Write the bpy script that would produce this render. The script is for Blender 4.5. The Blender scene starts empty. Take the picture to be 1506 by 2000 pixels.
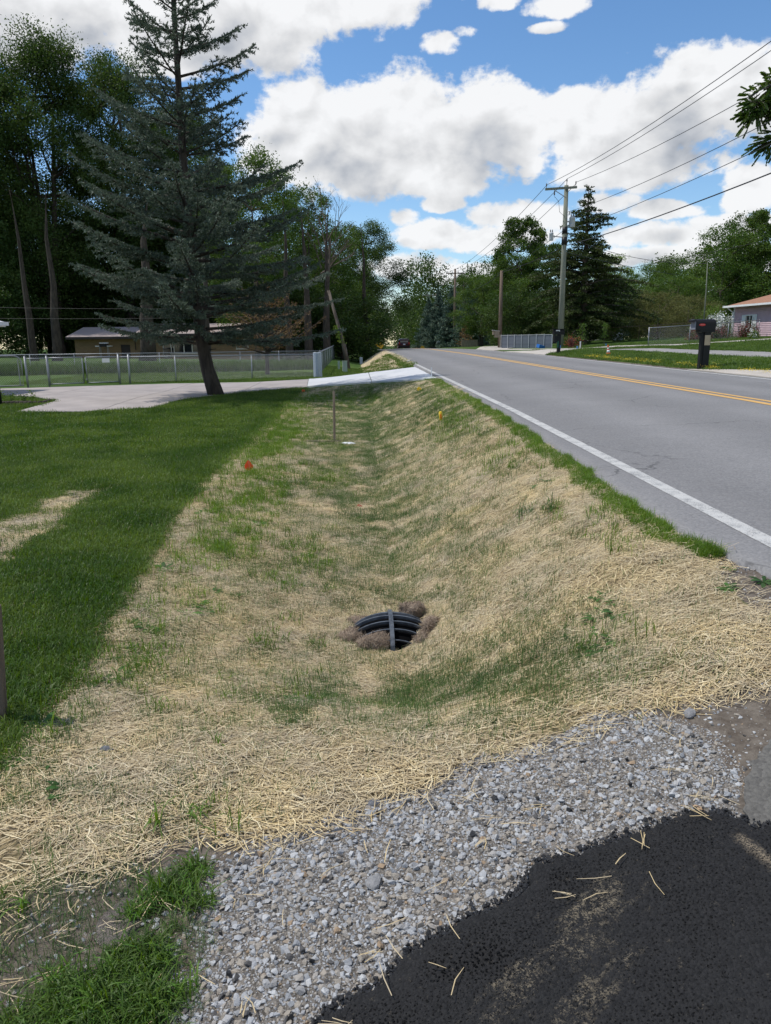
import bpy, bmesh, math, random
import numpy as np
from math import pi, sin, cos, radians, atan2
from mathutils import Vector, Matrix
from mathutils.geometry import tessellate_polygon

SC = bpy.context.scene
COL = SC.collection
# ------------------------------------------------------------------ camera
ZC = 1.12
cam_d = bpy.data.cameras.new('camera')
cam = bpy.data.objects.new('camera', cam_d); COL.objects.link(cam)
cam_d.sensor_fit = 'VERTICAL'; cam_d.sensor_height = 36.0
cam_d.lens = 36.0 * 1447 / 2000
cam_d.clip_start = .05; cam_d.clip_end = 3000
cam.location = (0, 0, ZC)
cam.rotation_euler = (Matrix.Rotation(radians(-2.02), 3, 'Z') @ Matrix.Rotation(radians(90 - 13.15), 3, 'X') @ Matrix.Rotation(radians(-.6), 3, 'Z')).to_euler()
SC.camera = cam
# ------------------------------------------------------------------ light
SUN_AZ, SUN_EL = radians(-77), radians(60)      # azimuth from +Y towards +X
sun_d = bpy.data.lights.new('sun', 'SUN'); sun = bpy.data.objects.new('sun', sun_d); COL.objects.link(sun)
sun_d.energy = 3.6; sun_d.angle = radians(.53); sun_d.color = (1, .955, .88)
sv = Vector((sin(SUN_AZ) * cos(SUN_EL), cos(SUN_AZ) * cos(SUN_EL), sin(SUN_EL)))
sun.rotation_euler = sv.to_track_quat('Z', 'Y').to_euler(); sun.location = (0, 0, 40)
SC.view_settings.view_transform = 'Standard'; SC.view_settings.look = 'None'
SC.view_settings.exposure = 0.06; SC.view_settings.gamma = 1
SC.view_settings.use_curve_mapping = False
SC.render.engine = 'CYCLES'
SC.cycles.max_bounces = 6; SC.cycles.diffuse_bounces = 3; SC.cycles.transparent_max_bounces = 12
SC.cycles.transmission_bounces = 3; SC.cycles.glossy_bounces = 2
SC.cycles.sample_clamp_indirect = 8

class NT:
    """tiny wrapper to write node maths as expressions"""
    def __init__(s, tree): s.t = tree; s.n = tree.nodes; s.l = tree.links
    def new(s, typ, **kw):
        n = s.n.new(typ)
        for k, v in kw.items(): setattr(n, k, v)
        return n
    def put(s, sock, v):
        if isinstance(v, bpy.types.NodeSocket): s.l.new(v, sock)
        elif v is not None:
            if hasattr(sock.default_value, '__len__') and len(sock.default_value) == 4 and len(v) == 3: v = (*v, 1)
            sock.default_value = v
    def m(s, op, a, b=None, c=None, clamp=False):
        n = s.n.new('ShaderNodeMath'); n.operation = op; n.use_clamp = clamp
        s.put(n.inputs[0], a)
        if b is not None: s.put(n.inputs[1], b)
        if c is not None: s.put(n.inputs[2], c)
        return n.outputs[0]
    def vec(s, x, y, z=0.0):
        n = s.n.new('ShaderNodeCombineXYZ')
        for i, v in enumerate((x, y, z)): s.put(n.inputs[i], v)
        return n.outputs[0]
    def sep(s, v):
        n = s.n.new('ShaderNodeSeparateXYZ'); s.put(n.inputs[0], v); return n.outputs
    def vm(s, op, a, b=None, sc=None):
        n = s.n.new('ShaderNodeVectorMath'); n.operation = op
        s.put(n.inputs[0], a)
        if b is not None: s.put(n.inputs[1], b)
        if sc is not None: n.inputs['Scale'].default_value = sc
        return n.outputs[0]
    def noise(s, v, scale, detail=4, rough=.55, dist=0.0, col=False):
        n = s.n.new('ShaderNodeTexNoise'); s.put(n.inputs['Vector'], v)
        n.inputs['Scale'].default_value = scale; n.inputs['Detail'].default_value = detail
        n.inputs['Roughness'].default_value = rough; n.inputs['Distortion'].default_value = dist
        return n.outputs['Color' if col else 'Fac']
    def voro(s, v, scale, feat='F1', out='Distance', rnd=1.0):
        n = s.n.new('ShaderNodeTexVoronoi'); n.feature = feat; s.put(n.inputs['Vector'], v)
        n.inputs['Scale'].default_value = scale; n.inputs['Randomness'].default_value = rnd
        return n.outputs[out]
    def ss(s, a, b, v):
        n = s.n.new('ShaderNodeMapRange'); n.interpolation_type = 'SMOOTHSTEP'
        s.put(n.inputs['Value'], v); n.inputs['From Min'].default_value = a; n.inputs['From Max'].default_value = b
        return n.outputs['Result']
    def mix(s, f, a, b, typ='MIX'):
        n = s.n.new('ShaderNodeMix'); n.data_type = 'RGBA'; n.blend_type = typ; n.clamp_factor = True
        s.put(n.inputs['Factor'], f); s.put(n.inputs['A'] if 0 else n.inputs[6], a); s.put(n.inputs[7], b)
        return n.outputs[2]
    def hsv(s, c, h=.5, sat=1.0, v=1.0):
        n = s.n.new('ShaderNodeHueSaturation'); s.put(n.inputs['Color'], c)
        s.put(n.inputs['Hue'], h); s.put(n.inputs['Saturation'], sat); s.put(n.inputs['Value'], v); return n.outputs[0]

# ------------------------------------------------------------------ world: Nishita sky and cumulus
W = bpy.data.worlds.new('World'); SC.world = W; W.use_nodes = True
W.node_tree.nodes.clear(); w = NT(W.node_tree)
skyt = w.new('ShaderNodeTexSky', sky_type='NISHITA', sun_disc=False, sun_elevation=SUN_EL, sun_rotation=SUN_AZ,
             altitude=250, air_density=1.0, dust_density=.15, ozone_density=3.0)
tc = w.new('ShaderNodeTexCoord').outputs['Generated']
dx, dy, dz = w.sep(tc)
az = w.m('ARCTAN2', dx, dy); el = w.m('ARCSINE', dz)
P = w.vec(az, el)
# cumulus heaps: azimuth, elevation, half width, half height
BL = [(-0.032, 0.238, 0.094, 0.058), (0.045, 0.246, 0.114, 0.054), (0.152, 0.24, 0.084, 0.053), (0.07, 0.204, 0.159, 0.031), (-0.081, 0.248, 0.039, 0.042), (0.202, 0.217, 0.037, 0.033), (0.316, 0.232, 0.07, 0.048), (0.389, 0.249, 0.083, 0.047), (0.463, 0.253, 0.068, 0.047), (0.348, 0.194, 0.11, 0.025), (0.267, 0.259, 0.03, 0.025), (-0.34, 0.343, 0.158, 0.043), (-0.172, 0.349, 0.152, 0.047), (-0.021, 0.373, 0.139, 0.026), (-0.221, 0.317, 0.081, 0.024), (-0.434, 0.316, 0.098, 0.032), (0.111, 0.335, 0.026, 0.013), (0.135, 0.344, 0.016, 0.007), (0.233, 0.341, 0.021, 0.006), (0.248, 0.362, 0.036, 0.012), (0.396, 0.299, 0.018, 0.008), (0.173, 0.369, 0.024, 0.008), (0.112, 0.164, 0.026, 0.011), (0.063, 0.148, 0.019, 0.012), (0.096, 0.127, 0.052, 0.019), (0.204, 0.145, 0.063, 0.021), (0.173, 0.122, 0.077, 0.018), (0.07, 0.09, 0.059, 0.019), (0.135, 0.077, 0.078, 0.014), (0.374, 0.145, 0.049, 0.011), (0.309, 0.155, 0.036, 0.014), (0.467, 0.161, 0.032, 0.026), (0.352, 0.121, 0.053, 0.016), (0.438, 0.117, 0.072, 0.018), (0.401, 0.093, 0.114, 0.015), (0.484, 0.089, 0.048, 0.017)]
def field(e_off):
    e = w.m('ADD', el, e_off); acc = None
    for a0, e0, ra, re in BL:
        qx = w.m('MULTIPLY', w.m('SUBTRACT', az, a0), 1 / (ra * 1.22)); qy = w.m('MULTIPLY', w.m('SUBTRACT', e, e0), 1 / (re * 1.2))
        q = w.m('MULTIPLY_ADD', qy, qy, w.m('MULTIPLY', qx, qx))
        sw = min(1.0, .62 + re * 13)
        f = w.m('MULTIPLY_ADD', q, -sw * (1.0 if sw == 1 else 1.25), sw)
        acc = f if acc is None else w.m('SMOOTH_MAX', acc, f, .25)
    return w.m('MAXIMUM', acc, -1.5)
def puff(e_off, a_off=0.0):
    v = w.vec(w.m('ADD', az, a_off), w.m('MULTIPLY', w.m('ADD', el, e_off), 1.35))
    n1 = w.noise(v, 13, 8, .52, .15)
    return n1
# outside the part of the sky with named heaps the same kind of cloud goes on
inv = w.m('DIVIDE', 1.0, w.m('MAXIMUM', dz, .06))
plan = w.vec(w.m('MULTIPLY', dx, inv), w.m('MULTIPLY', dy, inv), .3)
gen = w.m('SUBTRACT', w.m('MULTIPLY', w.noise(plan, .62, 6, .58), 6.0), 3.15)
outm = w.m('MAXIMUM', w.ss(.52, .72, w.m('ABSOLUTE', az)), w.ss(.42, .56, el))
gen = w.m('SUBTRACT', w.m('MULTIPLY', w.m('ADD', gen, 1.5), outm), 1.5)
F0 = w.m('MAXIMUM', field(0.0), gen)
F1 = w.m('MAXIMUM', field(.030), gen)
n0 = puff(0.0); n1 = puff(.012, -.010)
d0 = w.m('MULTIPLY_ADD', w.m('SUBTRACT', n0, .5), 2.7, F0)
fine = w.noise(w.vec(az, w.m('MULTIPLY', el, 1.3)), 60, 6, .62)
d0 = w.m('MULTIPLY_ADD', w.m('SUBTRACT', fine, .5), 1.0, d0)
alpha = w.ss(-.06, .40, d0)
thick = w.m('MULTIPLY_ADD', w.m('SUBTRACT', w.noise(w.vec(az, w.m('MULTIPLY', w.m('ADD', el, .03), 1.6)), 9, 2, .4), .5), 1.9, F1)     # how much cloud lies above this point
shade = w.ss(.05, 1.35, thick)
big = w.ss(.35, .65, w.noise(P, 9, 3, .5))
shade = w.m('MULTIPLY', shade, w.m('MULTIPLY_ADD', big, .65, .38))
relief = w.m('MULTIPLY', w.m('SUBTRACT', n0, n1), .95)
lum = w.m('ADD', w.m('MULTIPLY_ADD', shade, -.52, 1.02), relief)
lum = w.m('MAXIMUM', w.m('MINIMUM', lum, 1.0), .3)
ccol = w.mix(w.ss(.35, .85, lum), (.88, .95, 1.07), (.985, .99, 1.0))
ccol = w.vm('MULTIPLY', ccol, w.vec(lum, lum, lum))
bgA = w.new('ShaderNodeBackground'); w.l.new(w.hsv(skyt.outputs[0], .5, 1.15, 1.0), bgA.inputs[0]); bgA.inputs[1].default_value = .145
bgB = w.new('ShaderNodeBackground'); w.l.new(ccol, bgB.inputs[0]); bgB.inputs[1].default_value = .92
mx = w.new('ShaderNodeMixShader'); w.l.new(w.m('MULTIPLY', alpha, .97), mx.inputs[0]); w.l.new(bgA.outputs[0], mx.inputs[1]); w.l.new(bgB.outputs[0], mx.inputs[2])
wo = w.new('ShaderNodeOutputWorld'); w.l.new(mx.outputs[0], wo.inputs[0])
W.cycles.sampling_method = 'MANUAL'; W.cycles.sample_map_resolution = 512

# ------------------------------------------------------------------ materials
MATS = {}
def material(name, base, base2=None, nscale=5, rough=.7, bump=0, bscale=40, metal=0, spec=.4, isl=0.0, obr=0.0,
             trans=0, stretch=None, detail=4, hue=0.0, coord='Object', emit=None):
    if name in MATS: return MATS[name]
    m = bpy.data.materials.new(name); m.use_nodes = True; MATS[name] = m
    t = NT(m.node_tree); t.n.clear()
    out = t.new('ShaderNodeOutputMaterial'); b = t.new('ShaderNodeBsdfPrincipled')
    co = t.new('ShaderNodeNewGeometry').outputs['Position'] if coord == 'World' else t.new('ShaderNodeTexCoord').outputs[coord]
    if stretch: co = t.vm('MULTIPLY', co, stretch)
    col = (*base, 1)
    if base2 is not None:
        col = t.mix(t.ss(.32, .68, t.noise(co, nscale, detail)), (*base, 1), (*base2, 1))
    v = None
    if isl:
        r = t.new('ShaderNodeNewGeometry').outputs['Random Per Island']
        v = t.m('MULTIPLY_ADD', r, 2 * isl, 1 - isl)
        if hue:
            h = t.m('MULTIPLY_ADD', t.m('FRACT', t.m('MULTIPLY', r, 17.3)), 2 * hue, .5 - hue)
            col = t.hsv(col, h, 1.0, 1.0)
    if obr:
        r2 = t.new('ShaderNodeObjectInfo').outputs['Random']
        v2 = t.m('MULTIPLY_ADD', r2, 2 * obr, 1 - obr)
        v = v2 if v is None else t.m('MULTIPLY', v, v2)
    if v is not None: col = t.hsv(col, .5, 1.0, v)
    t.put(b.inputs['Base Color'], col)
    b.inputs['Roughness'].default_value = rough; b.inputs['Metallic'].default_value = metal
    b.inputs['Specular IOR Level'].default_value = spec
    if bump:
        bn = t.new('ShaderNodeBump'); bn.inputs['Strength'].default_value = bump; bn.inputs['Distance'].default_value = .02
        t.put(bn.inputs['Height'], t.noise(co, bscale, 5)); t.l.new(bn.outputs[0], b.inputs['Normal'])
    sh = b.outputs[0]
    if trans:
        tr = t.new('ShaderNodeBsdfTranslucent')
        t.put(tr.inputs[0], t.hsv(col, .485, 1.15, 1.5))
        mxx = t.new('ShaderNodeMixShader'); mxx.inputs[0].default_value = trans
        t.l.new(sh, mxx.inputs[1]); t.l.new(tr.outputs[0], mxx.inputs[2]); sh = mxx.outputs[0]
    t.l.new(sh, out.inputs[0])
    return m

# ------------------------------------------------------------------ mesh helpers
def raw_mesh(name, V, Fq, mat, smooth=False):
    """V (n,3) array; Fq = list of arrays (k, nverts)"""
    me = bpy.data.meshes.new(name)
    V = np.asarray(V, np.float32)
    me.vertices.add(len(V)); me.vertices.foreach_set('co', V.ravel())
    Fs = [np.asarray(f, np.int32) for f in Fq if len(f)]
    nl = sum(f.size for f in Fs); npoly = sum(len(f) for f in Fs)
    me.loops.add(nl); me.loops.foreach_set('vertex_index', np.concatenate([f.ravel() for f in Fs]))
    me.polygons.add(npoly)
    tot = np.concatenate([np.full(len(f), f.shape[1], np.int32) for f in Fs])
    st = np.concatenate([[0], np.cumsum(tot)[:-1]]).astype(np.int32)
    me.polygons.foreach_set('loop_start', st); me.polygons.foreach_set('loop_total', tot)
    if smooth: me.polygons.foreach_set('use_smooth', np.ones(npoly, bool))
    me.update(calc_edges=True); me.validate()
    if mat: me.materials.append(mat)
    return me
def put(me, name, parent=None, loc=(0, 0, 0), kind=None):
    o = bpy.data.objects.new(name, me); COL.objects.link(o); o.location = loc
    if parent: o.parent = parent
    if kind: o['kind'] = kind
    return o
def tag(o, label=None, cat=None, group=None, kind=None):
    for k, v in (('label', label), ('category', cat), ('group', group), ('kind', kind)):
        if v: o[k] = v
    return o
def thing(name, label, cat, loc=(0, 0, 0), rz=0, group=None):
    o = bpy.data.objects.new(name, None); COL.objects.link(o); o.location = loc; o.rotation_euler.z = rz
    o.empty_display_size = .2
    return tag(o, label, cat, group)
def copy_tree(o, parent=None):
    c = o.copy(); COL.objects.link(c)
    if parent: c.parent = parent
    for ch in list(o.children): copy_tree(ch, c)
    return c
class MB:
    def __init__(s): s.v = []; s.f = []
    def add(s, vs, fs):
        n = len(s.v); s.v += [tuple(map(float, p)) for p in vs]; s.f += [tuple(i + n for i in f) for f in fs]
    def box(s, c, d, rz=0, rot=None, taper=1.0):
        x, y, z = [k / 2 for k in d]
        vs = [(-x, -y, -z), (x, -y, -z), (x, y, -z), (-x, y, -z), (-x * taper, -y * taper, z), (x * taper, -y * taper, z), (x * taper, y * taper, z), (-x * taper, y * taper, z)]
        R = rot if rot is not None else Matrix.Rotation(rz, 3, 'Z')
        vs = [R @ Vector(p) + Vector(c) for p in vs]
        s.add(vs, [(3, 2, 1, 0), (4, 5, 6, 7), (0, 1, 5, 4), (1, 2, 6, 5), (2, 3, 7, 6), (3, 0, 4, 7)]); return s
    def tube(s, pts, rad, n=8, caps=True):
        pts = [Vector(p) for p in pts]; k = len(pts)
        if not hasattr(rad, '__len__'): rad = [rad] * k
        up = Vector((0, 0, 1)); rings = []
        for i, p in enumerate(pts):
            d = (pts[min(i + 1, k - 1)] - pts[max(i - 1, 0)]).normalized()
            a = d.cross(up)
            if a.length < .05: a = d.cross(Vector((0, 1, 0)))
            a.normalize(); b = a.cross(d)
            rings.append([p + (a * cos(2 * pi * j / n) + b * sin(2 * pi * j / n)) * rad[i] for j in range(n)])
        fs = [(i * n + j, i * n + (j + 1) % n, (i + 1) * n + (j + 1) % n, (i + 1) * n + j) for i in range(k - 1) for j in range(n)]
        if caps: fs += [tuple(range(n - 1, -1, -1)), tuple((k - 1) * n + j for j in range(n))]
        s.add([q for r in rings for q in r], fs); return s
    def prism(s, poly, z0, z1):
        n = len(poly)
        s.add([(x, y, z0) for x, y in poly] + [(x, y, z1) for x, y in poly],
              [tuple(range(n - 1, -1, -1)), tuple(range(n, 2 * n))] + [(i, (i + 1) % n, n + (i + 1) % n, n + i) for i in range(n)]); return s
    def ball(s, c, r, n=8, m=5, jit=0, rng=None):
        rx, ry, rz_ = r if hasattr(r, '__len__') else (r, r, r)
        vs = [(c[0], c[1], c[2] - rz_)]
        for i in range(1, m):
            ph = -pi / 2 + pi * i / m
            for j in range(n):
                k = 1 + (rng.uniform(-jit, jit) if jit else 0)
                vs.append((c[0] + k * rx * cos(ph) * cos(2 * pi * j / n), c[1] + k * ry * cos(ph) * sin(2 * pi * j / n), c[2] + k * rz_ * sin(ph)))
        vs.append((c[0], c[1], c[2] + rz_)); t = len(vs) - 1
        fs = [(0, 1 + (j + 1) % n, 1 + j) for j in range(n)]
        fs += [(1 + i * n + j, 1 + i * n + (j + 1) % n, 1 + (i + 1) * n + (j + 1) % n, 1 + (i + 1) * n + j) for i in range(m - 2) for j in range(n)]
        fs += [(t, 1 + (m - 2) * n + j, 1 + (m - 2) * n + (j + 1) % n) for j in range(n)]
        s.add(vs, fs); return s
    def lathe(s, prof, c=(0, 0, 0), n=12):
        vs = [(c[0] + r * cos(2 * pi * j / n), c[1] + r * sin(2 * pi * j / n), c[2] + z) for r, z in prof for j in range(n)]
        k = len(prof)
        fs = [(i * n + j, i * n + (j + 1) % n, (i + 1) * n + (j + 1) % n, (i + 1) * n + j) for i in range(k - 1) for j in range(n)]
        fs += [tuple(range(n - 1, -1, -1)), tuple((k - 1) * n + j for j in range(n))]
        s.add(vs, fs); return s
    def mesh(s, name, mat, smooth=False, off=None):
        me = bpy.data.meshes.new(name); vs = s.v
        if off is not None: vs = [(a - off[0], b - off[1], c - off[2]) for a, b, c in vs]
        me.from_pydata(vs, [], s.f); me.validate()
        if smooth:
            for p in me.polygons: p.use_smooth = True
        if mat: me.materials.append(mat)
        return me
    def build(s, name, mat, parent=None, smooth=False, world=False, loc=None):
        """parent: local coordinates; without parent the origin is set to loc (default the base centre)"""
        off = None
        if parent is not None and world: off = tuple(parent.location)
        if parent is None:
            if loc is None:
                a = np.array(s.v); loc = (float(a[:, 0].mean()), float(a[:, 1].mean()), float(a[:, 2].min()))
            off = loc
        o = put(s.mesh(name, mat, smooth, off), name, parent, loc if parent is None else (0, 0, 0))
        return o

def inpoly(x, y, poly):
    x = np.asarray(x); y = np.asarray(y); c = np.zeros(x.shape, bool)
    n = len(poly)
    for i in range(n):
        x1, y1 = poly[i]; x2, y2 = poly[i - 1]
        k = ((y1 > y) != (y2 > y))
        with np.errstate(divide='ignore', invalid='ignore'):
            xi = (x2 - x1) * (y - y1) / (y2 - y1 + 1e-12) + x1
        c ^= k & (x < xi)
    return c
def polydist(x, y, poly):
    """signed distance, positive inside"""
    x = np.asarray(x, float); y = np.asarray(y, float); d = np.full(x.shape, 1e9); n = len(poly)
    for i in range(n):
        ax, ay = poly[i - 1]; bx, by = poly[i]
        vx, vy = bx - ax, by - ay; L = vx * vx + vy * vy + 1e-12
        t = np.clip(((x - ax) * vx + (y - ay) * vy) / L, 0, 1)
        d = np.minimum(d, np.hypot(x - ax - t * vx, y - ay - t * vy))
    return np.where(inpoly(x, y, poly), d, -d)
def sstep(a, b, t):
    t = np.clip((np.asarray(t, float) - a) / (b - a), 0, 1)
    return t * t * (3 - 2 * t)
RY = [-60, 0, 4, 6.4, 10.8, 21.8, 40, 60, 78, 95, 118, 200, 300, 600]
RZ = [-.3, -.03, 0, .03, .08, .12, .20, .19, .06, -.18, -.62, -3.6, -5.5, -6]
def road_z(y):                       # height of the left edge line along the road
    return np.interp(y, RY, RZ)
def road_top(x, y):
    crown = np.interp(x, [1.6, 2.25, 5.85, 9.4, 12], [-.01, 0, .10, .03, -.02])
    return road_z(y) + crown
def edge_x(y):                       # left edge of the pavement
    y = np.asarray(y, float)
    return np.interp(y, [2, 3.3, 4.2, 5.5, 8.6, 20, 90], [2.1, 2.04, 1.86, 1.94, 2.05, 2.12, 2.12]) + .02*np.sin(y*3.1) + .012*np.sin(y*7.7)
def lawn_z(y):
    return np.interp(y, [-5, 1, 3, 9, 15, 21, 30, 38, 55, 80, 120, 200, 300], [-.5, -.52, -.58, -.6, -.56, -.46, -.5, -.62, -.35, -.6, -1.2, -4.0, -6])
def ditch_z(y):
    return np.interp(y, [0, 2.6, 3.4, 4.4, 9, 15, 18, 20, 22, 29, 34, 50, 80, 110], [-.62, -.66, -.78, -.81, -.73, -.63, -.56, -.49, -.43, -.50, -.72, -.7, -.85, -1.6])
def height(x, y):
    x = np.asarray(x, float); y = np.asarray(y, float)
    x, y = np.broadcast_arrays(x, y)
    xe = edge_x(y); zl = lawn_z(y); zd = ditch_z(y); zr = road_z(y)
    xl = np.interp(y, [0, 3, 6, 11, 25], [-1.5, -1.55, -1.75, -1.9, -1.9])
    xd = .27
    # left bank, ditch bottom, road bank
    tl = np.clip((x - xl) / (xd - xl), 0, 1)
    left = zl + (zd - zl) * (sstep(0, 1, tl) * .75 + tl * .25)
    tr = np.clip((x - xd) / (xe - .22 - xd), 0, 1)
    right = zd + (zr - .05 - zd) * (tr * .72 + sstep(0, 1, tr) * .28)
    sec = np.where(x < xd, left, right)
    sec = np.where(x > xe - .22, zr - .05 + .03 * np.clip((x - xe + .22) / .22, 0, 1), sec)
    dw = np.interp(x, [-6, -3, -1, 0, .6, 1.2, 1.9, 2.3], [-.62, -.58, -.5, -.43, -.33, -.19, -.05, -.02]) + (zr + .01)
    s = sstep(2.0, 4.2, y + .12 * np.sin(x * 2.5))
    h = dw * (1 - s) + sec * s
    # the far driveway crossing
    drv = np.interp(x, [-12, -4, -1.8, -.6, .8, 2.1], [-.47, -.47, -.40, -.27, -.08, .10])
    ya = np.interp(x, [-2, 2.1], [24.6, 20.6]); yb = np.interp(x, [-2, 2.1], [29.8, 27.6])
    m = sstep(ya - 2.6, ya - .05, y) * (1 - sstep(yb + .05, yb + 1.6, y))
    m = np.where((x < 2.3), m, 0) * sstep(-14, -8, x)
    h = h * (1 - m) + (drv - .03) * m
    # left of the lawn edge: the lawn, rising a little towards the woods
    lz = lawn_z(y) + .02 * np.clip(-x - 6, 0, 60) * sstep(30, 60, y)
    wl = sstep(-.2, .4, xl - x) * (1 - m) * s
    h = h * (1 - wl) + lz * wl
    # under the road
    inroad = (x > xe) & (x < 9.75)
    h = np.where(inroad, road_top(x, y) - .06, h)
    # right side
    rz = zr + np.interp(x, [9.7, 9.9, 11, 14, 28, 60, 200], [.0, .03, .16, .24, .98, 1.6, 3]) 
    rz = rz - .9 * sstep(60, 120, y) * sstep(14, 40, x)
    h = np.where(x >= 9.75, rz, h)
    bump = .003 * np.sin(x * 3.7 + np.sin(y * 2.1)) * np.sin(y * 2.9 + 1.3) + .004 * np.sin(x * 11.3 + y * 3) * np.sin(y * 9.7 - x * 2)
    h = h + np.where(inroad, 0, bump)
    return h
# ------------------------------------------------------------------ outlines on the ground (metres)
STRAW = [(-1.45,1.9),(-1.1,1.93),(-.94,2.04),(-.77,2.12),(-.55,2.17),(-.36,2.17),(-.13,2.21),(0,2.29),(.19,2.31),(.35,2.43),(.56,2.5),(.75,2.5),(.92,2.56),(1.12,2.5),(1.29,2.52),(1.5,2.46),(1.72,2.5),(1.76,2.83),(1.76,3.2),(1.81,3.54),(1.84,3.8),(1.78,4.3),(1.78,5),(1.86,6.2),(1.93,8.5),(1.95,11.3),(1.95,19.6),(-.2,22.7),(-1.7,24.2),(-1.78,23.6),(-1.92,15.6),(-1.97,10.9),(-2.0,8.66),(-1.81,6.3),(-1.69,4.76),(-1.57,3.83),(-1.52,3.23),(-1.49,2.77)]
STRAW2 = [(.1,30.5),(1.8,28.6),(1.95,33),(1.9,60),(.6,60),(.1,45),(.35,36)]
GRAVEL = [(-.52,.9),(-.5,1.46),(-.45,1.65),(-.5,1.83),(-.47,2.0),(-.39,2.05),(-.26,2.15),(-.13,2.21),(.0,2.27),(.19,2.31),(.35,2.42),(.56,2.49),(.75,2.5),(.92,2.56),(1.05,2.48),(1.15,2.3),(1.16,2.15),(1.13,1.98),(1.08,1.84),(1.0,1.75),(.5,1.5),(0,1.2),(-.2,.9)]
ASPH = [(-.34,.7),(-.3,1.05),(-.2,1.3),(-.1,1.43),(-.03,1.48),(.05,1.51),(.09,1.57),(.2,1.62),(.29,1.66),(.36,1.68),(.44,1.73),(.48,1.80),(.6,1.81),(.71,1.83),(.85,1.85),(.96,1.87),(1.05,1.82),(1.07,1.76),(1.14,1.75),(1.35,1.72),(1.8,1.66),(2.3,1.6),(2.3,-3),(-2.2,-3),(-1.2,-.6)]
STRIP = [(1.07,1.78),(1.12,1.92),(1.22,2.05),(1.34,2.15),(1.7,2.3),(2.4,2.5),(2.4,1.5),(1.2,1.6)]
CORNER = [(-1.45,1.0),(-1.45,1.88),(-1.1,1.9),(-.95,2.03),(-.79,2.05),(-.59,1.95),(-.52,1.75),(-.43,1.62),(-.46,1.4),(-.5,1.0)]
BAREPATCH = [(-2.80,5.2),(-2.72,5.8),(-2.8,6.3),(-2.9,7.4),(-3.0,8.8),(-3.5,8.8),(-3.45,7.6),(-3.6,6.7),(-4.3,5.6),(-4,4.9)]
DRIVE = [(-8.2,18.15),(-6.4,17.9),(-5.08,18.7),(-4.9,20.6),(-4.2,22.2),(-3,24.2),(-1.68,24.75),(-1.95,29.9),(-4,29.6),(-7.9,29.0),(-10.6,28.0),(-12.6,27.2),(-17,25.8),(-17,23.3),(-10.87,23.15),(-9.6,22.6),(-8.27,20.81)]
SLAB = [(-1.66,24.75),(-.7,23.9),(.76,21.9),(2.07,19.7),(2.10,27.4),(1.1,28.1),(-.4,29.2),(-1.93,29.9)]
# ------------------------------------------------------------------ ground sheet
def axis(segs):
    out = [segs[0][0]]
    for a, b, st in segs:
        n = max(1, int(round((b - a) / st))); out += list(a + (b - a) * (np.arange(n) + 1) / n)
    return np.array(out)
gx = axis([(-600, -200, 80), (-200, -60, 14), (-60, -24, 2.5), (-24, -10, .7), (-10, -4.5, .3), (-4.5, -2.2, .12), (-2.2, 2.3, .045), (2.3, 3, .2), (3, 9.3, 1.2), (9.3, 12, .15), (12, 30, 1.0), (30, 80, 5), (80, 200, 20), (200, 600, 80)])
gy = axis([(-60, -6, 6), (-6, .8, .5), (.8, 6, .05), (6, 14, .1), (14, 34, .22), (34, 64, 1.0), (64, 130, 3), (130, 340, 12), (340, 700, 60)])
GX, GY = np.meshgrid(gx, gy)
GZ = height(GX, GY)
def vnoise(x, y, s, seed=0):
    r = np.random.RandomState(seed); T = r.rand(64, 64)
    x = np.asarray(x) * s; y = np.asarray(y) * s
    xi = np.floor(x).astype(int); yi = np.floor(y).astype(int); fx = x - xi; fy = y - yi
    fx = fx * fx * (3 - 2 * fx); fy = fy * fy * (3 - 2 * fy)
    g = lambda a, b: T[a % 64, b % 64]
    return (g(xi, yi) * (1 - fx) + g(xi + 1, yi) * fx) * (1 - fy) + (g(xi, yi + 1) * (1 - fx) + g(xi + 1, yi + 1) * fx) * fy
def fb(x, y, s, seed=0): return .55 * vnoise(x, y, s, seed) + .3 * vnoise(x, y, s * 2.3, seed + 1) + .15 * vnoise(x, y, s * 5.1, seed + 2)
near = (GZ > -50)
def msk(poly, soft=.08): return np.clip(polydist(GX, GY, poly) / soft + .5, 0, 1)
a_straw = np.maximum(msk(STRAW), msk(STRAW2, .4) * .8)
a_grav = np.maximum(msk(GRAVEL), 0)
shoulder = ((GX > 1.05) & (GX < 2.6) & (GY < 4.0) & (GY > 1.4)).astype(float) * (1 - msk(STRAW))
cornerm = msk(CORNER, .15)
a_dirt = np.clip(shoulder + cornerm * .75 + msk(BAREPATCH, .3) * .75 + ((GY < 1.0) & (GX > -1.4) & (GX < 2.6)), 0, 1)
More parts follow.
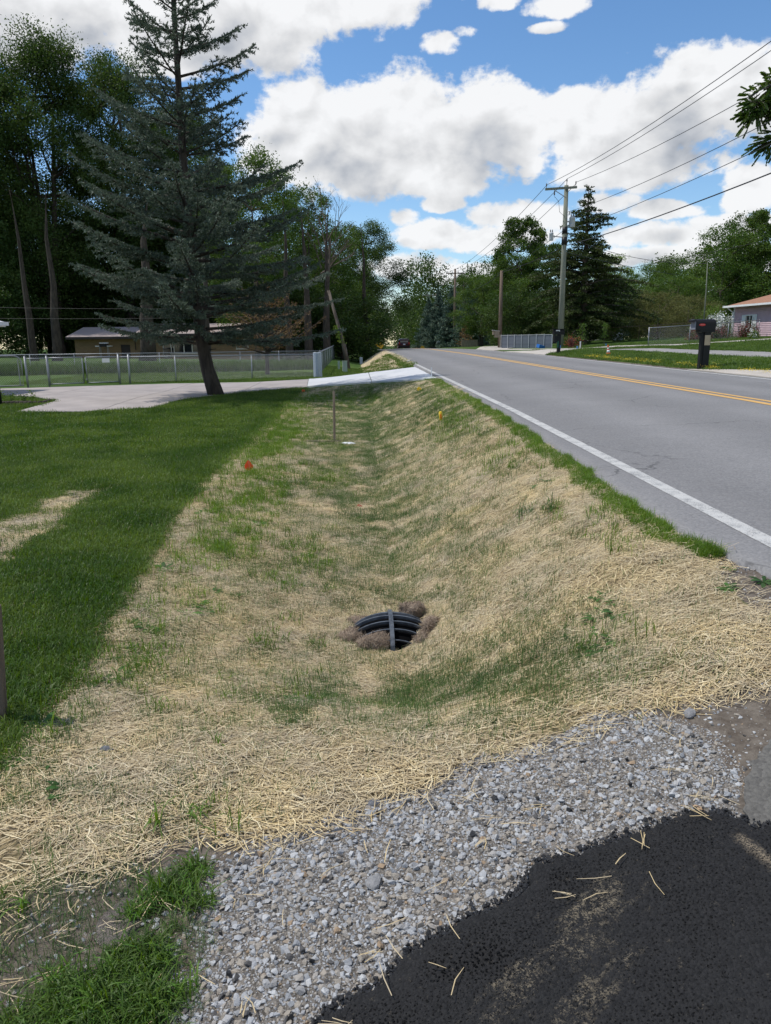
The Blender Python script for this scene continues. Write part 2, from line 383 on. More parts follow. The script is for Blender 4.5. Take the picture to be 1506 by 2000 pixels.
# roadside dirt on the far side of the road
a_dirt = np.maximum(a_dirt, ((GX > -1.42) & (GX < 1.2) & (GY < 2.6)) * 1.0)
a_dirt = np.maximum(a_dirt, ((GX > 9.7) & (GX < 10.0)).astype(float) * .7)
nv = len(gx); ii = (np.arange(len(gy) - 1)[:, None] * nv + np.arange(nv - 1)[None, :]).ravel()
quads = np.stack([ii, ii + 1, ii + nv + 1, ii + nv], 1)
gme = raw_mesh('ground', np.stack([GX, GY, GZ], -1).reshape(-1, 3), [quads], None, True)
for nm, arr in (('straw', a_straw), ('gravel', a_grav), ('dirt', a_dirt)):
    at = gme.attributes.new(nm, 'FLOAT', 'POINT'); at.data.foreach_set('value', arr.ravel().astype(np.float32))
def ground_material():
    m = bpy.data.materials.new('ground_cover'); m.use_nodes = True; t = NT(m.node_tree); t.n.clear()
    out = t.new('ShaderNodeOutputMaterial'); b = t.new('ShaderNodeBsdfPrincipled'); b.inputs['Roughness'].default_value = .95; b.inputs['Specular IOR Level'].default_value = .15
    co = t.new('ShaderNodeTexCoord').outputs['Object']
    A = lambda n: t.new('ShaderNodeAttribute', attribute_name=n).outputs['Fac']
    n1 = t.noise(co, 1.3, 6, .65); n2 = t.noise(co, 22, 5, .7); n3 = t.noise(t.vm('MULTIPLY', co, (1.4, .35, 1)), 6, 4, .7); big = t.noise(co, .16, 3, .5)
    g = t.mix(t.ss(.3, .7, n1), (.030, .070, .010), (.062, .115, .020))
    g = t.mix(t.ss(.36, .70, big), g, (.075, .125, .024))
    g = t.mix(t.m('MULTIPLY', t.ss(.50, .80, n2), .55), g, (.012, .030, .006))
    g = t.mix(t.m('MULTIPLY', t.ss(.58, .78, n3), .40), g, (.14, .145, .05))
    soil = t.mix(t.ss(.3, .7, n2), (.115, .092, .072), (.225, .192, .155))
    fib = t.noise(t.vm('MULTIPLY', co, (18, 70, 40)), 1.0, 6, .75); fib2 = t.noise(t.vm('MULTIPLY', co, (70, 25, 40)), 1.0, 6, .7)
    st = t.mix(t.ss(.38, .62, t.m('MULTIPLY', t.m('ADD', fib, fib2), .5)), (.13, .10, .055), (.47, .365, .205))
    st = t.mix(t.m('MULTIPLY', t.ss(.45, .75, t.noise(co, 2.5, 5, .7)), .35), st, (.11, .14, .05))
    gr = t.mix(t.ss(.35, .65, t.noise(co, 90, 4, .7)), (.10, .088, .072), (.28, .255, .225))
    jit = t.m('MULTIPLY', t.m('SUBTRACT', t.noise(co, 9, 4, .7), .5), .5)
    f = lambda n: t.ss(.42, .58, t.m('ADD', A(n), jit))
    c = t.mix(f('dirt'), g, soil); c = t.mix(f('straw'), c, st); c = t.mix(f('gravel'), c, gr)
    t.put(b.inputs['Base Color'], c)
    bn = t.new('ShaderNodeBump'); bn.inputs['Strength'].default_value = .9; bn.inputs['Distance'].default_value = .02
    t.put(bn.inputs['Height'], t.m('ADD', t.noise(co, 45, 6, .75), t.m('MULTIPLY', n1, .6))); t.l.new(bn.outputs[0], b.inputs['Normal'])
    t.l.new(b.outputs[0], out.inputs[0]); return m
gme.materials.append(ground_material())
put(gme, 'ground', kind='structure')

# ------------------------------------------------------------------ flat patches that follow the ground
def cut_poly(poly, a, b, c):
    """keep the side a*x+b*y+c >= 0"""
    out = []
    for i in range(len(poly)):
        p, q = poly[i - 1], poly[i]
        dp = a * p[0] + b * p[1] + c; dq = a * q[0] + b * q[1] + c
        if (dp >= 0) != (dq >= 0):
            t = dp / (dp - dq); out.append((p[0] + t * (q[0] - p[0]), p[1] + t * (q[1] - p[1])))
        if dq >= 0: out.append(q)
    return out
def patch(name, poly, mat, H, lift, step, thick=.06, parent=None, kind=None, rough_edge=0, rise=0):
    if rough_edge:
        pts = []; r = random.Random(len(poly))
        for i in range(len(poly)):
            p, q = Vector(poly[i - 1]), Vector(poly[i]); L = (q - p).length
            n = max(1, int(L / .022)) if L < .7 else 1
            nn = Vector((-(q - p).y, (q - p).x)).normalized()
            for k in range(n):
                pp = p.lerp(q, k / n)
                pts.append(tuple(pp + nn * (r.uniform(-1, 1) * rough_edge if n > 1 else 0)))
        poly = pts
    bm = bmesh.new()
    vs = [bm.verts.new((x, y, 0)) for x, y in poly]
    tris = tessellate_polygon([[Vector((x, y, 0)) for x, y in poly]])
    for a, b, c in tris:
        try: bm.faces.new((vs[a], vs[b], vs[c]))
        except ValueError: pass
    xs = [p[0] for p in poly]; ys = [p[1] for p in poly]
    for ax, lo, hi in ((0, min(xs), max(xs)), (1, min(ys), max(ys))):
        k = math.ceil(lo / step) * step
        while k < hi:
            co = (k, 0, 0) if ax == 0 else (0, k, 0); no = (1, 0, 0) if ax == 0 else (0, 1, 0)
            bmesh.ops.bisect_plane(bm, geom=bm.verts[:] + bm.edges[:] + bm.faces[:], plane_co=co, plane_no=no, dist=1e-5); k += step
    for f in bm.faces:
        if f.normal.z < 0: f.normal_flip()
    bm.normal_update()
    X = np.array([v.co.x for v in bm.verts]); Y = np.array([v.co.y for v in bm.verts]); Z = H(X, Y) + lift
    if rise: Z = Z + rise * np.clip(polydist(X, Y, poly) / .12, 0, 1)
    for v, z in zip(bm.verts, Z): v.co.z = float(z)
    if thick:
        be = [e for e in bm.edges if e.is_boundary]
        r = bmesh.ops.extrude_edge_only(bm, edges=be)
        for g in r['geom']:
            if isinstance(g, bmesh.types.BMVert): g.co.z -= thick
        bmesh.ops.recalc_face_normals(bm, faces=bm.faces[:])
        if sum(f.normal.z * f.calc_area() for f in bm.faces) < 0: bmesh.ops.reverse_faces(bm, faces=bm.faces[:])
    me = bpy.data.meshes.new(name); bm.to_mesh(me); bm.free(); me.materials.append(mat)
    if parent is not None:
        off = Matrix.Translation(-parent.location); me.transform(off)
    o = put(me, name, parent, kind=kind)
    return o

# road
def asphalt_material(name, dark, lite, scale=1.0, spec=.3, rough=.85, dust=0, bump=.35):
    m = bpy.data.materials.new(name); m.use_nodes = True; t = NT(m.node_tree); t.n.clear()
    out = t.new('ShaderNodeOutputMaterial'); b = t.new('ShaderNodeBsdfPrincipled'); b.inputs['Roughness'].default_value = rough; b.inputs['Specular IOR Level'].default_value = spec
    co = t.new('ShaderNodeTexCoord').outputs['Object']
    agg = t.voro(co, 130 * scale, 'F1', 'Color'); ag = t.sep(agg)[0]
    n = t.noise(co, 210 * scale, 3, .8); w1 = t.noise(t.vm('MULTIPLY', co, (1, .12, 1)), 1.6, 5, .6)
    blot = t.noise(co, .8, 5, .6)
    crk = t.voro(t.vm('ADD', co, t.vm('SCALE', t.noise(co, 3.0, 4, .6, col=True), sc=.35)), .42, 'DISTANCE_TO_EDGE')
    c = t.mix(t.m('MULTIPLY_ADD', ag, .5, t.m('MULTIPLY', n, .5)), dark, lite)
    c = t.mix(t.m('MULTIPLY', t.ss(.4, .7, w1), .30), c, tuple(k * .8 for k in lite))
    c = t.hsv(c, .5, 1.0, t.m('MULTIPLY_ADD', blot, .34, .83))
    if dust:
        st = t.vm('MULTIPLY', t.vm('ADD', co, (0, 0, 0)), (1, 1, 1))
        x, y, z = t.sep(co)
        u = t.m('ADD', t.m('MULTIPLY', x, .8), t.m('MULTIPLY', y, .6)); v = t.m('SUBTRACT', t.m('MULTIPLY', y, .8), t.m('MULTIPLY', x, .6))
        du = t.noise(t.vec(t.m('MULTIPLY', u, 4.5), t.m('MULTIPLY', v, 13), 0.0), 1.0, 6, .68)
        # tracked-in dust: two worn patches and a streak
        def bl(cx, cy, rx, ry): 
            a = t.m('MULTIPLY', t.m('SUBTRACT', u, .8 * cx + .6 * cy), 1 / rx); bb = t.m('MULTIPLY', t.m('SUBTRACT', v, .8 * cy - .6 * cx), 1 / ry)
            return t.m('SUBTRACT', 1.0, t.m('MULTIPLY_ADD', a, a, t.m('MULTIPLY', bb, bb)))
        f = t.m('MAXIMUM', t.m('MAXIMUM', bl(.56, 1.56, .22, .10), bl(.33, 1.38, .20, .075)), bl(.50, 1.36, .24, .05))
        f = t.m('MULTIPLY_ADD', t.m('SUBTRACT', du, .5), 5.0, f)
        gr = t.noise(co, 230, 4, .8)
        f = t.m('MULTIPLY', t.ss(.2, 1.3, f), t.ss(.50, .62, t.m('MULTIPLY_ADD', t.m('SUBTRACT', t.noise(co, 55, 5, .75), .5), .9, gr)))
        spk = t.ss(.63, .68, t.noise(co, 33, 3, .6))
        f2 = t.m('MULTIPLY', spk, .35)
        c = t.mix(t.m('MULTIPLY', t.m('MAXIMUM', f, t.m('MULTIPLY', f2, t.ss(.5, .6, gr))), .75), c, (.27, .225, .155))
        # bright streak of spilled sand
        a = t.m('SUBTRACT', x, t.m('MULTIPLY_ADD', t.m('SUBTRACT', y, 1.68), -.15, 1.03))
        sw = t.m('MULTIPLY', t.ss(1.48, 1.62, y), t.ss(1.76, 1.72, y))
        ff = t.m('MULTIPLY', t.m('MULTIPLY', t.ss(.026, .0, t.m('ABSOLUTE', t.m('ADD', a, t.m('MULTIPLY', t.m('SUBTRACT', t.noise(co, 26, 4, .7), .5), .06)))), t.ss(.44, .56, gr)), sw)
        c = t.mix(t.m('MULTIPLY', ff, .8), c, (.36, .29, .20))
    else:
        oil = t.ss(.60, .78, t.noise(t.vm('MULTIPLY', co, (.5, 1.8, 1)), 1.1, 4, .6))
        c = t.mix(t.m('MULTIPLY', oil, .30), c, tuple(k * .5 for k in dark))
        c = t.mix(t.m('MULTIPLY', t.m('MULTIPLY', t.ss(.006, .001, crk), t.ss(.45, .6, t.noise(co, .9, 3, .5))), .55), c, (.03, .03, .03))
        xx = t.sep(co)[0]; ln = t.m('SINE', t.m('MULTIPLY_ADD', xx, 3.55, 1.6)); c = t.hsv(c, .5, 1, t.m('MULTIPLY_ADD', t.m('MULTIPLY', ln, t.noise(t.vm('MULTIPLY', co, (1, .05, 1)), 1.0, 3, .5)), .16, 1.0))
    t.put(b.inputs['Base Color'], c)
    bn = t.new('ShaderNodeBump'); bn.inputs['Strength'].default_value = bump; bn.inputs['Distance'].default_value = .006
    t.put(bn.inputs['Height'], t.m('ADD', t.m('MULTIPLY', t.voro(co, 130 * scale), -1.0), n)); t.l.new(bn.outputs[0], b.inputs['Normal'])
    t.l.new(b.outputs[0], out.inputs[0]); return m
M_road = asphalt_material('worn_road_asphalt', (.125, .123, .124), (.270, .262, .255), .6, dust=0, bump=.25)
M_new = asphalt_material('fresh_black_asphalt', (.007, .007, .007), (.036, .035, .035), 1.0, spec=.22, rough=.8, dust=1, bump=1.0)
M_old = asphalt_material('old_gravelly_asphalt', (.085, .08, .072), (.20, .19, .17), .6, bump=1.0)
ry = axis([(-60, -4, 8), (-4, 2, .5), (2, 12, .08), (12, 30, .3), (30, 90, 2), (90, 340, 8)])
cols = [0, .02, .15, 2.25, 5.85, 9.4, 9.70, 9.72]
RVv = []; 
for y in ry:
    e = float(edge_x(y))
    xs = [e - .02, e, e + .12, 2.6, 5.85, 9.4, 9.70, 9.73]
    for k, x in enumerate(xs):
        z = float(road_top(x, y)); 
        if k in (0, 7): z -= .10
        RVv.append((x, y, z))
n = 8; ii = (np.arange(len(ry) - 1)[:, None] * n + np.arange(n - 1)[None, :]).ravel()
put(raw_mesh('road', RVv, [np.stack([ii, ii + 1, ii + n + 1, ii + n], 1)], M_road, False), 'road', kind='structure')
def stripe(name, x, wdt, mat, y0=-40, y1=330):
    ys = ry[(ry >= y0) & (ry <= y1)]; V = []
    for y in ys:
        for s_ in (-1, 1):
            V.append((x + s_ * wdt / 2, y, float(road_top(x + s_ * wdt / 2, y)) + .004))
    i2 = np.arange(len(ys) - 1) * 2
    return put(raw_mesh(name, V, [np.stack([i2, i2 + 1, i2 + 3, i2 + 2], 1)], mat), name, kind='structure')
def paint_material(name, col, wear):
    m = bpy.data.materials.new(name); m.use_nodes = True; t = NT(m.node_tree); t.n.clear()
    out = t.new('ShaderNodeOutputMaterial'); b = t.new('ShaderNodeBsdfPrincipled'); b.inputs['Roughness'].default_value = .7
    co = t.new('ShaderNodeTexCoord').outputs['Object']
    f = t.m('ADD', t.m('MULTIPLY', t.noise(co, 120, 4, .8), .6), t.m('MULTIPLY', t.noise(co, 7, 4, .7), .4))
    t.put(b.inputs['Base Color'], t.mix(t.ss(wear, wear + .13, f), col, (.17, .17, .17))); t.l.new(b.outputs[0], out.inputs[0]); return m
M_white = paint_material('road_paint_white', (.50, .49, .46), .475)
M_yellow = paint_material('road_paint_yellow', (.62, .36, .10), .56)
M_edge2 = paint_material('road_paint_white_far', (.62, .61, .57), .55)
stripe('white_edge_line', 2.27, .115, M_white); stripe('yellow_centre_line', 5.76, .115, M_yellow); stripe('yellow_centre_line', 5.99, .115, M_yellow)
stripe('white_edge_line', 9.4, .11, M_edge2)
# concrete driveways
def concrete(name, a, b, joint=0):
    m = bpy.data.materials.new(name); m.use_nodes = True; t = NT(m.node_tree); t.n.clear()
    out = t.new('ShaderNodeOutputMaterial'); bs = t.new('ShaderNodeBsdfPrincipled'); bs.inputs['Roughness'].default_value = .85
    co = t.new('ShaderNodeTexCoord').outputs['Object']
    c = t.mix(t.ss(.3, .7, t.noise(co, 1.1, 6, .65)), a, b)
    c = t.mix(t.m('MULTIPLY', t.ss(.6, .8, t.noise(co, 3.4, 5, .7)), .35), c, tuple(k * .6 for k in a))
    c = t.hsv(c, .5, 1, t.m('MULTIPLY_ADD', t.noise(t.vm('MULTIPLY', co, (60, 14, 1)), 1, 3, .6), .2, .9))
    t.put(bs.inputs['Base Color'], c)
    bn = t.new('ShaderNodeBump'); bn.inputs['Strength'].default_value = .2; bn.inputs['Distance'].default_value = .01
    t.put(bn.inputs['Height'], t.noise(co, 60, 4, .7)); t.l.new(bn.outputs[0], bs.inputs['Normal'])
    t.l.new(bs.outputs[0], out.inputs[0]); return m
M_con_old = concrete('old_pinkish_concrete', (.30, .265, .245), (.39, .345, .32))
M_con_new = concrete('new_white_concrete', (.47, .48, .49), (.56, .565, .57))
M_con_tan = concrete('tan_concrete', (.40, .36, .31), (.50, .455, .40))
M_con_grey = concrete('grey_drive', (.22, .21, .20), (.30, .285, .27))
M_joint = material('joint_filler', (.10, .095, .085), rough=.95)
def panels(root, poly, cuts, mat, step, lift, part='concrete_panel', gap=.012):
    cells = [poly]
    for (x0, y0, x1, y1) in cuts:
        a, b = -(y1 - y0), (x1 - x0); L = math.hypot(a, b); a /= L; b /= L; c = -(a * x0 + b * y0)
        nc = []
        for p in cells:
            for q in (cut_poly(p, a, b, c - gap), cut_poly(p, -a, -b, -c - gap)):
                if len(q) >= 3: nc.append(q)
        cells = nc
    for q in cells:
        q2 = [q[i] for i in range(len(q)) if math.hypot(q[i][0] - q[i - 1][0], q[i][1] - q[i - 1][1]) > 1e-4]
        ar = abs(sum(q2[i - 1][0] * q2[i][1] - q2[i][0] * q2[i - 1][1] for i in range(len(q2)))) / 2
        if len(q2) >= 3 and ar > .02: patch(part, q2, mat, height, lift, step, .09, root)
def rootstruct(name, loc):
    o = bpy.data.objects.new(name, None); COL.objects.link(o); o.location = loc; o['kind'] = 'structure'; return o
dr = rootstruct('driveway', (-8, 24, -.5))
patch('joint_filler', DRIVE, M_joint, height, .012, .7, .05, dr)
panels(dr, DRIVE, [(-20, 24.2, -1, 25.4), (-6.2, 15, -6.4, 35), (-9.5, 15, -9.7, 35), (-3.6, 15, -3.8, 35), (-13, 15, -13, 35)], M_con_old, .5, .028)
ds = rootstruct('driveway_apron', (0, 25, -.3))
panels(ds, SLAB, [(.42, 18, .42, 34)], M_con_new, .35, .045)
# foreground driveway and the old strip beside it
def hbump(x, y): return height(x, y)
patch('asphalt_driveway', ASPH, M_new, hbump, .020, .12, .06, None, 'structure', rough_edge=.012, rise=.012)
patch('old_asphalt_strip', STRIP, M_old, hbump, .006, .15, .05, None, 'structure', rough_edge=.008)
# drives and walks on the far side of the road
C_ = [(9.78,22.0),(10.63,18.6),(11.2,17.0),(11.2,12),(9.78,12)]
patch('concrete_apron', C_, M_con_tan, height, .03, .4, .08, None, 'structure')
B_ = [(12.3,41.4),(14.2,40.0),(15.1,38.2),(15.5,28.5),(15.9,14),(13.6,14),(13.5,24.4),(13.2,28.6),(13.3,36.6),(12.6,40.2)]
patch('side_driveway', B_, M_con_grey, height, .03, .6, .08, None, 'structure')
A_ = [(10.6,53.5),(11.3,49),(12.3,46.6),(13.4,45.6),(16.0,45.9),(18.0,41.4),(22.5,41.0),(26,41),(26,39.6),(21.7,39.5),(17.3,39.8),(15.4,42.2),(12.7,43.6),(11.4,44.5),(10.9,48),(10.2,53.5)]
patch('garden_walk', A_, M_con_tan, height, .034, .6, .08, None, 'structure')
D_ = [(9.78,39.2),(10.6,39.6),(12.2,41.6),(12.9,43.2),(11.4,44.2),(10.6,46),(9.78,50)]
patch('driveway_mouth', D_, M_con_tan, height, .026, .5, .08, None, 'structure')
E_ = [(9.78,54),(10.6,53.5),(16,66),(24,74),(22,78),(12,72),(9.78,62)]
patch('far_driveway', E_, M_con_tan, height, .03, 1.5, .08, None, 'structure')
# ------------------------------------------------------------------ foliage
RN = np.random.RandomState(7)
def nrm(a): return a / np.maximum(np.linalg.norm(a, axis=-1, keepdims=True), 1e-9)
def leaf_quads(C, size, rs, up=.6, asp=.55, droop=0):
    n = len(C); N = nrm(rs.normal(size=(n, 3)) + np.array([0, 0, up])); T = nrm(np.cross(N, rs.normal(size=(n, 3))) + np.array([0, 0, -droop])); B = nrm(np.cross(N, T))
    s = (size * rs.uniform(.6, 1.3, n))[:, None]
    V = np.stack([C - T * s * .5, C + B * s * asp * .5, C + T * s * .5, C - B * s * asp * .5], 1).reshape(-1, 3)
    return V, np.arange(4 * n).reshape(-1, 4)
def foliage_mat(name, a, b, ns=.5, isl=.35, trans=.32, hue=.014, rough=.6):
    return material(name, a, b, ns, rough, isl=isl, trans=trans, hue=hue, detail=3, spec=.25)
M_leafdark = foliage_mat('oak_leaf', (.032, .066, .015), (.066, .108, .024))
M_leafmid = foliage_mat('maple_leaf', (.050, .102, .018), (.092, .150, .030))
M_leaflight = foliage_mat('pale_leaf', (.095, .165, .026), (.155, .22, .045))
M_leafolive = foliage_mat('olive_leaf', (.11, .12, .038), (.165, .17, .06))
M_walnut = foliage_mat('walnut_leaf', (.045, .090, .016), (.080, .130, .026))
M_cedar = foliage_mat('cedar_needle', (.032, .056, .014), (.070, .092, .024), trans=.1)
M_spruce = foliage_mat('blue_spruce_needle', (.064, .092, .064), (.118, .150, .112), ns=1.2, trans=.16, hue=.015)
M_spruce2 = foliage_mat('distant_spruce_needle', (.075, .125, .095), (.15, .20, .14), ns=.6, trans=.12)
M_dry = foliage_mat('dry_needle', (.20, .12, .05), (.30, .19, .08), trans=.1)
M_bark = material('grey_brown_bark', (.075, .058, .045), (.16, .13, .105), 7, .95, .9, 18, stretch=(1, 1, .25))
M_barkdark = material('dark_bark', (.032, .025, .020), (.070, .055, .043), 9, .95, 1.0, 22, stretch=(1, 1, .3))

def tree_meshes(name, h, r, base, seed, mat, bark=M_bark, nl=16, sub=15, leaves=16000, leaf=.2, tr=None, flat=.75, droop=0, top=0.0, multi=1, lobr=.34):
    """crown from lobes (limb ends) that carry twig clumps that carry leaves"""
    rs = np.random.RandomState(seed); tr = tr or h * .022
    mb = MB(); C = []
    stems = []
    for k in range(multi):
        a = rs.uniform(0, 2 * pi); lean = .0 if multi == 1 else r * .35
        tx, ty = cos(a + k * 2.3) * lean, sin(a + k * 2.3) * lean
        H = h * (.86 if k == 0 else rs.uniform(.7, .85))
        pts = [(tx * t ** 1.3 + .03 * h * t * sin(3 * t + seed) * .5, ty * t ** 1.3 + .02 * h * t * cos(4 * t + seed), H * t - (.35 if t == 0 else 0)) for t in (0, .04, .12, .3, .5, .7, .88, 1)]
        mb.tube(pts, [tr * x for x in (1.5, 1.25, 1.0, .85, .66, .45, .25, .06)], 9); stems.append(pts)
    zc = (h + base) / 2; hz = (h - base) / 2
    for i in range(nl):
        u = i / (nl - 1); z = -1 + 2 * ((u + rs.uniform(-.04, .04)) % 1.0); z = max(-.92, min(.93, z))
        env = max(.15, (1 - abs(z) ** (2.2 + top)) ** .5)
        a = i * 2.4 + rs.uniform(-.5, .5); rr = r * env * rs.uniform(.45, .80)
        c = np.array([cos(a) * rr, sin(a) * rr, zc + z * hz * .93]); R = r * lobr * rs.uniform(.75, 1.25)
        st = stems[i % len(stems)]
        zb = max(base * .75, c[2] - rr * rs.uniform(.5, 1.0)); 
        k = min(range(len(st)), key=lambda q: abs(st[q][2] - zb)); s0 = Vector(st[k])
        e = Vector(c); mid = s0.lerp(e, .5) + Vector((0, 0, -.06 * r)) + Vector(rs.uniform(-.06, .06, 3) * r)
        mb.tube([s0, mid, e], [tr * .36, tr * .22, tr * .06], 5, False)
        nn = max(4, int(sub * rs.uniform(.7, 1.2)))
        d = nrm(rs.normal(size=(nn, 3)) + np.array([cos(a) * .5, sin(a) * .5, .35]))
        cc = c + d * (R * rs.uniform(.55, 1.05, nn))[:, None] * np.array([1, 1, flat])
        for q in cc[::3]: mb.tube([e.lerp(s0, .12), Vector(q)], [tr * .06, tr * .02], 3, False)
        C.append(np.column_stack([cc, np.full(nn, R * rs.uniform(.26, .40))]))
    C = np.concatenate(C); per = max(3, leaves // len(C))
    P = np.repeat(C[:, :3], per, 0) + rs.normal(size=(len(C) * per, 3)) * np.repeat(C[:, 3], per)[:, None] * np.array([.62, .62, .48])
    V, F = leaf_quads(P, leaf, rs, .7, .6, droop)
    return mb.mesh(name + '_trunk', bark, True), raw_mesh(name + '_crown', V, [F], mat)
def place_tree(name, meshes, label, x, y, sx=1, sz=1, rz=0, group=None, cat='tree', z=None):
    zz = float(height(x, y)) if z is None else z
    t = thing(name, label, cat, (x, y, zz), rz, group); t.scale = (sx, sx, sz)
    put(meshes[0], 'trunk', t); put(meshes[1], 'crown', t); return t

def conifer_meshes(name, h, rfun, seed, mat, base=.6, whorl=.34, nb=6, tr=.16, twig=.10, nd=60, nl=.05, nw=.014, stem=None, e_low=-4, e_high=34, bark=M_barkdark, droop=.0, sub=True, nbf=.85, wsh=.35, tlf=.42, bare=.33, jitter=.15, maxneedles=10**7):
    rs = np.random.RandomState(seed); mb = MB()
    stem = stem or (lambda z: (0.0, 0.0))
    zs = np.linspace(-.15, h, 16)
    mb.tube([(*stem(z), z) for z in zs], [tr * (1.35 if i == 0 else 1.12 if i == 1 else 1) * max(.04, (1 - max(z, 0) / h)) ** .8 for i, z in enumerate(zs)], 12)
    SG = []      # needle-bearing segments: p, q, fullness
    z = base; w = 0
    while z < h - .12:
        f = z / h
        for b in range(nb if f < nbf else max(4, nb - 2)):
            a = b * 2 * pi / nb + w * 2.4 + rs.uniform(-.3, .3)
            L = rfun(z, a) * rs.uniform(1 - jitter * 1.6, 1 + jitter * .7)
            if L < .08: continue
            e0 = radians(e_low + (e_high - e_low) * min(1, f * 1.15) + rs.uniform(-7, 7))
            zz = z + rs.uniform(-.5, .5) * whorl; sx_, sy_ = stem(zz)
            n = max(4, int(L / .22)); s = np.linspace(0, 1, n + 1)
            ee = e0 - droop * s + .30 * s ** 2 * (1 if droop < .2 else .3)
            wob = rs.normal(0, .05, n + 1).cumsum() * .5
            st = L / n; hx = np.concatenate([[0], np.cumsum(np.cos(ee[1:]) * st)]); hz = np.concatenate([[0], np.cumsum(np.sin(ee[1:]) * st)])
            ca, sa = cos(a), sin(a)
            Pb = np.column_stack([sx_ + hx * ca - wob * st * 2 * sa, sy_ + hx * sa + wob * st * 2 * ca, zz + hz])
            mb.tube([tuple(p) for p in Pb[::2]] + [tuple(Pb[-1])], list(np.linspace(.016 + .010 * L, .004, len(Pb[::2]) + 1)), 4, False)
            for i in range(n):
                if s[i] > bare * (.5 if f > .6 else 1): SG.append((Pb[i], Pb[i + 1], 1.0))
            m = int(L / twig); fw = np.array([ca, sa, 0]); sd = np.array([-sa, ca, 0])
            for k in range(m):
                u = (k + rs.uniform(0, 1)) / m
                if u < .12: continue
                p = np.array([np.interp(u, s, Pb[:, j]) for j in range(3)])
                tl = min(1.0, L * tlf) * (1 - u * .78) * rs.uniform(.6, 1.1) * min(1, u * 3.2)
                side = 1 if k % 2 else -1
                d = nrm(fw * rs.uniform(.45, .95) + sd * side * rs.uniform(.7, 1) + np.array([0, 0, rs.uniform(-.28, .12) - droop * .6 + sin(e0) * .5]))
                q = p + d * tl
                dens = .55 if u < bare else 1.0
                md = (p + q) / 2 + np.array([0, 0, .04 * tl])
                SG.append((p + (md - p) * .3, md, dens * .7)); SG.append((md, q, dens))
                if sub and tl > .22:
                    for g in range(int(tl / .13)):
                        v = (g + .6) / (tl / .13); pp = p + (q - p) * v; s2 = 1 if g % 2 else -1
                        d2 = nrm(d * .8 + np.cross(d, [0, 0, 1]) * s2 * .8 + np.array([0, 0, rs.uniform(-.2, .15) - droop * .5]))
                        SG.append((pp, pp + d2 * tl * .42 * (1 - v * .6), dens))
        z += whorl * rs.uniform(.8, 1.2) * (1 - wsh * f); w += 1
    A = np.array([g[0] for g in SG]); Bq = np.array([g[1] for g in SG]); D = np.array([g[2] for g in SG]); Ls = np.linalg.norm(Bq - A, axis=1)
    cnt = np.maximum(2, (Ls * nd * D)).astype(int)
    if cnt.sum() > maxneedles: cnt = np.maximum(1, (cnt * maxneedles / cnt.sum())).astype(int)
    idx = np.repeat(np.arange(len(A)), cnt); N = len(idx)
    t = rs.uniform(0, 1.08, N)[:, None]; d = nrm(Bq - A)[idx]; c = A[idx] + (Bq - A)[idx] * t
    rad = nrm(np.cross(d, rs.normal(size=(N, 3))) + np.array([0, 0, .35])); nd_ = nrm(d * .75 + rad); sd = nrm(np.cross(nd_, rs.normal(size=(N, 3))))
    ln = (nl * rs.uniform(.6, 1.25, N))[:, None]
    V = np.stack([c - sd * nw * .5, c + sd * nw * .5, c + nd_ * ln + sd * nw * .25, c + nd_ * ln - sd * nw * .25], 1).reshape(-1, 3)
    print(name, 'segments', len(A), 'needle quads', N)
    return mb.mesh(name + '_trunk', bark, True), raw_mesh(name + '_crown', V, [np.arange(4 * N).reshape(-1, 4)], mat)

# main blue spruce: trunk swings left as it rises
SPX, SPY = -4.22, 22.5; SPZ = float(height(SPX, SPY))
def sp_stem(z): return (np.interp(z, [-.2, 0, .3, .8, 1.4, 3, 5.4, 10.5, 13.5], [.04, 0, -.10, -.22, -.33, -.42, -.52, -.50, -.46]), 0.0)
def sp_rad(z, a):
    right = np.interp(z, [0, 1.6, 2.3, 3.4, 4.9, 6.0, 6.5, 8.0, 9.2, 10.5, 13.4], [3.0, 4.2, 4.7, 4.1, 3.4, 2.9, 2.2, 2.5, 1.9, 1.45, .05])
    left = np.interp(z, [0, 1.5, 2.2, 3.2, 4.8, 6.2, 7.5, 9.2, 10.5, 13.4], [1.8, 2.5, 2.8, 3.2, 3.4, 2.6, 2.1, 1.75, 1.35, .05])
    k = .5 + .5 * cos(a); return right * k + left * (1 - k)
SPM = conifer_meshes('blue_spruce', 13.4, sp_rad, 3, M_spruce, base=1.55, whorl=.36, nb=6, nbf=.44, wsh=-.45, tr=.19, twig=.10, nd=104, nl=.070, nw=.026, stem=sp_stem, e_low=-3, e_high=30, bare=.34, jitter=.20, tlf=.50, maxneedles=430000)
t = place_tree('spruce_tree', SPM, 'tall blue spruce with a bare leaning trunk foot on the front lawn beside the driveway', SPX, SPY, cat='spruce')

# dead lower limbs stub of the trunk
mb = MB()
for a, z, L in ((.1, 1.45, .45), (.5, 1.3, .4), (3.3, 1.5, .3), (2.4, 1.25, .2)):
    sx_, _ = sp_stem(z); mb.tube([(sx_, 0, z), (sx_ + cos(a) * L, sin(a) * L, z + .05)], [.03, .012], 5)
mb.build('limb_stub', M_barkdark, t)

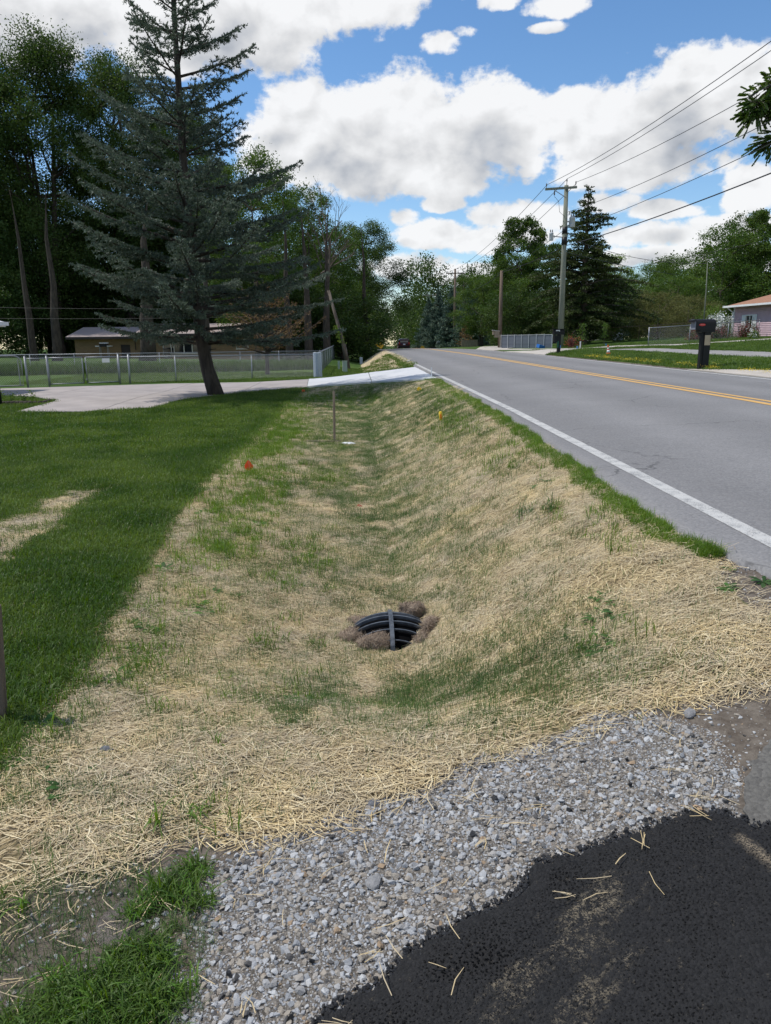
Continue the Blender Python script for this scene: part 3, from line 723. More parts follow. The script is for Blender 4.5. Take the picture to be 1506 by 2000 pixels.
DT = {}
DT['a'] = tree_meshes('tall_oak', 20, 4.6, 3.5, 11, M_leafdark, M_barkdark, nl=36, sub=22, leaves=104000, leaf=.155, multi=3, lobr=.44, tr=.34)
DT['b'] = tree_meshes('broad_oak', 15, 4.6, 2.2, 12, M_leafdark, M_barkdark, nl=26, sub=20, leaves=64000, leaf=.145, lobr=.38, tr=.3)
DT['c'] = tree_meshes('maple', 13, 3.7, 2.2, 13, M_leafmid, nl=20, sub=16, leaves=34000, leaf=.15, lobr=.38, tr=.24)
DT['d'] = tree_meshes('pale_poplar', 9.5, 2.2, .9, 14, M_leaflight, nl=20, sub=14, leaves=20000, leaf=.14, lobr=.42, tr=.14, top=-.8)
DT['e'] = tree_meshes('walnut', 13, 3.6, 3.0, 15, M_walnut, nl=22, sub=13, leaves=24000, leaf=.21, lobr=.33, tr=.22, droop=.6)
DT['f'] = tree_meshes('round_tree', 10, 4.2, 1.0, 16, M_leafmid, nl=20, sub=18, leaves=36000, leaf=.15, lobr=.36, tr=.2)
DT['g'] = tree_meshes('weeping_crab', 3.4, 2.6, .1, 17, M_leafolive, nl=18, sub=20, leaves=17000, leaf=.10, lobr=.36, tr=.09, droop=1.2)
DT['h'] = tree_meshes('low_shrub_tree', 6, 3.4, .1, 18, M_leafdark, nl=18, sub=16, leaves=26000, leaf=.15, lobr=.42, tr=.12)

def T(kind, name, label, px_x, y, top, sx=1, rz=0, group=None, h0=None, cat='tree'):
    z = float(height(px_x, y)); H = {'a': 20, 'b': 15, 'c': 13, 'd': 9.5, 'e': 13, 'f': 10, 'g': 3.4, 'h': 6}[kind]
    return place_tree(name, DT[kind], label, px_x, y, sx, (top - z) / H, rz, group, cat, z)
GL = 'dark trees of the wood behind the brick house'
# left wood
T('a', 'oak_tree', 'tallest dark many-stemmed tree at the left edge behind the fences', -26.6, 69, 25.0, 1.15, 0, GL)
T('a', 'oak_tree', 'dark tall tree just left of the spruce top with a rounded crown', -21.3, 74, 25.2, 1.08, 2.2, GL)
T('a', 'oak_tree', 'tall dark tree cut by the left edge of the view', -32.5, 67, 24, 1.3, 4.0, GL)
T('a', 'oak_tree', 'tall dark tree showing through the upper boughs of the blue spruce', -17.4, 78, 22.5, 1.1, 1.1, GL)
T('b', 'oak_tree', 'broad dark tree standing behind the middle of the blue spruce', -12.6, 73, 16.6, 1.1, .5, GL)
T('b', 'oak_tree', 'broad dark tree low at the far left above the driveway gates', -30.0, 76, 13.5, 1.25, 1.7, GL)
T('b', 'oak_tree', 'broad dark tree whose boughs hang over the left end of the brick house roof', -24.5, 79, 14, 1.3, 3.0, GL)
T('b', 'oak_tree', 'broad dark tree rising above the brick house roof left of the spruce', -17.5, 78, 13.0, 1.25, 5.0, GL)
T('b', 'oak_tree', 'dark broad tree in the gap between the tall oaks at the far left', -32, 76, 17.5, 1.4, .9, GL)
T('c', 'maple_tree', 'bushy green tree just right of the spruce top above the fence', -7.8, 60, 14.2, 1.0, .4, 'green trees right of the blue spruce')
T('c', 'maple_tree', 'bushy green tree whose crown carries the bare dead twigs on top', -4.0, 66, 13.0, .95, 2.4, 'green trees right of the blue spruce')
T('c', 'maple_tree', 'bushy green tree half hidden between the spruce and the leaning pole', -6.2, 75, 13.6, 1.0, 4.0, 'green trees right of the blue spruce')
T('b', 'oak_tree', 'dark tree whose canopy reaches over the left verge of the road', 1.0, 84, 12.9, .95, 2.0, 'trees along the left verge')
T('c', 'maple_tree', 'green tree behind the leaning pole, left of the overhanging canopy', -1.6, 72, 10.8, .85, .9, 'trees along the left verge')
T('b', 'oak_tree', 'small dark tree low behind the corner of the chain link fence', -3.6, 72, 9.3, .75, 2.9, 'trees along the left verge')
T('b', 'oak_tree', 'farthest dark tree leaning its canopy over the road crest from the left', 1.3, 120, 11.2, 1.05, .2, 'trees along the left verge')
T('h', 'shrub_tree', 'low dark shrubby tree behind the white slatted roll', -6.6, 63, 6.2, 1.1, .7, 'low dark undergrowth of the left wood')
HL = ['low dark shrubby tree at the far left edge behind the gates, the lower of two', 'low dark shrubby mass beyond the left edge trunk, outermost', 'low dark tree in the gap above the left end of the brick roof', 'low dark tree above the middle of the brick roof', 'low dark shrub right of the brick house behind the pale trunk', 'low dark shrub nearest the verge behind the leaning pole', 'low dark tree filling the shade above the right end of the brick house']
HL += ['low dark shrubby tree number %s of the row behind the house' % w_ for w_ in ('four', 'five', 'six', 'seven', 'three', 'two', 'eight', 'nine', 'ten', 'eleven', 'twelve', 'one')]
for i, (x, y, tp) in enumerate([(-30, 62, 7.0), (-34, 60, 7), (-21.5, 76, 6.5), (-13.5, 80, 6), (-5, 62, 5), (-1.2, 64, 4.5), (-8.5, 76, 6), (-10.5, 76, 7.5), (-14.5, 76, 8.5), (-20.5, 77, 8.5), (-27.5, 72, 7), (-36, 64, 8), (-27, 78, 8.5), (-36, 70, 9), (-2, 88, 7), (-9, 82, 9), (-4, 98, 8)]):
    T('h', 'shrub_tree', HL[i], x, y, tp, 1.25, i * 1.3, 'low dark undergrowth of the left wood')
# bare dead tree above the maple
rs = random.Random(5); mb = MB(); 
def bare(mb, p, d, L, r, depth):
    q = p + d * L; mb.tube([p, p.lerp(q, .5) + Vector((rs.uniform(-.05, .05) * L, 0, .04 * L)), q], [r, r * .7, r * .45], 4, False)
    if depth:
        for k in range(3):
            bare(mb, p.lerp(q, rs.uniform(.5, 1)), (d + Vector((rs.uniform(-.7, .7), rs.uniform(-.5, .5), rs.uniform(-.15, .5)))).normalized(), L * rs.uniform(.5, .75), r * .5, depth - 1)
bare(mb, Vector((0, 0, -.2)), Vector((.1, 0, 1)).normalized(), 9.5, .22, 0)
for k in range(9): bare(mb, Vector((.1 * k, 0, 6.2 + .4 * k)), Vector((rs.uniform(-.3, 1), rs.uniform(-.4, .4), rs.uniform(.25, .8))).normalized(), rs.uniform(1.6, 2.6), .06, 3)
o = mb.build('dead_tree', M_bark, None, loc=(0, 0, 0)); o.location = (-2.9, 61.5, float(height(-2.9, 61.5)))
tag(o, 'dead tree with bare grey twigs poking out above the green crown right of the spruce', 'dead tree')
# thin dark trunks standing in the shade of the left wood
Mtr = []
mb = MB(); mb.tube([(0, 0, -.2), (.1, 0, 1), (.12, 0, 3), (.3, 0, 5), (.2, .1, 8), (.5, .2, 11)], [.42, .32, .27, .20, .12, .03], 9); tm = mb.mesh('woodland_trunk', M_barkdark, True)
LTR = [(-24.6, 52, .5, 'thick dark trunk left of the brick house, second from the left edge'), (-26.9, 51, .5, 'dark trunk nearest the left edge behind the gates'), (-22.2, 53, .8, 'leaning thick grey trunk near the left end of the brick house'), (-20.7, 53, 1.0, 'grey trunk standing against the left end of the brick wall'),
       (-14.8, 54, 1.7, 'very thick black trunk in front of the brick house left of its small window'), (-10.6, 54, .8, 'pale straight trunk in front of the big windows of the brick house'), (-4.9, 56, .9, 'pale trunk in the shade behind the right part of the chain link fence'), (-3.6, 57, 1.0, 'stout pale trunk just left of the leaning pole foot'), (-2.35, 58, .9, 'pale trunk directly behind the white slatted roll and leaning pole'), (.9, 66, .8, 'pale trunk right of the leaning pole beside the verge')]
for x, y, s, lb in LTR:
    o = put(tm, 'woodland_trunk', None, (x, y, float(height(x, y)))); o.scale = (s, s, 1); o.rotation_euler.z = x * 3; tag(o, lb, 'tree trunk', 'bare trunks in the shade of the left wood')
# small bare-twigged pine in the fenced yard
BPM = conifer_meshes('thin_pine', 4.3, lambda z, a: np.interp(z, [0, 1.2, 2.2, 4.3], [2.2, 3.6, 2.6, .3]), 8, M_dry, base=1.15, whorl=.30, nb=7, tr=.13, twig=.14, nd=10, nl=.09, nw=.016, e_low=8, e_high=30, bare=.1)
t = place_tree('thin_pine_tree', BPM, 'small thin pine with brown bare twigs standing in the fenced yard', -4.45, 37.5, cat='pine')
t.scale = (.85, .85, 1)
# right side
def cedar_r(z, a): return np.interp(z, [0, .8, 2.5, 4.5, 6.3, 6.8, 8.5, 11.3], [3.0, 4.0, 4.3, 3.9, 2.7, 1.9, 1.4, .12]) * (1 + .24 * sin(3 * a + z))
CDM = conifer_meshes('cedar', 11.2, cedar_r, 21, M_cedar, base=.9, whorl=.36, nb=7, tr=.34, twig=.15, nd=30, nl=.15, nw=.075, e_low=4, e_high=30, bare=.15, droop=.75, jitter=.45, bark=M_bark, maxneedles=110000)
place_tree('cedar_tree', CDM, 'big dark drooping conifer behind the near utility pole across the road', 17.0, 57, cat='conifer')
def far_r(z, a): return np.interp(z, [0, .5, 8], [2.7, 2.75, .08])
FSM = conifer_meshes('far_spruce', 8, far_r, 31, M_spruce2, base=.3, whorl=.36, nb=9, tr=.14, twig=.2, nd=22, nl=.24, nw=.12, e_low=-8, e_high=25, bare=.2, sub=True, maxneedles=34000)
for i, (x, y, tp, s, lb) in enumerate([(14.6, 101, 7.6, .9, 'blue spruce nearest the camera in the row beyond the crossarm pole'), (13.9, 112, 8.3, .95, 'blue spruce in the middle of the roadside row, tallest of them'), (13.0, 121, 8.6, 1.0, 'blue-green spruce third in the roadside row beyond the crest'), (12.6, 133, 8.0, 1.1, 'spruce at the far end of the roadside row near the tall bracket pole'), (16.6, 108, 7.5, 1.0, 'spruce standing just behind the roadside row of spruces')]):
    z = float(height(x, y)); place_tree('spruce_tree', FSM, lb, x, y, s, (tp - z) / 8, i, 'roadside row of spruces', 'spruce')
dm = conifer_meshes('dry_spruce', 3, lambda z, a: np.interp(z, [0, 3], [1.5, .2]), 33, M_dry, base=.3, whorl=.35, nb=6, tr=.05, twig=.2, nd=14, nl=.2, nw=.06, sub=False)
place_tree('dry_spruce', dm, 'small dried golden conifer at the foot of the roadside spruces', 14.0, 97, cat='shrub')
GR = 'green trees across the road'
T('d', 'poplar_tree', 'light green upright tree right of the crossarm pole, the nearer of the pale ones', 19.2, 99, 8.7, 1.0, 0, GR)
T('d', 'poplar_tree', 'light green upright tree between the two brown poles, behind its paler neighbour', 19.6, 116, 10.2, 1.25, 2, GR)
T('d', 'poplar_tree', 'yellowish bushy tree low beside the brown pole with the wooden box', 18.0, 92, 5.2, 1.1, 4, GR)
T('c', 'maple_tree', 'dark green tree behind the top of the crossarm pole', 20.9, 150, 12.8, 1.1, 1, GR)
T('b', 'oak_tree', 'dark tree behind the light green poplars across the road', 24.5, 128, 11.0, .9, 3, GR)
T('e', 'walnut_tree', 'tall feathery walnut left of the near utility pole', 16.3, 77, 12.3, .85, 0, GR)
T('c', 'maple_tree', 'leafy tree filling the space under the walnut crown left of the near pole', 16.1, 75, 8.6, .95, 3.3, GR)
T('c', 'maple_tree', 'leafy green tree directly behind the short brown pole', 13.8, 84, 7.6, .9, 1.3, GR)
T('e', 'walnut_tree', 'feathery tree between the walnut and the drooping conifer', 20.2, 82, 10.6, .85, 2.5, GR)
T('b', 'oak_tree', 'dark shaded tree low behind the grey slatted fence', 17.2, 82, 8.6, .85, 2.2, GR)
T('h', 'shrub_tree', 'dark shrub directly behind the grey slatted fence', 14.6, 70, 5.0, .95, 1.2, GR)
T('h', 'shrub_tree', 'dark shrub right of the near utility pole behind the red flowers', 18.2, 70, 4.8, 1.05, 3.2, GR)
T('h', 'shrub_tree', 'dark shrub in the shade right of the big drooping conifer', 21.6, 64, 4.9, .9, 5.2, GR)
T('d', 'poplar_tree', 'light green tree peeping out right of the drooping conifer crown', 23.0, 70, 8.3, 1.1, 1, GR)
T('c', 'maple_tree', 'distant small green tree left of the grey roof', 39.0, 118, 10.6, .8, 1, GR)
T('c', 'maple_tree', 'distant rounded green tree directly above the grey roof', 43.0, 118, 10.2, .75, 4, GR)
T('f', 'round_tree', 'rounded green tree right of the grey roof behind the olive bush', 35.4, 88, 8.9, .8, 0, GR)
T('f', 'round_tree', 'bright green rounded tree behind the thin antenna mast', 31.8, 76, 8.4, .85, 2, GR)
T('f', 'round_tree', 'big dark green rounded tree behind the pink house', 32.6, 68, 9.9, .95, 4, GR)
T('f', 'round_tree', 'dark green rounded tree low left of the pink house gutter', 27.2, 64, 5.8, .8, 1, GR)
T('f', 'round_tree', 'large dark tree cut by the right edge behind the pink house', 36.5, 66, 8.4, 1.1, 5, GR)
T('e', 'walnut_tree', 'feathery walnut above the pink house at the right edge', 35.2, 68, 11.5, .75, 1, GR)
T('g', 'weeping_tree', 'broad olive-brown weeping bush in front of the grey roof', 23.2, 58, 4.15, 1.0, 0)
T('g', 'weeping_tree', 'smaller olive weeping bush left of the pink house', 26.4, 60, 3.9, .9, 2)
# overhanging walnut at the right edge: pinnate leaves on boughs, the trunk stands outside the view
rs2 = np.random.RandomState(44); mb = MB(); PV = []
for c0 in [(14.15, 28, 9.05), (14.65, 28, 9.55), (14.2, 28.2, 8.75), (15.2, 28, 9.9), (15.6, 28, 9.0), (15.4, 27.7, 9.5), (14.95, 28, 9.0), (14.75, 28, 7.75), (15.3, 28.2, 7.9), (16.2, 28, 8.4), (16.5, 28.3, 10.0), (17.2, 28, 9.1), (18.2, 28.6, 10.3), (18, 27, 8.6), (19.5, 28, 10.6), (20, 29, 9)]:
    c = np.array(c0); mb.tube([(19.5, 28, 6.2), tuple((c + [19.5, 28, 6.2]) / 2 + [0, 0, .4]), c0], [.12, .06, .02], 5, False)
    for k in range(46):
        d = nrm(rs2.normal(size=3) * np.array([1, 1, .8]) + np.array([-.45, 0, -.15])); b0 = c + d * rs2.uniform(.05, .52); L = rs2.uniform(.25, .42); d2 = nrm(d + np.array([-.2, 0, -.5]))
        mb.tube([tuple(c), tuple(b0), tuple(b0 + d2 * L)], [.012, .007, .003], 3, False)
        for j in range(9):
            p = b0 + d2 * L * (j + 1) / 9; sdv = nrm(np.cross(d2, [0, 0, 1]) + .01)
            for s_ in (-1, 1):
                ld = nrm(sdv * s_ + d2 * .7 + np.array([0, 0, -.35])); q = p + ld * .12; wv = nrm(np.cross(ld, [.1, .9, .6]) + rs2.normal(0, .3, 3)) * .036
                PV += [p, (p + q) / 2 + wv, q, (p + q) / 2 - wv]
PV = np.array(PV)
mb.tube([(20.5, 28, 0), (20.2, 28, 3), (19.5, 28, 6.2), (19.3, 28, 9)], [.3, .24, .2, .1], 8)
z0 = float(height(20.5, 28))
t = thing('walnut_tree', 'near walnut whose feathery boughs hang into the top right corner', 'tree', (20.5, 28, z0))
mb.build('trunk', M_bark, t, True, world=True)
put(raw_mesh('walnut_leaf_sprays', PV - np.array([20.5, 28, z0]), [np.arange(len(PV)).reshape(-1, 4)], M_walnut), 'crown', t)
# far woods that close the view beyond the crest
rs3 = np.random.RandomState(9); Vs = []; Cc = []
for (x0, x1, y0, y1, n_, hh) in [(-60, -34, 60, 110, 10, 15), (-36, -6, 84, 100, 24, 9), (-34, -5, 90, 170, 20, 14), (-16, 1, 140, 260, 34, 16), (-5, 5, 260, 330, 14, 17), (11, 36, 145, 230, 46, 17), (26, 80, 130, 160, 22, 12), (38, 62, 80, 115, 16, 10), (24, 34, 92, 110, 6, 6), (1, 14, 330, 370, 14, 18)]:
    for k in range(n_):
        x = rs3.uniform(x0, x1); y = rs3.uniform(y0, y1); z = float(height(x, y)); h = hh * rs3.uniform(.75, 1.1)
        for q in range(40):
            a = rs3.uniform(0, 2 * pi); u = rs3.uniform(0, 1); rr = 4.2 * math.sqrt(max(0, 1 - (2 * u - 1) ** 2 * .85)) * rs3.uniform(.4, 1)
            Cc.append((x + cos(a) * rr, y + sin(a) * rr, z + .3 + (h - .3) * u))
Cc = np.array(Cc); Pp = np.repeat(Cc, 48, 0) + rs3.normal(size=(len(Cc) * 48, 3)) * .72
V, F = leaf_quads(Pp, .42, rs3, .7, .65)
o = put(raw_mesh('far_wood', V, [F], M_leafdark), 'far_wood', None, kind='stuff'); tag(o, 'dark green distant woods closing the view on both sides of the road', 'wood')
print('far wood quads', len(F))
# ------------------------------------------------------------------ things
H1 = lambda x, y: float(height(x, y))
M_galv = material('galvanised_steel', (.25, .26, .27), (.34, .35, .36), 20, .45, metal=.6)
M_black = material('black_plastic', (.010, .010, .011), rough=.5, spec=.3)
M_grate = material('grate_black_plastic', (.045, .052, .062), (.095, .108, .125), 30, .42, .15, 60, spec=.6)
M_poleg = material('green_treated_pole', (.15, .165, .125), (.22, .225, .18), 3, .9, .5, 20, stretch=(3, 3, .3))
M_poleb = material('old_brown_pole', (.12, .085, .060), (.19, .14, .105), 3, .95, .6, 20, stretch=(3, 3, .3))
M_wood = material('weathered_wood', (.20, .155, .11), (.33, .27, .20), 6, .9, .5, 30, stretch=(4, 4, .4))
M_wire = material('black_cable', (.02, .02, .022), rough=.6)
M_tin = material('grey_painted_can', (.42, .44, .45), (.52, .54, .55), 4, .5)
M_wht = material('white_paint', (.72, .73, .74), (.80, .80, .79), 3, .5)
M_glass = material('dark_window_glass', (.015, .018, .02), rough=.08, spec=.8)
M_orange = material('orange_plastic', (.80, .16, .04), rough=.6, trans=.3)
M_yel = material('yellow_plastic', (.85, .55, .03), rough=.5)
M_red = material('red_paint', (.55, .04, .03), rough=.5)
M_cer = material('brown_porcelain', (.10, .07, .06), rough=.3)

# --- storm drain inlet: domed beehive grate, half buried
gxx, gyy = .19, 4.62; gz = -.855
t = thing('drain_grate', 'round black domed drain grate sunk in the straw-lined ditch bottom', 'drain grate', (gxx, gyy, gz))
R = .305; hh = .185
def dome(r): return hh * math.sqrt(max(0, 1 - (r / R) ** 2)) 
mb = MB(); ringr = R
mb.lathe([(R + .035, -.03), (R + .035, .012), (R - .005, .02), (R - .01, -.03)], n=40); mb.build('rim', M_grate, t, True)
def arc_bar(y0, name='cross_bar', wdt=.014, dep=.018):
    half = math.sqrt(max(0, R * R - y0 * y0)); pts = []
    for i in range(19):
        x = -half + 2 * half * i / 18; r = math.hypot(x, y0); pts.append((x, y0, dome(min(r, R))))
    mb = MB(); vs = []; fs = []
    for i, (x, y, z) in enumerate(pts):
        nn = Vector((x, y, z * (R / hh) ** 2 * .6 + .02)).normalized()
        p = Vector((x, y, z))
        s_ = Vector((0, 1, 0)) * wdt / 2
        for a, b in ((-1, 0), (1, 0), (1, -1), (-1, -1)): vs.append(tuple(p + s_ * a + nn * (dep * b)))
    n = len(pts)
    for i in range(n - 1):
        for k in range(4): fs.append((i * 4 + k, i * 4 + (k + 1) % 4, (i + 1) * 4 + (k + 1) % 4, (i + 1) * 4 + k))
    mb.add(vs, fs); return mb.build(name, M_grate, t)
for y0 in (-.235, -.155, -.07, .02, .11, .20): arc_bar(y0)
for x0, wd in ((0.0, .027),):
    mb = MB(); vs = []; fs = []; half = math.sqrt(R * R - x0 * x0)
    for i in range(19):
        y = -half + 2 * half * i / 18; z = dome(min(math.hypot(x0, y), R)) + .006; nn = Vector((x0, y, z + .12)).normalized(); p = Vector((x0, y, z))
        for a, b in ((-1, .008), (1, .008), (1, -.03), (-1, -.03)): vs.append(tuple(p + Vector((a * wd / 2, 0, 0)) + nn * b))
    for i in range(18):
        for k in range(4): fs.append((i * 4 + k, i * 4 + (k + 1) % 4, (i + 1) * 4 + (k + 1) % 4, (i + 1) * 4 + k))
    mb.add(vs, fs); mb.build('spine_bar', M_grate, t)
# embossed lettering pad on the spine
mb = MB(); rr_ = random.Random(3)
for i in range(9):
    y = -.14 + i * .018; z = dome(abs(y)) + .014; mb.box((0, y, z), (.012 + .004 * (i % 3), .009, .004), rot=Matrix.Rotation(atan2(-y, z + .05), 3, 'X'))
mb.build('embossed_mark', M_grate, t)
# added black shell whose colour stands in for the darkness of the well
mb = MB(); mb.lathe([(R - .02, -.04)] + [((R - .03) * cos(q_), (hh - .034) * sin(q_)) for q_ in np.linspace(0, 1.5, 9)], n=28); mb.build('well_dark_shell', material('painted_well_dark', (.003, .003, .0035), rough=.9, spec=.05), t, True)
# curved black front plate with openings seen under the bars
mb = MB(); vs = []; n = 20
for i in range(n + 1):
    a = pi + pi * i / n; 
    for z in (-.04, .055): vs.append((cos(a) * (R - .02), sin(a) * (R - .02), z))
mb.add(vs, [(2 * i, 2 * i + 2, 2 * i + 3, 2 * i + 1) for i in range(n)]); mb.build('skirt', M_grate, t, True)

# --- fibrous sod clumps packed round the grate
def fibre_mat():
    m = bpy.data.materials.new('brown_root_fibre'); m.use_nodes = True; t_ = NT(m.node_tree); t_.n.clear(); MATS['fib'] = m
    out = t_.new('ShaderNodeOutputMaterial'); b = t_.new('ShaderNodeBsdfPrincipled'); b.inputs['Roughness'].default_value = 1; b.inputs['Specular IOR Level'].default_value = .1
    r = t_.new('ShaderNodeNewGeometry').outputs['Random Per Island']; co = t_.new('ShaderNodeTexCoord').outputs['Object']
    c = t_.mix(r, (.24, .175, .13), (.50, .40, .30)); c = t_.mix(t_.ss(.4, .7, t_.noise(co, 14, 4)), c, (.22, .165, .12)); t_.put(b.inputs[0], c); t_.l.new(b.outputs[0], out.inputs[0]); return m
M_fib = fibre_mat(); M_fibcore = material('root_mat', (.17, .125, .09), (.30, .23, .165), 30, 1.0, 1.0, 60)
def clump(name, label, x, y, z, sx, sy, sz, rz, seed, rx=0):
    rs = np.random.RandomState(seed); t = thing(name, label, 'sod clump', (x, y, z), rz, 'brown root clumps round the drain grate'); t.rotation_euler.x = rx
    bm = bmesh.new(); bmesh.ops.create_icosphere(bm, subdivisions=4, radius=1)
    for v in bm.verts:
        p = v.co.copy(); k = 1 + .22 * math.sin(3 * p.x + seed) * math.cos(2.5 * p.y + 2 * p.z) + .10 * (vnoise(p.x * 3 + 9, p.y * 3 + p.z * 5 + 9, 1, seed) - .5) * 2
        q = Vector([math.copysign(abs(c) ** .8, c) for c in p]) * k
        v.co = Vector((q.x * sx, q.y * sy, max(q.z, -.5) * sz))
    me = bpy.data.meshes.new('root_mat'); bm.to_mesh(me); bm.free(); me.materials.append(M_fibcore)
    for p in me.polygons: p.use_smooth = True
    put(me, 'root_mat', t)
    co = np.array([v.co[:] for v in me.vertices]); no = np.array([v.normal[:] for v in me.vertices])
    idx = rs.randint(0, len(co), 5200); c = co[idx] + rs.normal(size=(5200, 3)) * .004; nn = no[idx]
    d = nrm(np.cross(nn, rs.normal(size=(5200, 3))) + nn * rs.uniform(-.1, .75, (5200, 1))); L = rs.uniform(.012, .045, (5200, 1)); wv = nrm(np.cross(d, nn)) * .0009
    mid = c + d * L * .5 + nn * .006; e = c + d * L + nn * rs.uniform(-.006, .006, (5200, 1))
    V = np.stack([c - wv, c + wv, mid + wv, mid - wv, e + wv * .6, e - wv * .6], 1).reshape(-1, 3); i6 = np.arange(5200)[:, None] * 6
    put(raw_mesh('root_fibres', V, [np.concatenate([i6 + [0, 1, 2, 3], i6 + [3, 2, 4, 5]])], M_fib), 'root_fibres', t, kind='stuff')
clump('sod_clump', 'largest brown root clump, propped up behind the right shoulder of the grate', .345, 4.83, -.745, .080, .06, .095, .3, 1, .3)
clump('sod_clump', 'brown root clump curling round the right side of the grate', .455, 4.56, -.755, .048, .105, .085, -.35, 2)
clump('sod_clump', 'small brown root clump lying on the right front of the rim', .385, 4.405, -.775, .045, .05, .05, .5, 3)
clump('sod_clump', 'flat brown root clump lying on the left front of the grate', .085, 4.405, -.775, .092, .05, .052, .15, 4)
clump('sod_clump', 'brown root clump at the left end of the grate, half buried in straw', -.075, 4.53, -.785, .058, .07, .045, -.5, 5)
clump('sod_clump', 'low brown root clump behind the left shoulder of the grate', -.01, 4.80, -.795, .085, .05, .04, .2, 6)

# --- utility poles
def insulator(mb, p, h=.16, r=.045):
    mb.lathe([(r * .5, 0), (r, h * .2), (r * .6, h * .35), (r, h * .5), (r * .55, h * .65), (r * .9, h * .8), (r * .3, h)], p, 8)
PX, PY = 13.0, 48.2; PZ = H1(PX, PY)
t = thing('utility_pole', 'tall grey-green utility pole with crossarm and transformer by the black mailbox', 'utility pole', (PX, PY, PZ))
MB().tube([(.02, 0, -.3), (0, 0, 4.5), (-.02, 0, 10.15 - PZ)], [.20, .165, .125], 14).build('pole_shaft', M_poleg, t, True)
MB().tube([(0, 0, 7.05 - PZ + .1), (0, 0, 7.05 - PZ - .35)], [.172, .176], 14).build('wrap_band', M_black, t, True)
MB().tube([(0, 0, 8.3 - PZ - .55), (0, 0, 8.3 - PZ - .95)], [.163, .166], 14).build('wrap_band', M_black, t, True)
mb = MB(); mb.box((-.38, -.14, 9.96 - PZ), (1.95, .10, .13), rot=Matrix.Rotation(-.06, 3, 'Y')); mb.build('crossarm', M_poleg, t)
MB().tube([(-.8, -.15, 9.86 - PZ), (-.02, -.15, 9.40 - PZ)], .022, 6).build('arm_brace', M_galv, t)
for xx, zz in ((-1.28, 9.96), (.52, 10.08)):
    mb = MB(); mb.tube([(xx, -.14, zz - PZ), (xx, -.14, zz - PZ + .14)], .015, 6); insulator(mb, (xx, -.14, zz - PZ + .12)); mb.build('insulator', M_cer, t, True)
mb = MB(); mb.tube([(0, 0, 10.1 - PZ), (0, 0, 10.38 - PZ)], .02, 6); insulator(mb, (0, 0, 10.36 - PZ)); mb.build('insulator', M_cer, t, True)
mb = MB(); insulator(mb, (-.78, -.15, 9.55 - PZ), .26, .05); mb.build('fuse_cutout', M_cer, t, True)
def transformer(x, y, z, r, h, par):
    o = MB().lathe([(.02, -.02), (r * .92, 0), (r, .04), (r, h - .05), (r * 1.04, h - .04), (r * 1.04, h), (r * .8, h + .05), (.02, h + .07)], (x, y, z), 16).build('transformer_can', M_tin, par, True)
    for dxx in (-r * .45, r * .45):
        mb = MB(); insulator(mb, (x + dxx, y, z + h + .04), .18, .04); mb.build('bushing', M_cer, o, True)
    MB().box((x - r * 1.2 * (1 if x > 0 else -1), y, z + h * .6), (r * .8, .06, .08)).build('bracket', M_galv, o)
transformer(.42, -.05, 7.72 - PZ, .18, .56, t)
transformer(-.86, -.1, 6.95 - PZ, .13, .42, t)
MB().tube([(-.75, -.1, 7.2 - PZ), (-.1, 0, 7.15 - PZ)], .03, 6).build('arm_bracket', M_galv, t)
MB().tube([(-.78, -.15, 9.5 - PZ), (-.5, -.16, 9.2 - PZ), (-.42, -.16, 8.6 - PZ), (-.15, -.1, 8.4 - PZ), (.25, -.1, 8.45 - PZ)], .012, 5, False).build('jumper_wire', M_wire, t)
def plain_pole(label, x, y, ztop, r, mat, armz=None, arm=2.0, armx=0.0, can=None, name='utility_pole', lean=0, brace=True, group='utility poles down the road'):
    z = H1(x, y); t = thing(name, label, 'utility pole', (x, y, z), 0, group); h = ztop - z
    MB().tube([(0, 0, -.3), (lean * .5, 0, h * .5), (lean, 0, h)], [r, r * .85, r * .68], 10).build('pole_shaft', mat, t, True)
    if armz:
        za = armz - z
        MB().box((armx + lean, -r, za), (arm, .11, .13)).build('crossarm', mat, t)
        if brace:
            for s_ in (-1, 1):
                if abs(armx) > .3 and s_ * armx < 0: continue
                MB().tube([(lean, -r - .02, za - .65), (lean + s_ * .75, -r - .02, za - .05)], .03, 5).build('arm_brace', M_galv, t)
        for s_ in (-1, -.35, .35, 1):
            mb = MB(); insulator(mb, (armx + lean + s_ * arm * .46, -r, za + .06), .22, .06); mb.build('insulator', M_tin, t, True)
    if can: transformer(can[0], -.1, can[1] - z, .2, .6, t)
    return t
plain_pole('second utility pole down the road with a level crossarm, brown and tall', 13.9, 108, 10.55, .20, M_poleb, 9.95, 2.6)
plain_pole('third pole down the road whose long arm reaches left, with a white can', 14.6, 140, 9.0, .2, M_poleb, 8.7, 2.6, -1.1, (.32, 6.2))
plain_pole('short brown pole without crossarm between walnut and poplar, a box on its foot', 11.35, 60, 6.2, .17, M_poleb, group=None)
plain_pole('small far pole on the left in the gap above the road crest', 11.2, 210, 6.5, .16, M_poleb, 6.0, 2.6, 0, (.3, 4.6))
plain_pole('very distant thin pole with a white can right of the car', 15.8, 235, 9.6, .14, M_tin, 8.6, 1.6, -.5, (-.2, 7.6))
plain_pole('thin distant pole leaning beside the small far pole', 10.2, 205, 5.6, .1, M_poleb, 4.8, 1.4, group=None)
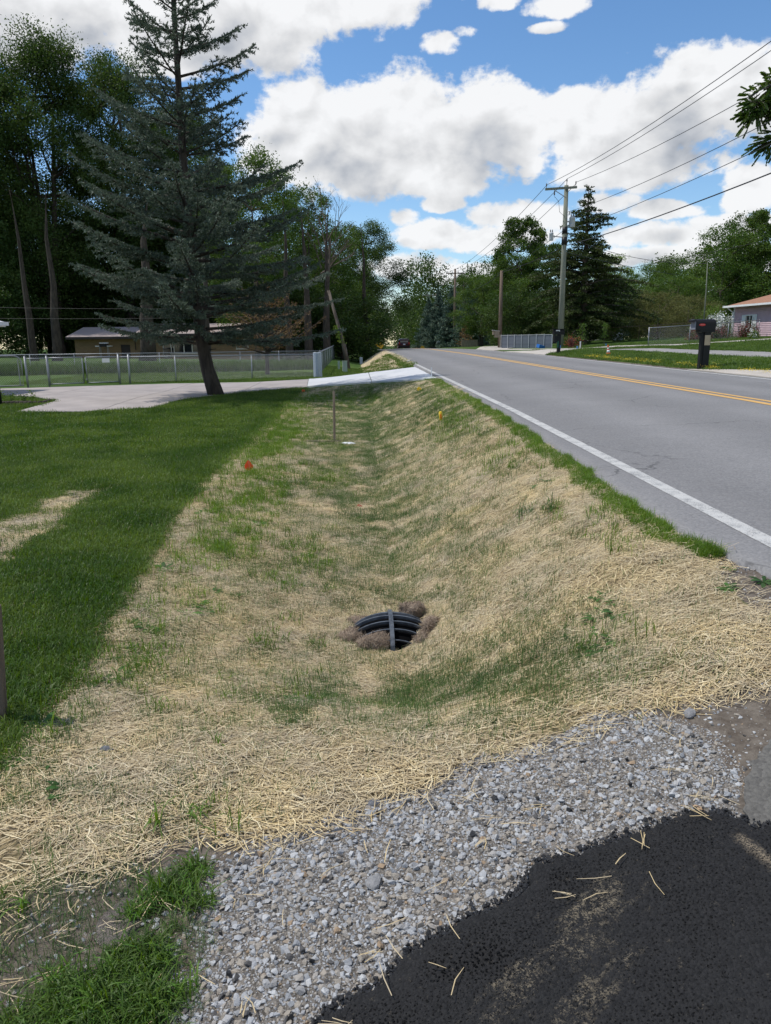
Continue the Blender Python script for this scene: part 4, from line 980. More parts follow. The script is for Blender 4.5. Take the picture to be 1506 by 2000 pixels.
# leaning pole on the left verge with vine
lz = H1(-.55, 45)
t = thing('leaning_pole', 'grey wooden pole leaning left with a vine round its middle', 'pole', (-.55, 45, lz))
MB().tube([(.05, 0, -.2), (-.35, 0, 1.9), (-1.05, 0, 3.9 - lz)], [.115, .10, .085], 10).build('pole_shaft', M_bark, t, True)
MB().tube([(.10, 0, -.2), (-.18, 0, 1.5)], [.09, .07], 8).build('support_stub', M_bark, t, True)
rs = np.random.RandomState(2); tt = rs.uniform(0, 1, 420); Pn = np.column_stack([-.28 - .38 * tt + rs.normal(0, .10, 420), rs.normal(0, .12, 420), 1.55 + 1.0 * tt + rs.normal(0, .05, 420)])
V, F = leaf_quads(Pn, .10, rs); put(raw_mesh('vine', V, [F], M_leaflight), 'vine', t)
MB().tube([(-1.0, 0, 3.6 - lz), (-1.25, -.3, 3.5 - lz), (-1.6, -.6, 3.42 - lz)], .012, 4).build('loose_wire', M_wire, t)
# --- wires
def wire(label, a, b, sag, r=.011, n=22, grp='overhead wires along the road'):
    pts = []
    for i in range(n + 1):
        u = i / n; p = Vector(a).lerp(Vector(b), u); p.z -= 4 * sag * u * (1 - u); pts.append(p)
    o = MB().tube(pts, r, 5, False).build('overhead_wire', M_wire, None, loc=tuple(pts[0])); return tag(o, label, 'wire', grp)
wire('topmost wire of the close pair, from the near pole to the upper right edge', (13.0, 48.2, 10.52), (13.0, -6, 10.9), 1.0, .013)
wire('second wire of the close pair, rising from the crossarm to the upper right', (11.72, 48.1, 10.15), (11.9, -6, 10.5), 1.15, .013)
wire('third wire from the top, from the right end of the crossarm to the right edge', (13.52, 48.1, 10.3), (14.3, -6, 10.5), 1.25, .013)
wire('fourth wire from the top, behind the drooping conifer tip', (13.1, 48.1, 8.6), (13.3, -6, 9.0), 1.1, .013)
wire('thin wire passing behind the can on the near pole to the right edge', (13.1, 48.1, 7.5), (13.2, -6, 8.0), .75, .013)
wire('thickest cable, lowest of the bundle right of the near pole', (13.1, 48.1, 6.65), (13.1, -6, 7.0), .75, .024)
for k, (a, b, s_, r_, lb) in enumerate([((11.72, 48.1, 10.12), (12.9, 108, 10.1), .8, .016, 'left wire of the span from the near crossarm to the second pole'), ((13.0, 48.2, 10.5), (13.9, 108, 10.15), .8, .016, 'middle wire of the span between the near pole and the second pole'), ((13.52, 48.1, 10.2), (14.9, 108, 10.1), .9, .016, 'right wire of the span between the near pole and the second pole'), ((13.0, 48.2, 7.6), (13.8, 108, 8.2), .9, .016, 'lower wire of the span towards the second pole'), ((13.0, 48.1, 6.6), (11.4, 60, 6.1), .12, .024, 'thick cable from the near pole to the short brown pole'), ((11.4, 60, 6.05), (13.9, 108, 7.5), .6, .022, 'cable from the short brown pole towards the second pole'),
    ((12.9, 108, 10.1), (12.4, 140, 8.9), .3, .02, 'left wire of the span to the third pole'), ((13.9, 108, 10.1), (13.3, 140, 8.9), .35, .02, 'middle wire of the span to the third pole'), ((14.9, 108, 10.1), (14.6, 140, 8.9), .4, .02, 'right wire of the span to the third pole')]):
    wire(lb, a, b, s_, r_)
wire('service wire sloping down from the near pole to the thin mast', (13.1, 48.2, 7.2), (20.23, 44.0, 5.15), .45, .014)
wire('thin wire crossing above the grey roof to the right edge', (17.0, 57, 5.6), (34, 50, 8.8), .3, .014)
wire('lowest thin wire from behind the conifer over the grey roof', (13.1, 48.4, 6.3), (42, 80, 6.8), .5, .016)
wire('upper of two faint wires across the left wood', (-40, 52, 4.15), (-3, 50, 3.2), .35, .012, grp='faint wires across the left wood')
wire('lower of two faint wires across the left wood', (-40, 52, 3.3), (-3, 50, 2.7), .35, .012, grp='faint wires across the left wood')

# --- mailboxes
def glyph_text(parent, txt, size, loc, rot, mat, name, ext=.002):
    cu = bpy.data.curves.new(name, 'FONT'); cu.body = txt; cu.size = size; cu.extrude = ext; cu.align_x = 'CENTER'; cu.align_y = 'CENTER'
    tmp = bpy.data.objects.new(name, cu); COL.objects.link(tmp); dg = bpy.context.evaluated_depsgraph_get()
    me = bpy.data.meshes.new_from_object(tmp.evaluated_get(dg)); bpy.data.objects.remove(tmp); me.materials.clear(); me.materials.append(mat)
    o = put(me, name, parent, loc); o.rotation_euler = rot; return o
mz = H1(10.05, 21.5)
t = thing('mailbox', 'large black plastic mailbox with red lettering oval and beige panel on its post', 'mailbox', (9.93, 21.5, mz), radians(4))
h0 = 1.62 - mz
# box points to the road (-x)
def mail_body(L, wd, hb, z0, mat, par, name='box_body'):
    prof = [(-wd / 2, 0), (wd / 2, 0)] + [(wd / 2 * cos(a), hb - wd / 2 * .85 + wd / 2 * .85 * sin(a) ) for a in [pi * i / 12 for i in range(13)]]
    vs = []; n = len(prof)
    for x, k in ((-L / 2, .9), (-L / 2 + .03, 1.0), (L / 2 - .03, 1.0), (L / 2, .94)):
        for y, z in prof: vs.append((x, y * k, z0 + hb / 2 + (z - hb / 2) * k))
    fs = [tuple(range(n - 1, -1, -1)), tuple(3 * n + i for i in range(n))]
    for r_ in range(3):
        for i in range(n): fs.append((r_ * n + i, r_ * n + (i + 1) % n, (r_ + 1) * n + (i + 1) % n, (r_ + 1) * n + i))
    mb = MB(); mb.add(vs, fs); return mb.build(name, mat, par, False)
bz = 1.30 - mz
bd = mail_body(.60, .27, .30, bz - .02 + .0, M_black, t)
mb = MB(); mb.box((-.315, 0, bz + .11), (.014, .245, .24)); dd = mb.build('door', material('grey_mailbox_door', (.20, .21, .24), rough=.5), t)
mb = MB(); mb.box((-.35, 0, bz + .235), (.13, .262, .06), rot=Matrix.Rotation(-.25, 3, 'Y'), taper=.85); mb.build('hood_lip', M_black, t)
mb = MB(); mb.box((.06, 0, bz - .05), (.46, .24, .07)); mb.build('platform', M_black, t)
mb = MB(); mb.box((.10, 0, (bz - .08) / 2 - .05), (.19, .17, bz + .02)); mb.build('post', M_black, t)
mb = MB(); mb.box((-.03, -.005, (bz - .2) / 2), (.09, .12, bz - .2)); mb.build('post_rib', M_black, t)
mb = MB(); mb.add([(-.20, .05, bz - .09), (.02, .05, bz - .09), (.02, .05, bz - .34), (-.20, -.05, bz - .09), (.02, -.05, bz - .09), (.02, -.05, bz - .34)], [(0, 1, 2), (5, 4, 3), (0, 3, 4, 1), (1, 4, 5, 2), (2, 5, 3, 0)]); mb.build('corner_gusset', M_black, t)
mb = MB(); mb.box((.10, -.088, bz - .31), (.17, .008, .28)); mb.build('beige_panel', material('beige_panel', (.42, .33, .22), (.46, .37, .25), 5, .7), t)
mb = MB(); mb.lathe([(.001, 0), (.055, 0), (.055, .004), (.001, .004)], n=24); o = mb.build('red_label', M_red, t); o.scale = (1.75, .62, 1); o.rotation_euler = (pi / 2, 0, 0); o.location = (-.12, -.137, bz + .12)
mb = MB()
for i, (w_, h_) in enumerate(((.016, .034), (.010, .020), (.010, .020), (.012, .020), (.010, .020), (.012, .022))): mb.box((-.165 + i * .018, -.143, bz + .12 + (h_ - .02) / 2), (w_ * .7, .003, h_))
tag(mb.build('label_lettering', material('label_pale_red', (.75, .30, .26), rough=.6), t), kind='stuff')
# second mailbox
mz2 = H1(10.25, 38.4)
t = thing('mailbox', 'black mailbox with a newspaper tube in front of the near utility pole', 'mailbox', (10.25, 38.4, mz2), radians(8))
bz = 1.24 - mz2
mail_body(.56, .26, .27, bz, M_black, t)
mb = MB(); mb.box((-.01, 0, bz + .268), (.66, .30, .03)); mb.build('lid', M_black, t)
mb = MB(); mb.box((.04, 0, bz / 2 - .1), (.15, .15, bz + .2)); mb.build('post', M_black, t)
mb = MB(); mb.box((-.17, -.02, bz - .20), (.18, .20, .34)); mb.build('newspaper_tube', M_black, t)
mb = MB()
for x_, z_, w_, h_ in ((-.17, .20, .05, .05), (-.11, .205, .05, .045), (-.05, .205, .05, .045), (.0, .19, .03, .08)): mb.box((x_, -.137, bz + z_), (w_, .004, h_))
tag(mb.build('number_stickers', M_wht, t), kind='stuff')
mb = MB(); mb.box((-.04, -.09, bz - .48), (.05, .02, .32)); mb.build('green_tag', material('green_plastic', (.02, .16, .10), rough=.5), t)
mb = MB(); mb.box((.10, -.09, bz - .60), (.05, .02, .16)); mb.build('blue_tag', material('blue_plastic', (.10, .22, .45), rough=.5), t)
# wooden box mailbox on the short pole
mz3 = H1(10.9, 58)
t = thing('mailbox', 'weathered wooden mailbox hung on the foot of the short brown pole', 'mailbox', (11.0, 59.4, mz3), 0)
mb = MB(); mb.box((-.1, 0, 1.15), (.5, .3, .28)); mb.build('box_body', M_wood, t)
mb = MB(); mb.box((-.1, 0, 1.32), (.6, .4, .04), rot=Matrix.Rotation(.12, 3, 'Y')); mb.build('lid', material('pale_tin_lid', (.45, .43, .40), rough=.6), t)
mb = MB(); mb.box((.05, 0, .9), (.5, .3, .2)); mb.build('newspaper_box', M_wood, t)
mb = MB(); mb.box((.25, .15, .5), (.08, .08, 1.0)); mb.build('post', M_wood, t)
# --- traffic cone
cz = H1(10.9, 32.6); t = thing('traffic_cone', 'tilted orange and white traffic cone on the grass across the road', 'traffic cone', (10.95, 32.6, cz)); t.rotation_euler = (.05, -.14, 0)
MB().box((0, 0, .015), (.26, .26, .03)).build('base', M_orange, t)
MB().lathe([(.095, .03), (.075, .13)], n=14).build('cone_lower', M_orange, t, True)
MB().lathe([(.075, .132), (.055, .24)], n=14).build('reflective_band', M_wht, t, True)
MB().lathe([(.055, .242), (.046, .28)], n=14).build('cone_middle', M_orange, t, True)
MB().lathe([(.046, .282), (.036, .34)], n=14).build('reflective_band', M_wht, t, True)
MB().lathe([(.036, .342), (.022, .45), (.01, .455)], n=14).build('cone_tip', M_orange, t, True)
# --- stakes, flags, litter
sz_ = H1(-.45, 13.6)
t = tag(MB().box((0, 0, .40), (.040, .020, .94), taper=.95).build('wooden_stake', M_wood, None, loc=(0, 0, 0)), 'thin upright wooden stake standing in the ditch', 'stake'); t.location = (-.43, 13.12, sz_); t.rotation_euler = (.01, .01, .3)
def flag(x, y, label, mat, w_=.12, h_=.12, pole=.16, cat='marker flag'):
    z = H1(x, y); t = thing('marker_flag', label, cat, (x, y, z), .3)
    MB().tube([(0, 0, -.03), (0, 0, pole)], .002, 4).build('wire_stem', M_galv, t)
    mb = MB(); n = 6; vs = []
    for i in range(n + 1):
        u = i / n; hgt = h_ * (1 - .95 * abs(u - .45) * 2); yy = .02 * sin(u * 6)
        vs += [((u - .5) * w_, yy, pole - h_ * .55 - hgt * .5), ((u - .5) * w_, yy + .01, pole - h_ * .55 + hgt * .5)]
    mb.add(vs, [(2 * i, 2 * i + 2, 2 * i + 3, 2 * i + 1) for i in range(n)]); o = mb.build('flag_cloth', mat, t)
    s_ = o.modifiers.new('thickness', 'SOLIDIFY'); s_.thickness = .0015
flag(-1.49, 9.98, 'crumpled orange-red marker flag on the left bank of the ditch', M_orange, .12, .19, .17)
flag(-1.66, 23.0, 'small faded orange flag low by the concrete drive at the end of the ditch', M_orange, .10, .12, .1)
flag(1.45, 17.6, 'small yellow-orange flag in the grass near the far end of the road bank', M_yel, .12, .12, .12)
flag(.0, 8.2, 'tiny red scrap flag in the middle of the ditch', M_red, .07, .04, .03)
z = H1(1.33, 11.9); t = thing('yellow_marker', 'short bright yellow marker post on the road-side bank', 'marker post', (1.33, 11.9, z)); t.rotation_euler = (0, -.08, 0)
MB().lathe([(.026, -.03), (.026, .145), (.018, .155), (.004, .157)], n=10).build('tube', M_yel, t, True); MB().box((0, -.027, .08), (.02, .003, .07)).build('label_strip', M_orange, t)
z = H1(1.93, 20.7); o = MB().box((0, 0, .14), (.022, .012, .34)).build('marker_stick', M_wht, None, loc=(0, 0, 0)); o.location = (2.0, 20.3, z); tag(o, 'thin pale marker stick where the concrete apron meets the road', 'marker stick')
# white plastic bag
rs = np.random.RandomState(6); bm = bmesh.new(); bmesh.ops.create_icosphere(bm, subdivisions=3, radius=1)
for v in bm.verts: v.co = Vector((v.co.x * .14, v.co.y * .05, v.co.z * .022)) * (1 + .35 * (vnoise(v.co.x * 4 + 7, v.co.y * 4 + v.co.z * 3 + 7, 1, 3) - .5) * 2)
me = bpy.data.meshes.new('plastic_scrap'); bm.to_mesh(me); bm.free(); me.materials.append(M_wht)
o = put(me, 'plastic_scrap', None, (-.18, 12.75, H1(-.18, 12.75) + .02)); o.rotation_euler.z = -.4; tag(o, 'crumpled white plastic scrap lying beside the wooden stake', 'litter')
z = H1(-.72, 12.95); o = MB().box((0, 0, .03), (.62, .025, .012)).build('wood_strip', M_wood, None, loc=(0, 0, 0)); o.location = (-.62, 12.9, H1(-.62, 12.9)); o.rotation_euler = (0, .02, .05); tag(o, 'thin wooden strip lying on the straw left of the stake', 'wood strip')
# leaning weathered post at left edge
z = H1(-1.66, 3.12); o = MB().box((0, 0, .26), (.032, .07, .60), taper=.92).build('fence_post', material('dark_weathered_wood', (.10, .075, .055), (.17, .13, .10), 6, .9, .6, 30, stretch=(4, 4, .4)), None, loc=(0, 0, 0)); o.location = (-1.64, 3.12, z); o.rotation_euler = (0, .07, .2); tag(o, 'weathered grey wooden post cut by the left edge of the lawn', 'post')
# --- utility pedestals on the left verge
z = H1(-.45, 42); t = thing('utility_pedestal', 'pale green utility box at the foot of the leaning pole', 'utility box', (-.68, 41, H1(-.68, 41) + .28), .1)
MB().box((0, 0, .05), (.26, .22, .56), taper=.94).build('cabinet', material('pale_green_metal', (.30, .38, .32), (.35, .42, .36), 3, .5), t); MB().box((0, 0, .34), (.28, .24, .03)).build('lid', MATS['pale_green_metal'], t)
MB().box((0, 0, -.35), (.16, .12, .3)).build('foot', MATS['pale_green_metal'], t)
o = MB().box((0, 0, .2), (.12, .12, .65)).build('utility_pedestal', MATS['pale_green_metal'], None, loc=(0, 0, 0)); o.location = (-1.05, 43, H1(-1.05, 43)); tag(o, 'narrow pale utility post left of the green utility box', 'utility box')
o = MB().box((0, 0, .2), (.22, .2, .6)).build('utility_pedestal', M_tin, None, loc=(0, 0, 0)); o.location = (.3, 58, H1(.3, 58)); tag(o, 'small grey utility box farther down the left verge', 'utility box')

# --- chain link fence on the left
M_link = material('galvanised_wire', (.22, .235, .25), (.30, .315, .33), 10, .5, metal=.5)
def link_mesh(mb, L, z0, z1, sp=.075, r=.0022):
    """woven diagonals between x=0..L; square bars, one per wire"""
    Hh = z1 - z0; k = -Hh
    while k < L:
        for s_ in (1, -1):
            xa, xb = (k, k + Hh) if s_ > 0 else (k + Hh, k)
            za, zb = z0, z1
            pts = []
            (x0, zz0), (x1, zz1) = (xa, za), (xb, zb)
            lo, hi = 0.0, 1.0
            if x1 != x0:
                ta, tb = (0 - x0) / (x1 - x0), (L - x0) / (x1 - x0)
                if ta > tb: ta, tb = tb, ta
                lo, hi = max(lo, ta), min(hi, tb)
            if hi - lo > .02:
                p = (x0 + (x1 - x0) * lo, s_ * r * .6, zz0 + (zz1 - zz0) * lo); q = (x0 + (x1 - x0) * hi, s_ * r * .6, zz0 + (zz1 - zz0) * hi)
                mb.tube([p, q], r, 3, False)
        k += sp
def fence_run(name, label, a, b, posts, hgt=1.06, cap=True, group=None, r_link=.0024, sp=.075, thick_posts=(), top_rail=True, low=0.04):
    az_ = atan2(b[1] - a[1], b[0] - a[0]); L = math.hypot(b[0] - a[0], b[1] - a[1]); za = H1(*a); zb = H1(*b); pit = math.atan2(zb - za, L)
    t = thing(name, label, 'fence', (a[0], a[1], za), az_, group); t.rotation_euler.y = -pit
    for i, u in enumerate(posts):
        thick = i in thick_posts
        mb = MB(); mb.tube([(u * L, 0, -.3), (u * L, 0, hgt + (.05 if thick else -.01))], .038 if thick else .026, 10); o = mb.build('post', M_galv, t, True)
        MB().ball((u * L, 0, hgt + (.05 if thick else -.005)), (.036 if thick else .028,) * 3, 8, 5).build('post_cap', M_galv, o, True)
    if top_rail: MB().tube([(0, 0, hgt - .02), (L, 0, hgt - .02)], .02, 8).build('top_rail', M_galv, t, True)
    mb = MB(); link_mesh(mb, L, low, hgt - .01, sp, r_link); tag(mb.build('chain_link_mesh', M_link, t), kind='stuff')
    mb = MB(); k = 0
    while k < L and top_rail: mb.tube([(k, 0, hgt - .02), (k + .02, 0, hgt + .04)], .003, 3, False); k += sp
    if top_rail: tag(mb.build('wire_twists', M_link, t), kind='stuff')
    return t
def gate(label, a, b, hgt=1.02, sign=False):
    az_ = atan2(b[1] - a[1], b[0] - a[0]); L = math.hypot(b[0] - a[0], b[1] - a[1]); z = min(H1(*a), H1(*b)) + .03
    t = thing('fence_gate', label, 'gate', (a[0], a[1], z), az_, 'chain link gate leaves on the driveway')
    fr = [(.03, 0, .06), (.03, 0, hgt), (L - .03, 0, hgt), (L - .03, 0, .06), (.03, 0, .06)]
    mb = MB()
    for i in range(4): mb.tube([fr[i], fr[i + 1]], .022, 8)
    mb.build('gate_frame', M_galv, t, True)
    mb = MB(); link_mesh(mb, L - .06, .06, hgt, .075, .0024); mb.v = [(x + .03, y, zz) for x, y, zz in mb.v]; tag(mb.build('chain_link_mesh', M_link, t), kind='stuff')
    for zz in (.2, .85): MB().box((.01, 0, zz), (.06, .07, .05)).build('hinge', M_galv, t)
    if sign: MB().box((L * .62, -.03, hgt - .13), (.28, .012, .16)).build('blank_sign', M_wht, t)
    return t
FP = [(-12.11, 28.05), (-11.51, 28.5), (-10.42, 29.25), (-9.35, 29.95), (-1.88, 33.99)]
fence_run('chain_link_fence', 'narrow chain link panel between the rolling gate and the double gate', FP[0], FP[1], [0, 1], thick_posts=(0, 1))
gate('left leaf of the double chain link gate across the lawn side', FP[1], (-10.45, 29.22))
gate('right leaf of the double gate with the small blank white sign', (-10.40, 29.27), FP[3], sign=True)
Lf = math.hypot(FP[4][0] - FP[3][0], FP[4][1] - FP[3][1])
fence_run('chain_link_fence', 'long chain link fence behind the blue spruce up to the white slatted roll', FP[3], FP[4], [0, .045, .26, .43, .645, 1.0], thick_posts=(0, 1, 5))
fence_run('chain_link_fence', 'chain link fence running away along the verge beside the leaning pole', FP[4], (-1.85, 62), [0, .12, .24, .36, .48, .60, .72, .84, 1], thick_posts=(0,), r_link=.004, sp=.11)
fence_run('chain_link_fence', 'faint second chain link fence at the back of the fenced lawn', (-22, 40.5), (-2.2, 45), [0, .11, .22, .33, .44, .55, .66, .77, .88, 1], hgt=1.0, r_link=.003, sp=.12)
# rolling gate with rounded corner at the far left
a = (-15.5, 26.2); b = (-12.22, 27.97); az_ = atan2(b[1] - a[1], b[0] - a[0]); L = math.hypot(b[0] - a[0], b[1] - a[1])
t = thing('driveway_gate', 'wide chain link gate with a rounded corner across the driveway at the left edge', 'gate', (a[0], a[1], H1(*a) + .04), az_)
pts = [(0, 0, .04), (0, 0, .8)] + [(.25 - .25 * cos(q), 0, .86 + .25 * sin(q)) for q in np.linspace(0, pi / 2, 6)] + [(L - .25 + .25 * sin(q), 0, .86 + .25 * cos(q)) for q in np.linspace(0, pi / 2, 6)] + [(L, 0, .04), (0, 0, .04)]
MB().tube(pts, .026, 8, False).build('gate_frame', M_galv, t, True)
mb = MB(); link_mesh(mb, L, .05, 1.02, .075, .0024); tag(mb.build('chain_link_mesh', M_link, t), kind='stuff')
MB().tube([(L * .97, 0, .04), (L * .97, 0, 1.0)], .018, 6).build('inner_upright', M_galv, t)
# white slatted roll at the corner
t = thing('lattice_roll', 'tall roll of white plastic lattice standing at the fence corner', 'lattice roll', (-1.76, 33.55, H1(-1.76, 33.7)), 0)
M_lat = material('white_lattice', (.50, .56, .64), (.62, .67, .73), 30, .5)
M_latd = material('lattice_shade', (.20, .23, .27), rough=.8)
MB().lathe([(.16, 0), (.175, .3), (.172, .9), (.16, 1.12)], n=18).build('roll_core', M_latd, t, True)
mb = MB(); 
for k in range(26):
    z = .02 + k * .043
    mb.lathe([(.178, z), (.186, z + .006), (.186, z + .022), (.178, z + .028)], n=18)
tag(mb.build('lattice_slats', M_lat, t), kind='stuff')
for k in range(9):
    a_ = pi + k * pi / 8; MB().box((cos(a_) * .187, sin(a_) * .187, .57), (.008, .012, 1.12), rz=a_).build('lattice_rib', M_lat, t)

# --- brick house on the left
M_brick = bpy.data.materials.new('tan_brick'); M_brick.use_nodes = True; q = NT(M_brick.node_tree); q.n.clear()
bs = q.new('ShaderNodeBsdfPrincipled'); bs.inputs['Roughness'].default_value = .9; out = q.new('ShaderNodeOutputMaterial')
bt = q.new('ShaderNodeTexBrick'); co = q.new('ShaderNodeTexCoord').outputs['Object']; cx, cy, cz_ = q.sep(co)
q.put(bt.inputs['Vector'], q.vec(q.m('ADD', cx, cy), cz_, 0)); bt.inputs['Scale'].default_value = 1; bt.inputs['Brick Width'].default_value = .30; bt.inputs['Row Height'].default_value = .10; bt.inputs['Mortar Size'].default_value = .014
bt.inputs['Color1'].default_value = (.20, .115, .05, 1); bt.inputs['Color2'].default_value = (.25, .155, .07, 1); bt.inputs['Mortar'].default_value = (.16, .115, .07, 1)
q.put(bs.inputs[0], bt.outputs[0]); q.l.new(bs.outputs[0], out.inputs[0])
M_shingle = material('grey_pink_shingle', (.30, .245, .225), (.38, .32, .30), 14, .95, .5, 30, stretch=(1, 4, 1))
M_trim = material('dark_brown_trim', (.035, .025, .02), rough=.7)
M_cream = material('cream_frame', (.55, .50, .40), rough=.6)
bx0, by0 = -21.95, 60.0; bzz = -.35
t = thing('brick_house', 'long low tan brick ranch house in the shade behind the left fences', 'house', (bx0, by0, bzz)); t.scale = (.857, .857, .92)
def wall_with_holes(mb, x0, x1, z0, z1, y, th, holes):
    xs = sorted({x0, x1} | {h[0] for h in holes} | {h[1] for h in holes})
    for xa, xb in zip(xs[:-1], xs[1:]):
        hs = [h for h in holes if h[0] <= xa + 1e-6 and h[1] >= xb - 1e-6]
        if not hs: mb.box(((xa + xb) / 2, y, (z0 + z1) / 2), (xb - xa, th, z1 - z0)); continue
        h = hs[0]
        if h[2] > z0: mb.box(((xa + xb) / 2, y, (z0 + h[2]) / 2), (xb - xa, th, h[2] - z0))
        if h[3] < z1: mb.box(((xa + xb) / 2, y, (h[3] + z1) / 2), (xb - xa, th, z1 - h[3]))
WH = 1.62 - bzz
holes = [(4.1, 4.95, 0, 1.35), (6.05 + .1, 7.15, .95, 1.75), (7.95, 11.3, .55, 1.52), (14.6, 15.7, .9, 1.7)]
mb = MB(); wall_with_holes(mb, 0, 5.9, 0, WH, .1, .2, holes[:1]); wall_with_holes(mb, 5.9, 18.5, 0, WH + .15, -.1, .2, holes[1:])
mb.box((0 + .1, 4.2, WH / 2), (.2, 8.0, WH)); mb.box((18.4, 4, WH / 2), (.2, 8.0, WH)); mb.box((9.2, 8.2, WH / 2), (18.4, .2, WH)); mb.box((9, 1.4, WH / 2), (17, .1, WH))
mb.build('wall', M_brick, t)
mb = MB()
def gable(mb, x0, x1, ya, yb, z, rise, th=.12):
    ym = (ya + yb) / 2
    for y0, y1, s_ in ((ya, ym, 1), (yb, ym, -1)):
        mb.add([(x0, y0, z), (x1, y0, z), (x1, y1, z + rise), (x0, y1, z + rise), (x0, y0, z - th), (x1, y0, z - th), (x1, y1, z + rise - th), (x0, y1, z + rise - th)],
               [(0, 1, 2, 3), (7, 6, 5, 4), (0, 4, 5, 1), (1, 5, 6, 2), (2, 6, 7, 3), (3, 7, 4, 0)])
gable(mb, -.5, 6.1, -.7, 8.8, WH + .06, .85); gable(mb, 5.6, 19, -.9, 8.8, WH + .24, .9); mb.build('roof', M_shingle, t)
mb = MB(); mb.box((2.8, -.72, WH - .06), (6.6, .05, .18)); mb.box((12.3, -.92, WH + .12), (13.4, .05, .18)); mb.build('fascia', M_trim, t)
d_ = MB().box((4.52, .12, .67), (.82, .06, 1.33)).build('door', M_trim, t)
MB().ball((4.2, .07, .65), .03, 6, 4).build('door_knob', M_galv, d_)
for i, h in enumerate(holes[1:]):
    xa, xb, za, zb = h; mb = MB(); f_ = .07
    mb.box(((xa + xb) / 2, -.2, zb - f_ / 2), (xb - xa, .08, f_)); mb.box(((xa + xb) / 2, -.2, za + f_ / 2), (xb - xa, .08, f_))
    for xx in (xa + f_ / 2, xb - f_ / 2): mb.box((xx, -.2, (za + zb) / 2), (f_, .08, zb - za - 2 * f_ - .004))
    if i == 1:
        for xx in (xa + .75, xa + 1.0, xa + 1.9, xa + 2.65): mb.box((xx, -.2, (za + zb) / 2), (.08, .07, zb - za - 2 * f_ - .004))
    o = mb.build('window', M_cream, t)
    MB().box(((xa + xb) / 2, -.14, (za + zb) / 2), (xb - xa - .02, .02, zb - za - .02)).build('pane', M_glass, o)
    MB().box(((xa + xb) / 2, -.24, za - .03), (xb - xa + .1, .12, .05)).build('sill', M_cream, o)
MB().tube([(5.45, -.05, WH - .2), (5.45, -.05, .9)], .04, 6).build('downspout', M_trim, t)
MB().tube([(4.9, 3, WH + .7), (4.9, 3, WH + 1.25)], .035, 6).build('vent_pipe', M_galv, t)
# grill table and bin by the wall
t = thing('grill', 'open barbecue grill with pale side shelves by the brick wall', 'grill', (-19.4, 59.0, H1(-19.4, 59.0)), 0)
MB().box((0, 0, .92), (1.2, .4, .04)).build('side_shelf', M_wht, t); MB().box((0, 0, .98), (.55, .45, .22)).build('firebox', M_black, t)
MB().box((0, .1, 1.15), (.6, .4, .05)).build('lid', M_wht, t)
for sx_ in (-.3, .3):
    for sy_ in (-.15, .15): MB().tube([(sx_, sy_, 0), (sx_, sy_, .9)], .02, 5).build('leg', M_galv, t)
t = thing('bin', 'small brown bin below the small window of the brick house', 'bin', (-14.7, 59.2, H1(-14.7, 59.2)), 0)
MB().lathe([(.22, 0), (.27, .75)], n=12).build('bin_body', material('brown_plastic', (.12, .09, .07), rough=.6), t); MB().lathe([(.29, .75), (.29, .80), (.2, .84)], n=12).build('lid', M_black, t)
# corner of a white soffit at the far left
t = thing('garage', 'white eave corner of a building cut by the left edge of the view', 'building', (-14.0, 23.5, H1(-14, 23.5)))
gz_ = 1.75 - H1(-14, 23.5)
mb = MB(); mb.add([(-4, -.9, gz_ + .1), (2.05, -.9, gz_ - .10), (2.05, 3, gz_ - .10), (-4, 3, gz_ + .1), (-4, -.9, gz_ + 1.6), (2.05, -.9, gz_ + .06), (2.05, 3, gz_ + .06), (-4, 3, gz_ + 1.6)], [(3, 2, 1, 0), (4, 5, 6, 7), (0, 1, 5, 4), (1, 2, 6, 5), (2, 3, 7, 6), (3, 0, 4, 7)])
mb.build('eave', M_wht, t); MB().box((2.11, 1, gz_ + .0), (.10, 4, .12)).build('gutter', M_wht, t)
MB().box((-2, 1, gz_ / 2 - .05), (4, 3.6, gz_ - .1)).build('wall', M_wht, t)
# lamp post foot and flower bed by the drive wedge
pz = H1(-9.35, 19.9)
o = MB().tube([(0, 0, -.1), (-.02, 0, 1.0), (-.04, 0, 2.2)], .055, 8).build('lamp_post', M_black, None, True, loc=(0, 0, 0)); o.location = (-9.36, 19.9, pz); tag(o, 'black lamp post cut by the left edge above the flower bed', 'lamp post')
t = thing('flower_bed', 'small dark flower bed with low edging by the point of the lawn at the driveway', 'flower bed', (-9.1, 20.4, H1(-9.1, 20.4)))
mb = MB()
for i in range(14): mb.ball((-.9 + i * .12, -.25 + .02 * sin(i), .03), (.08, .06, .055), 6, 4)
for i in range(6): mb.ball((.74 - .02 * i, -.2 + i * .13, .03), (.06, .08, .055), 6, 4)
mb.build('stone_edging', M_barkdark, t)
mb = MB(); mb.ball((-.1, .15, -.02), (.85, .45, .08), 18, 6); mb.build('mulch', material('dark_mulch', (.025, .018, .014), (.05, .035, .028), 20, 1, .8, 40), t)
rs = np.random.RandomState(3)
for x_, y_, hh_, mm in ((-.45, .0, .32, M_leaflight), (-.2, .05, .26, M_leafmid), (-.85, .1, .2, M_leafmid), (.35, .05, .30, M_leaflight), (.05, .2, .18, M_leafmid)):
    n = 90; u = rs.uniform(0, 1, n); Pq = np.column_stack([x_ + rs.normal(0, .05, n) * (.4 + u), y_ + rs.normal(0, .05, n), .05 + u * hh_]); V, F = leaf_quads(Pq, .05, rs); put(raw_mesh('bedding_plant', V, [F], mm), 'bedding_plant', t)

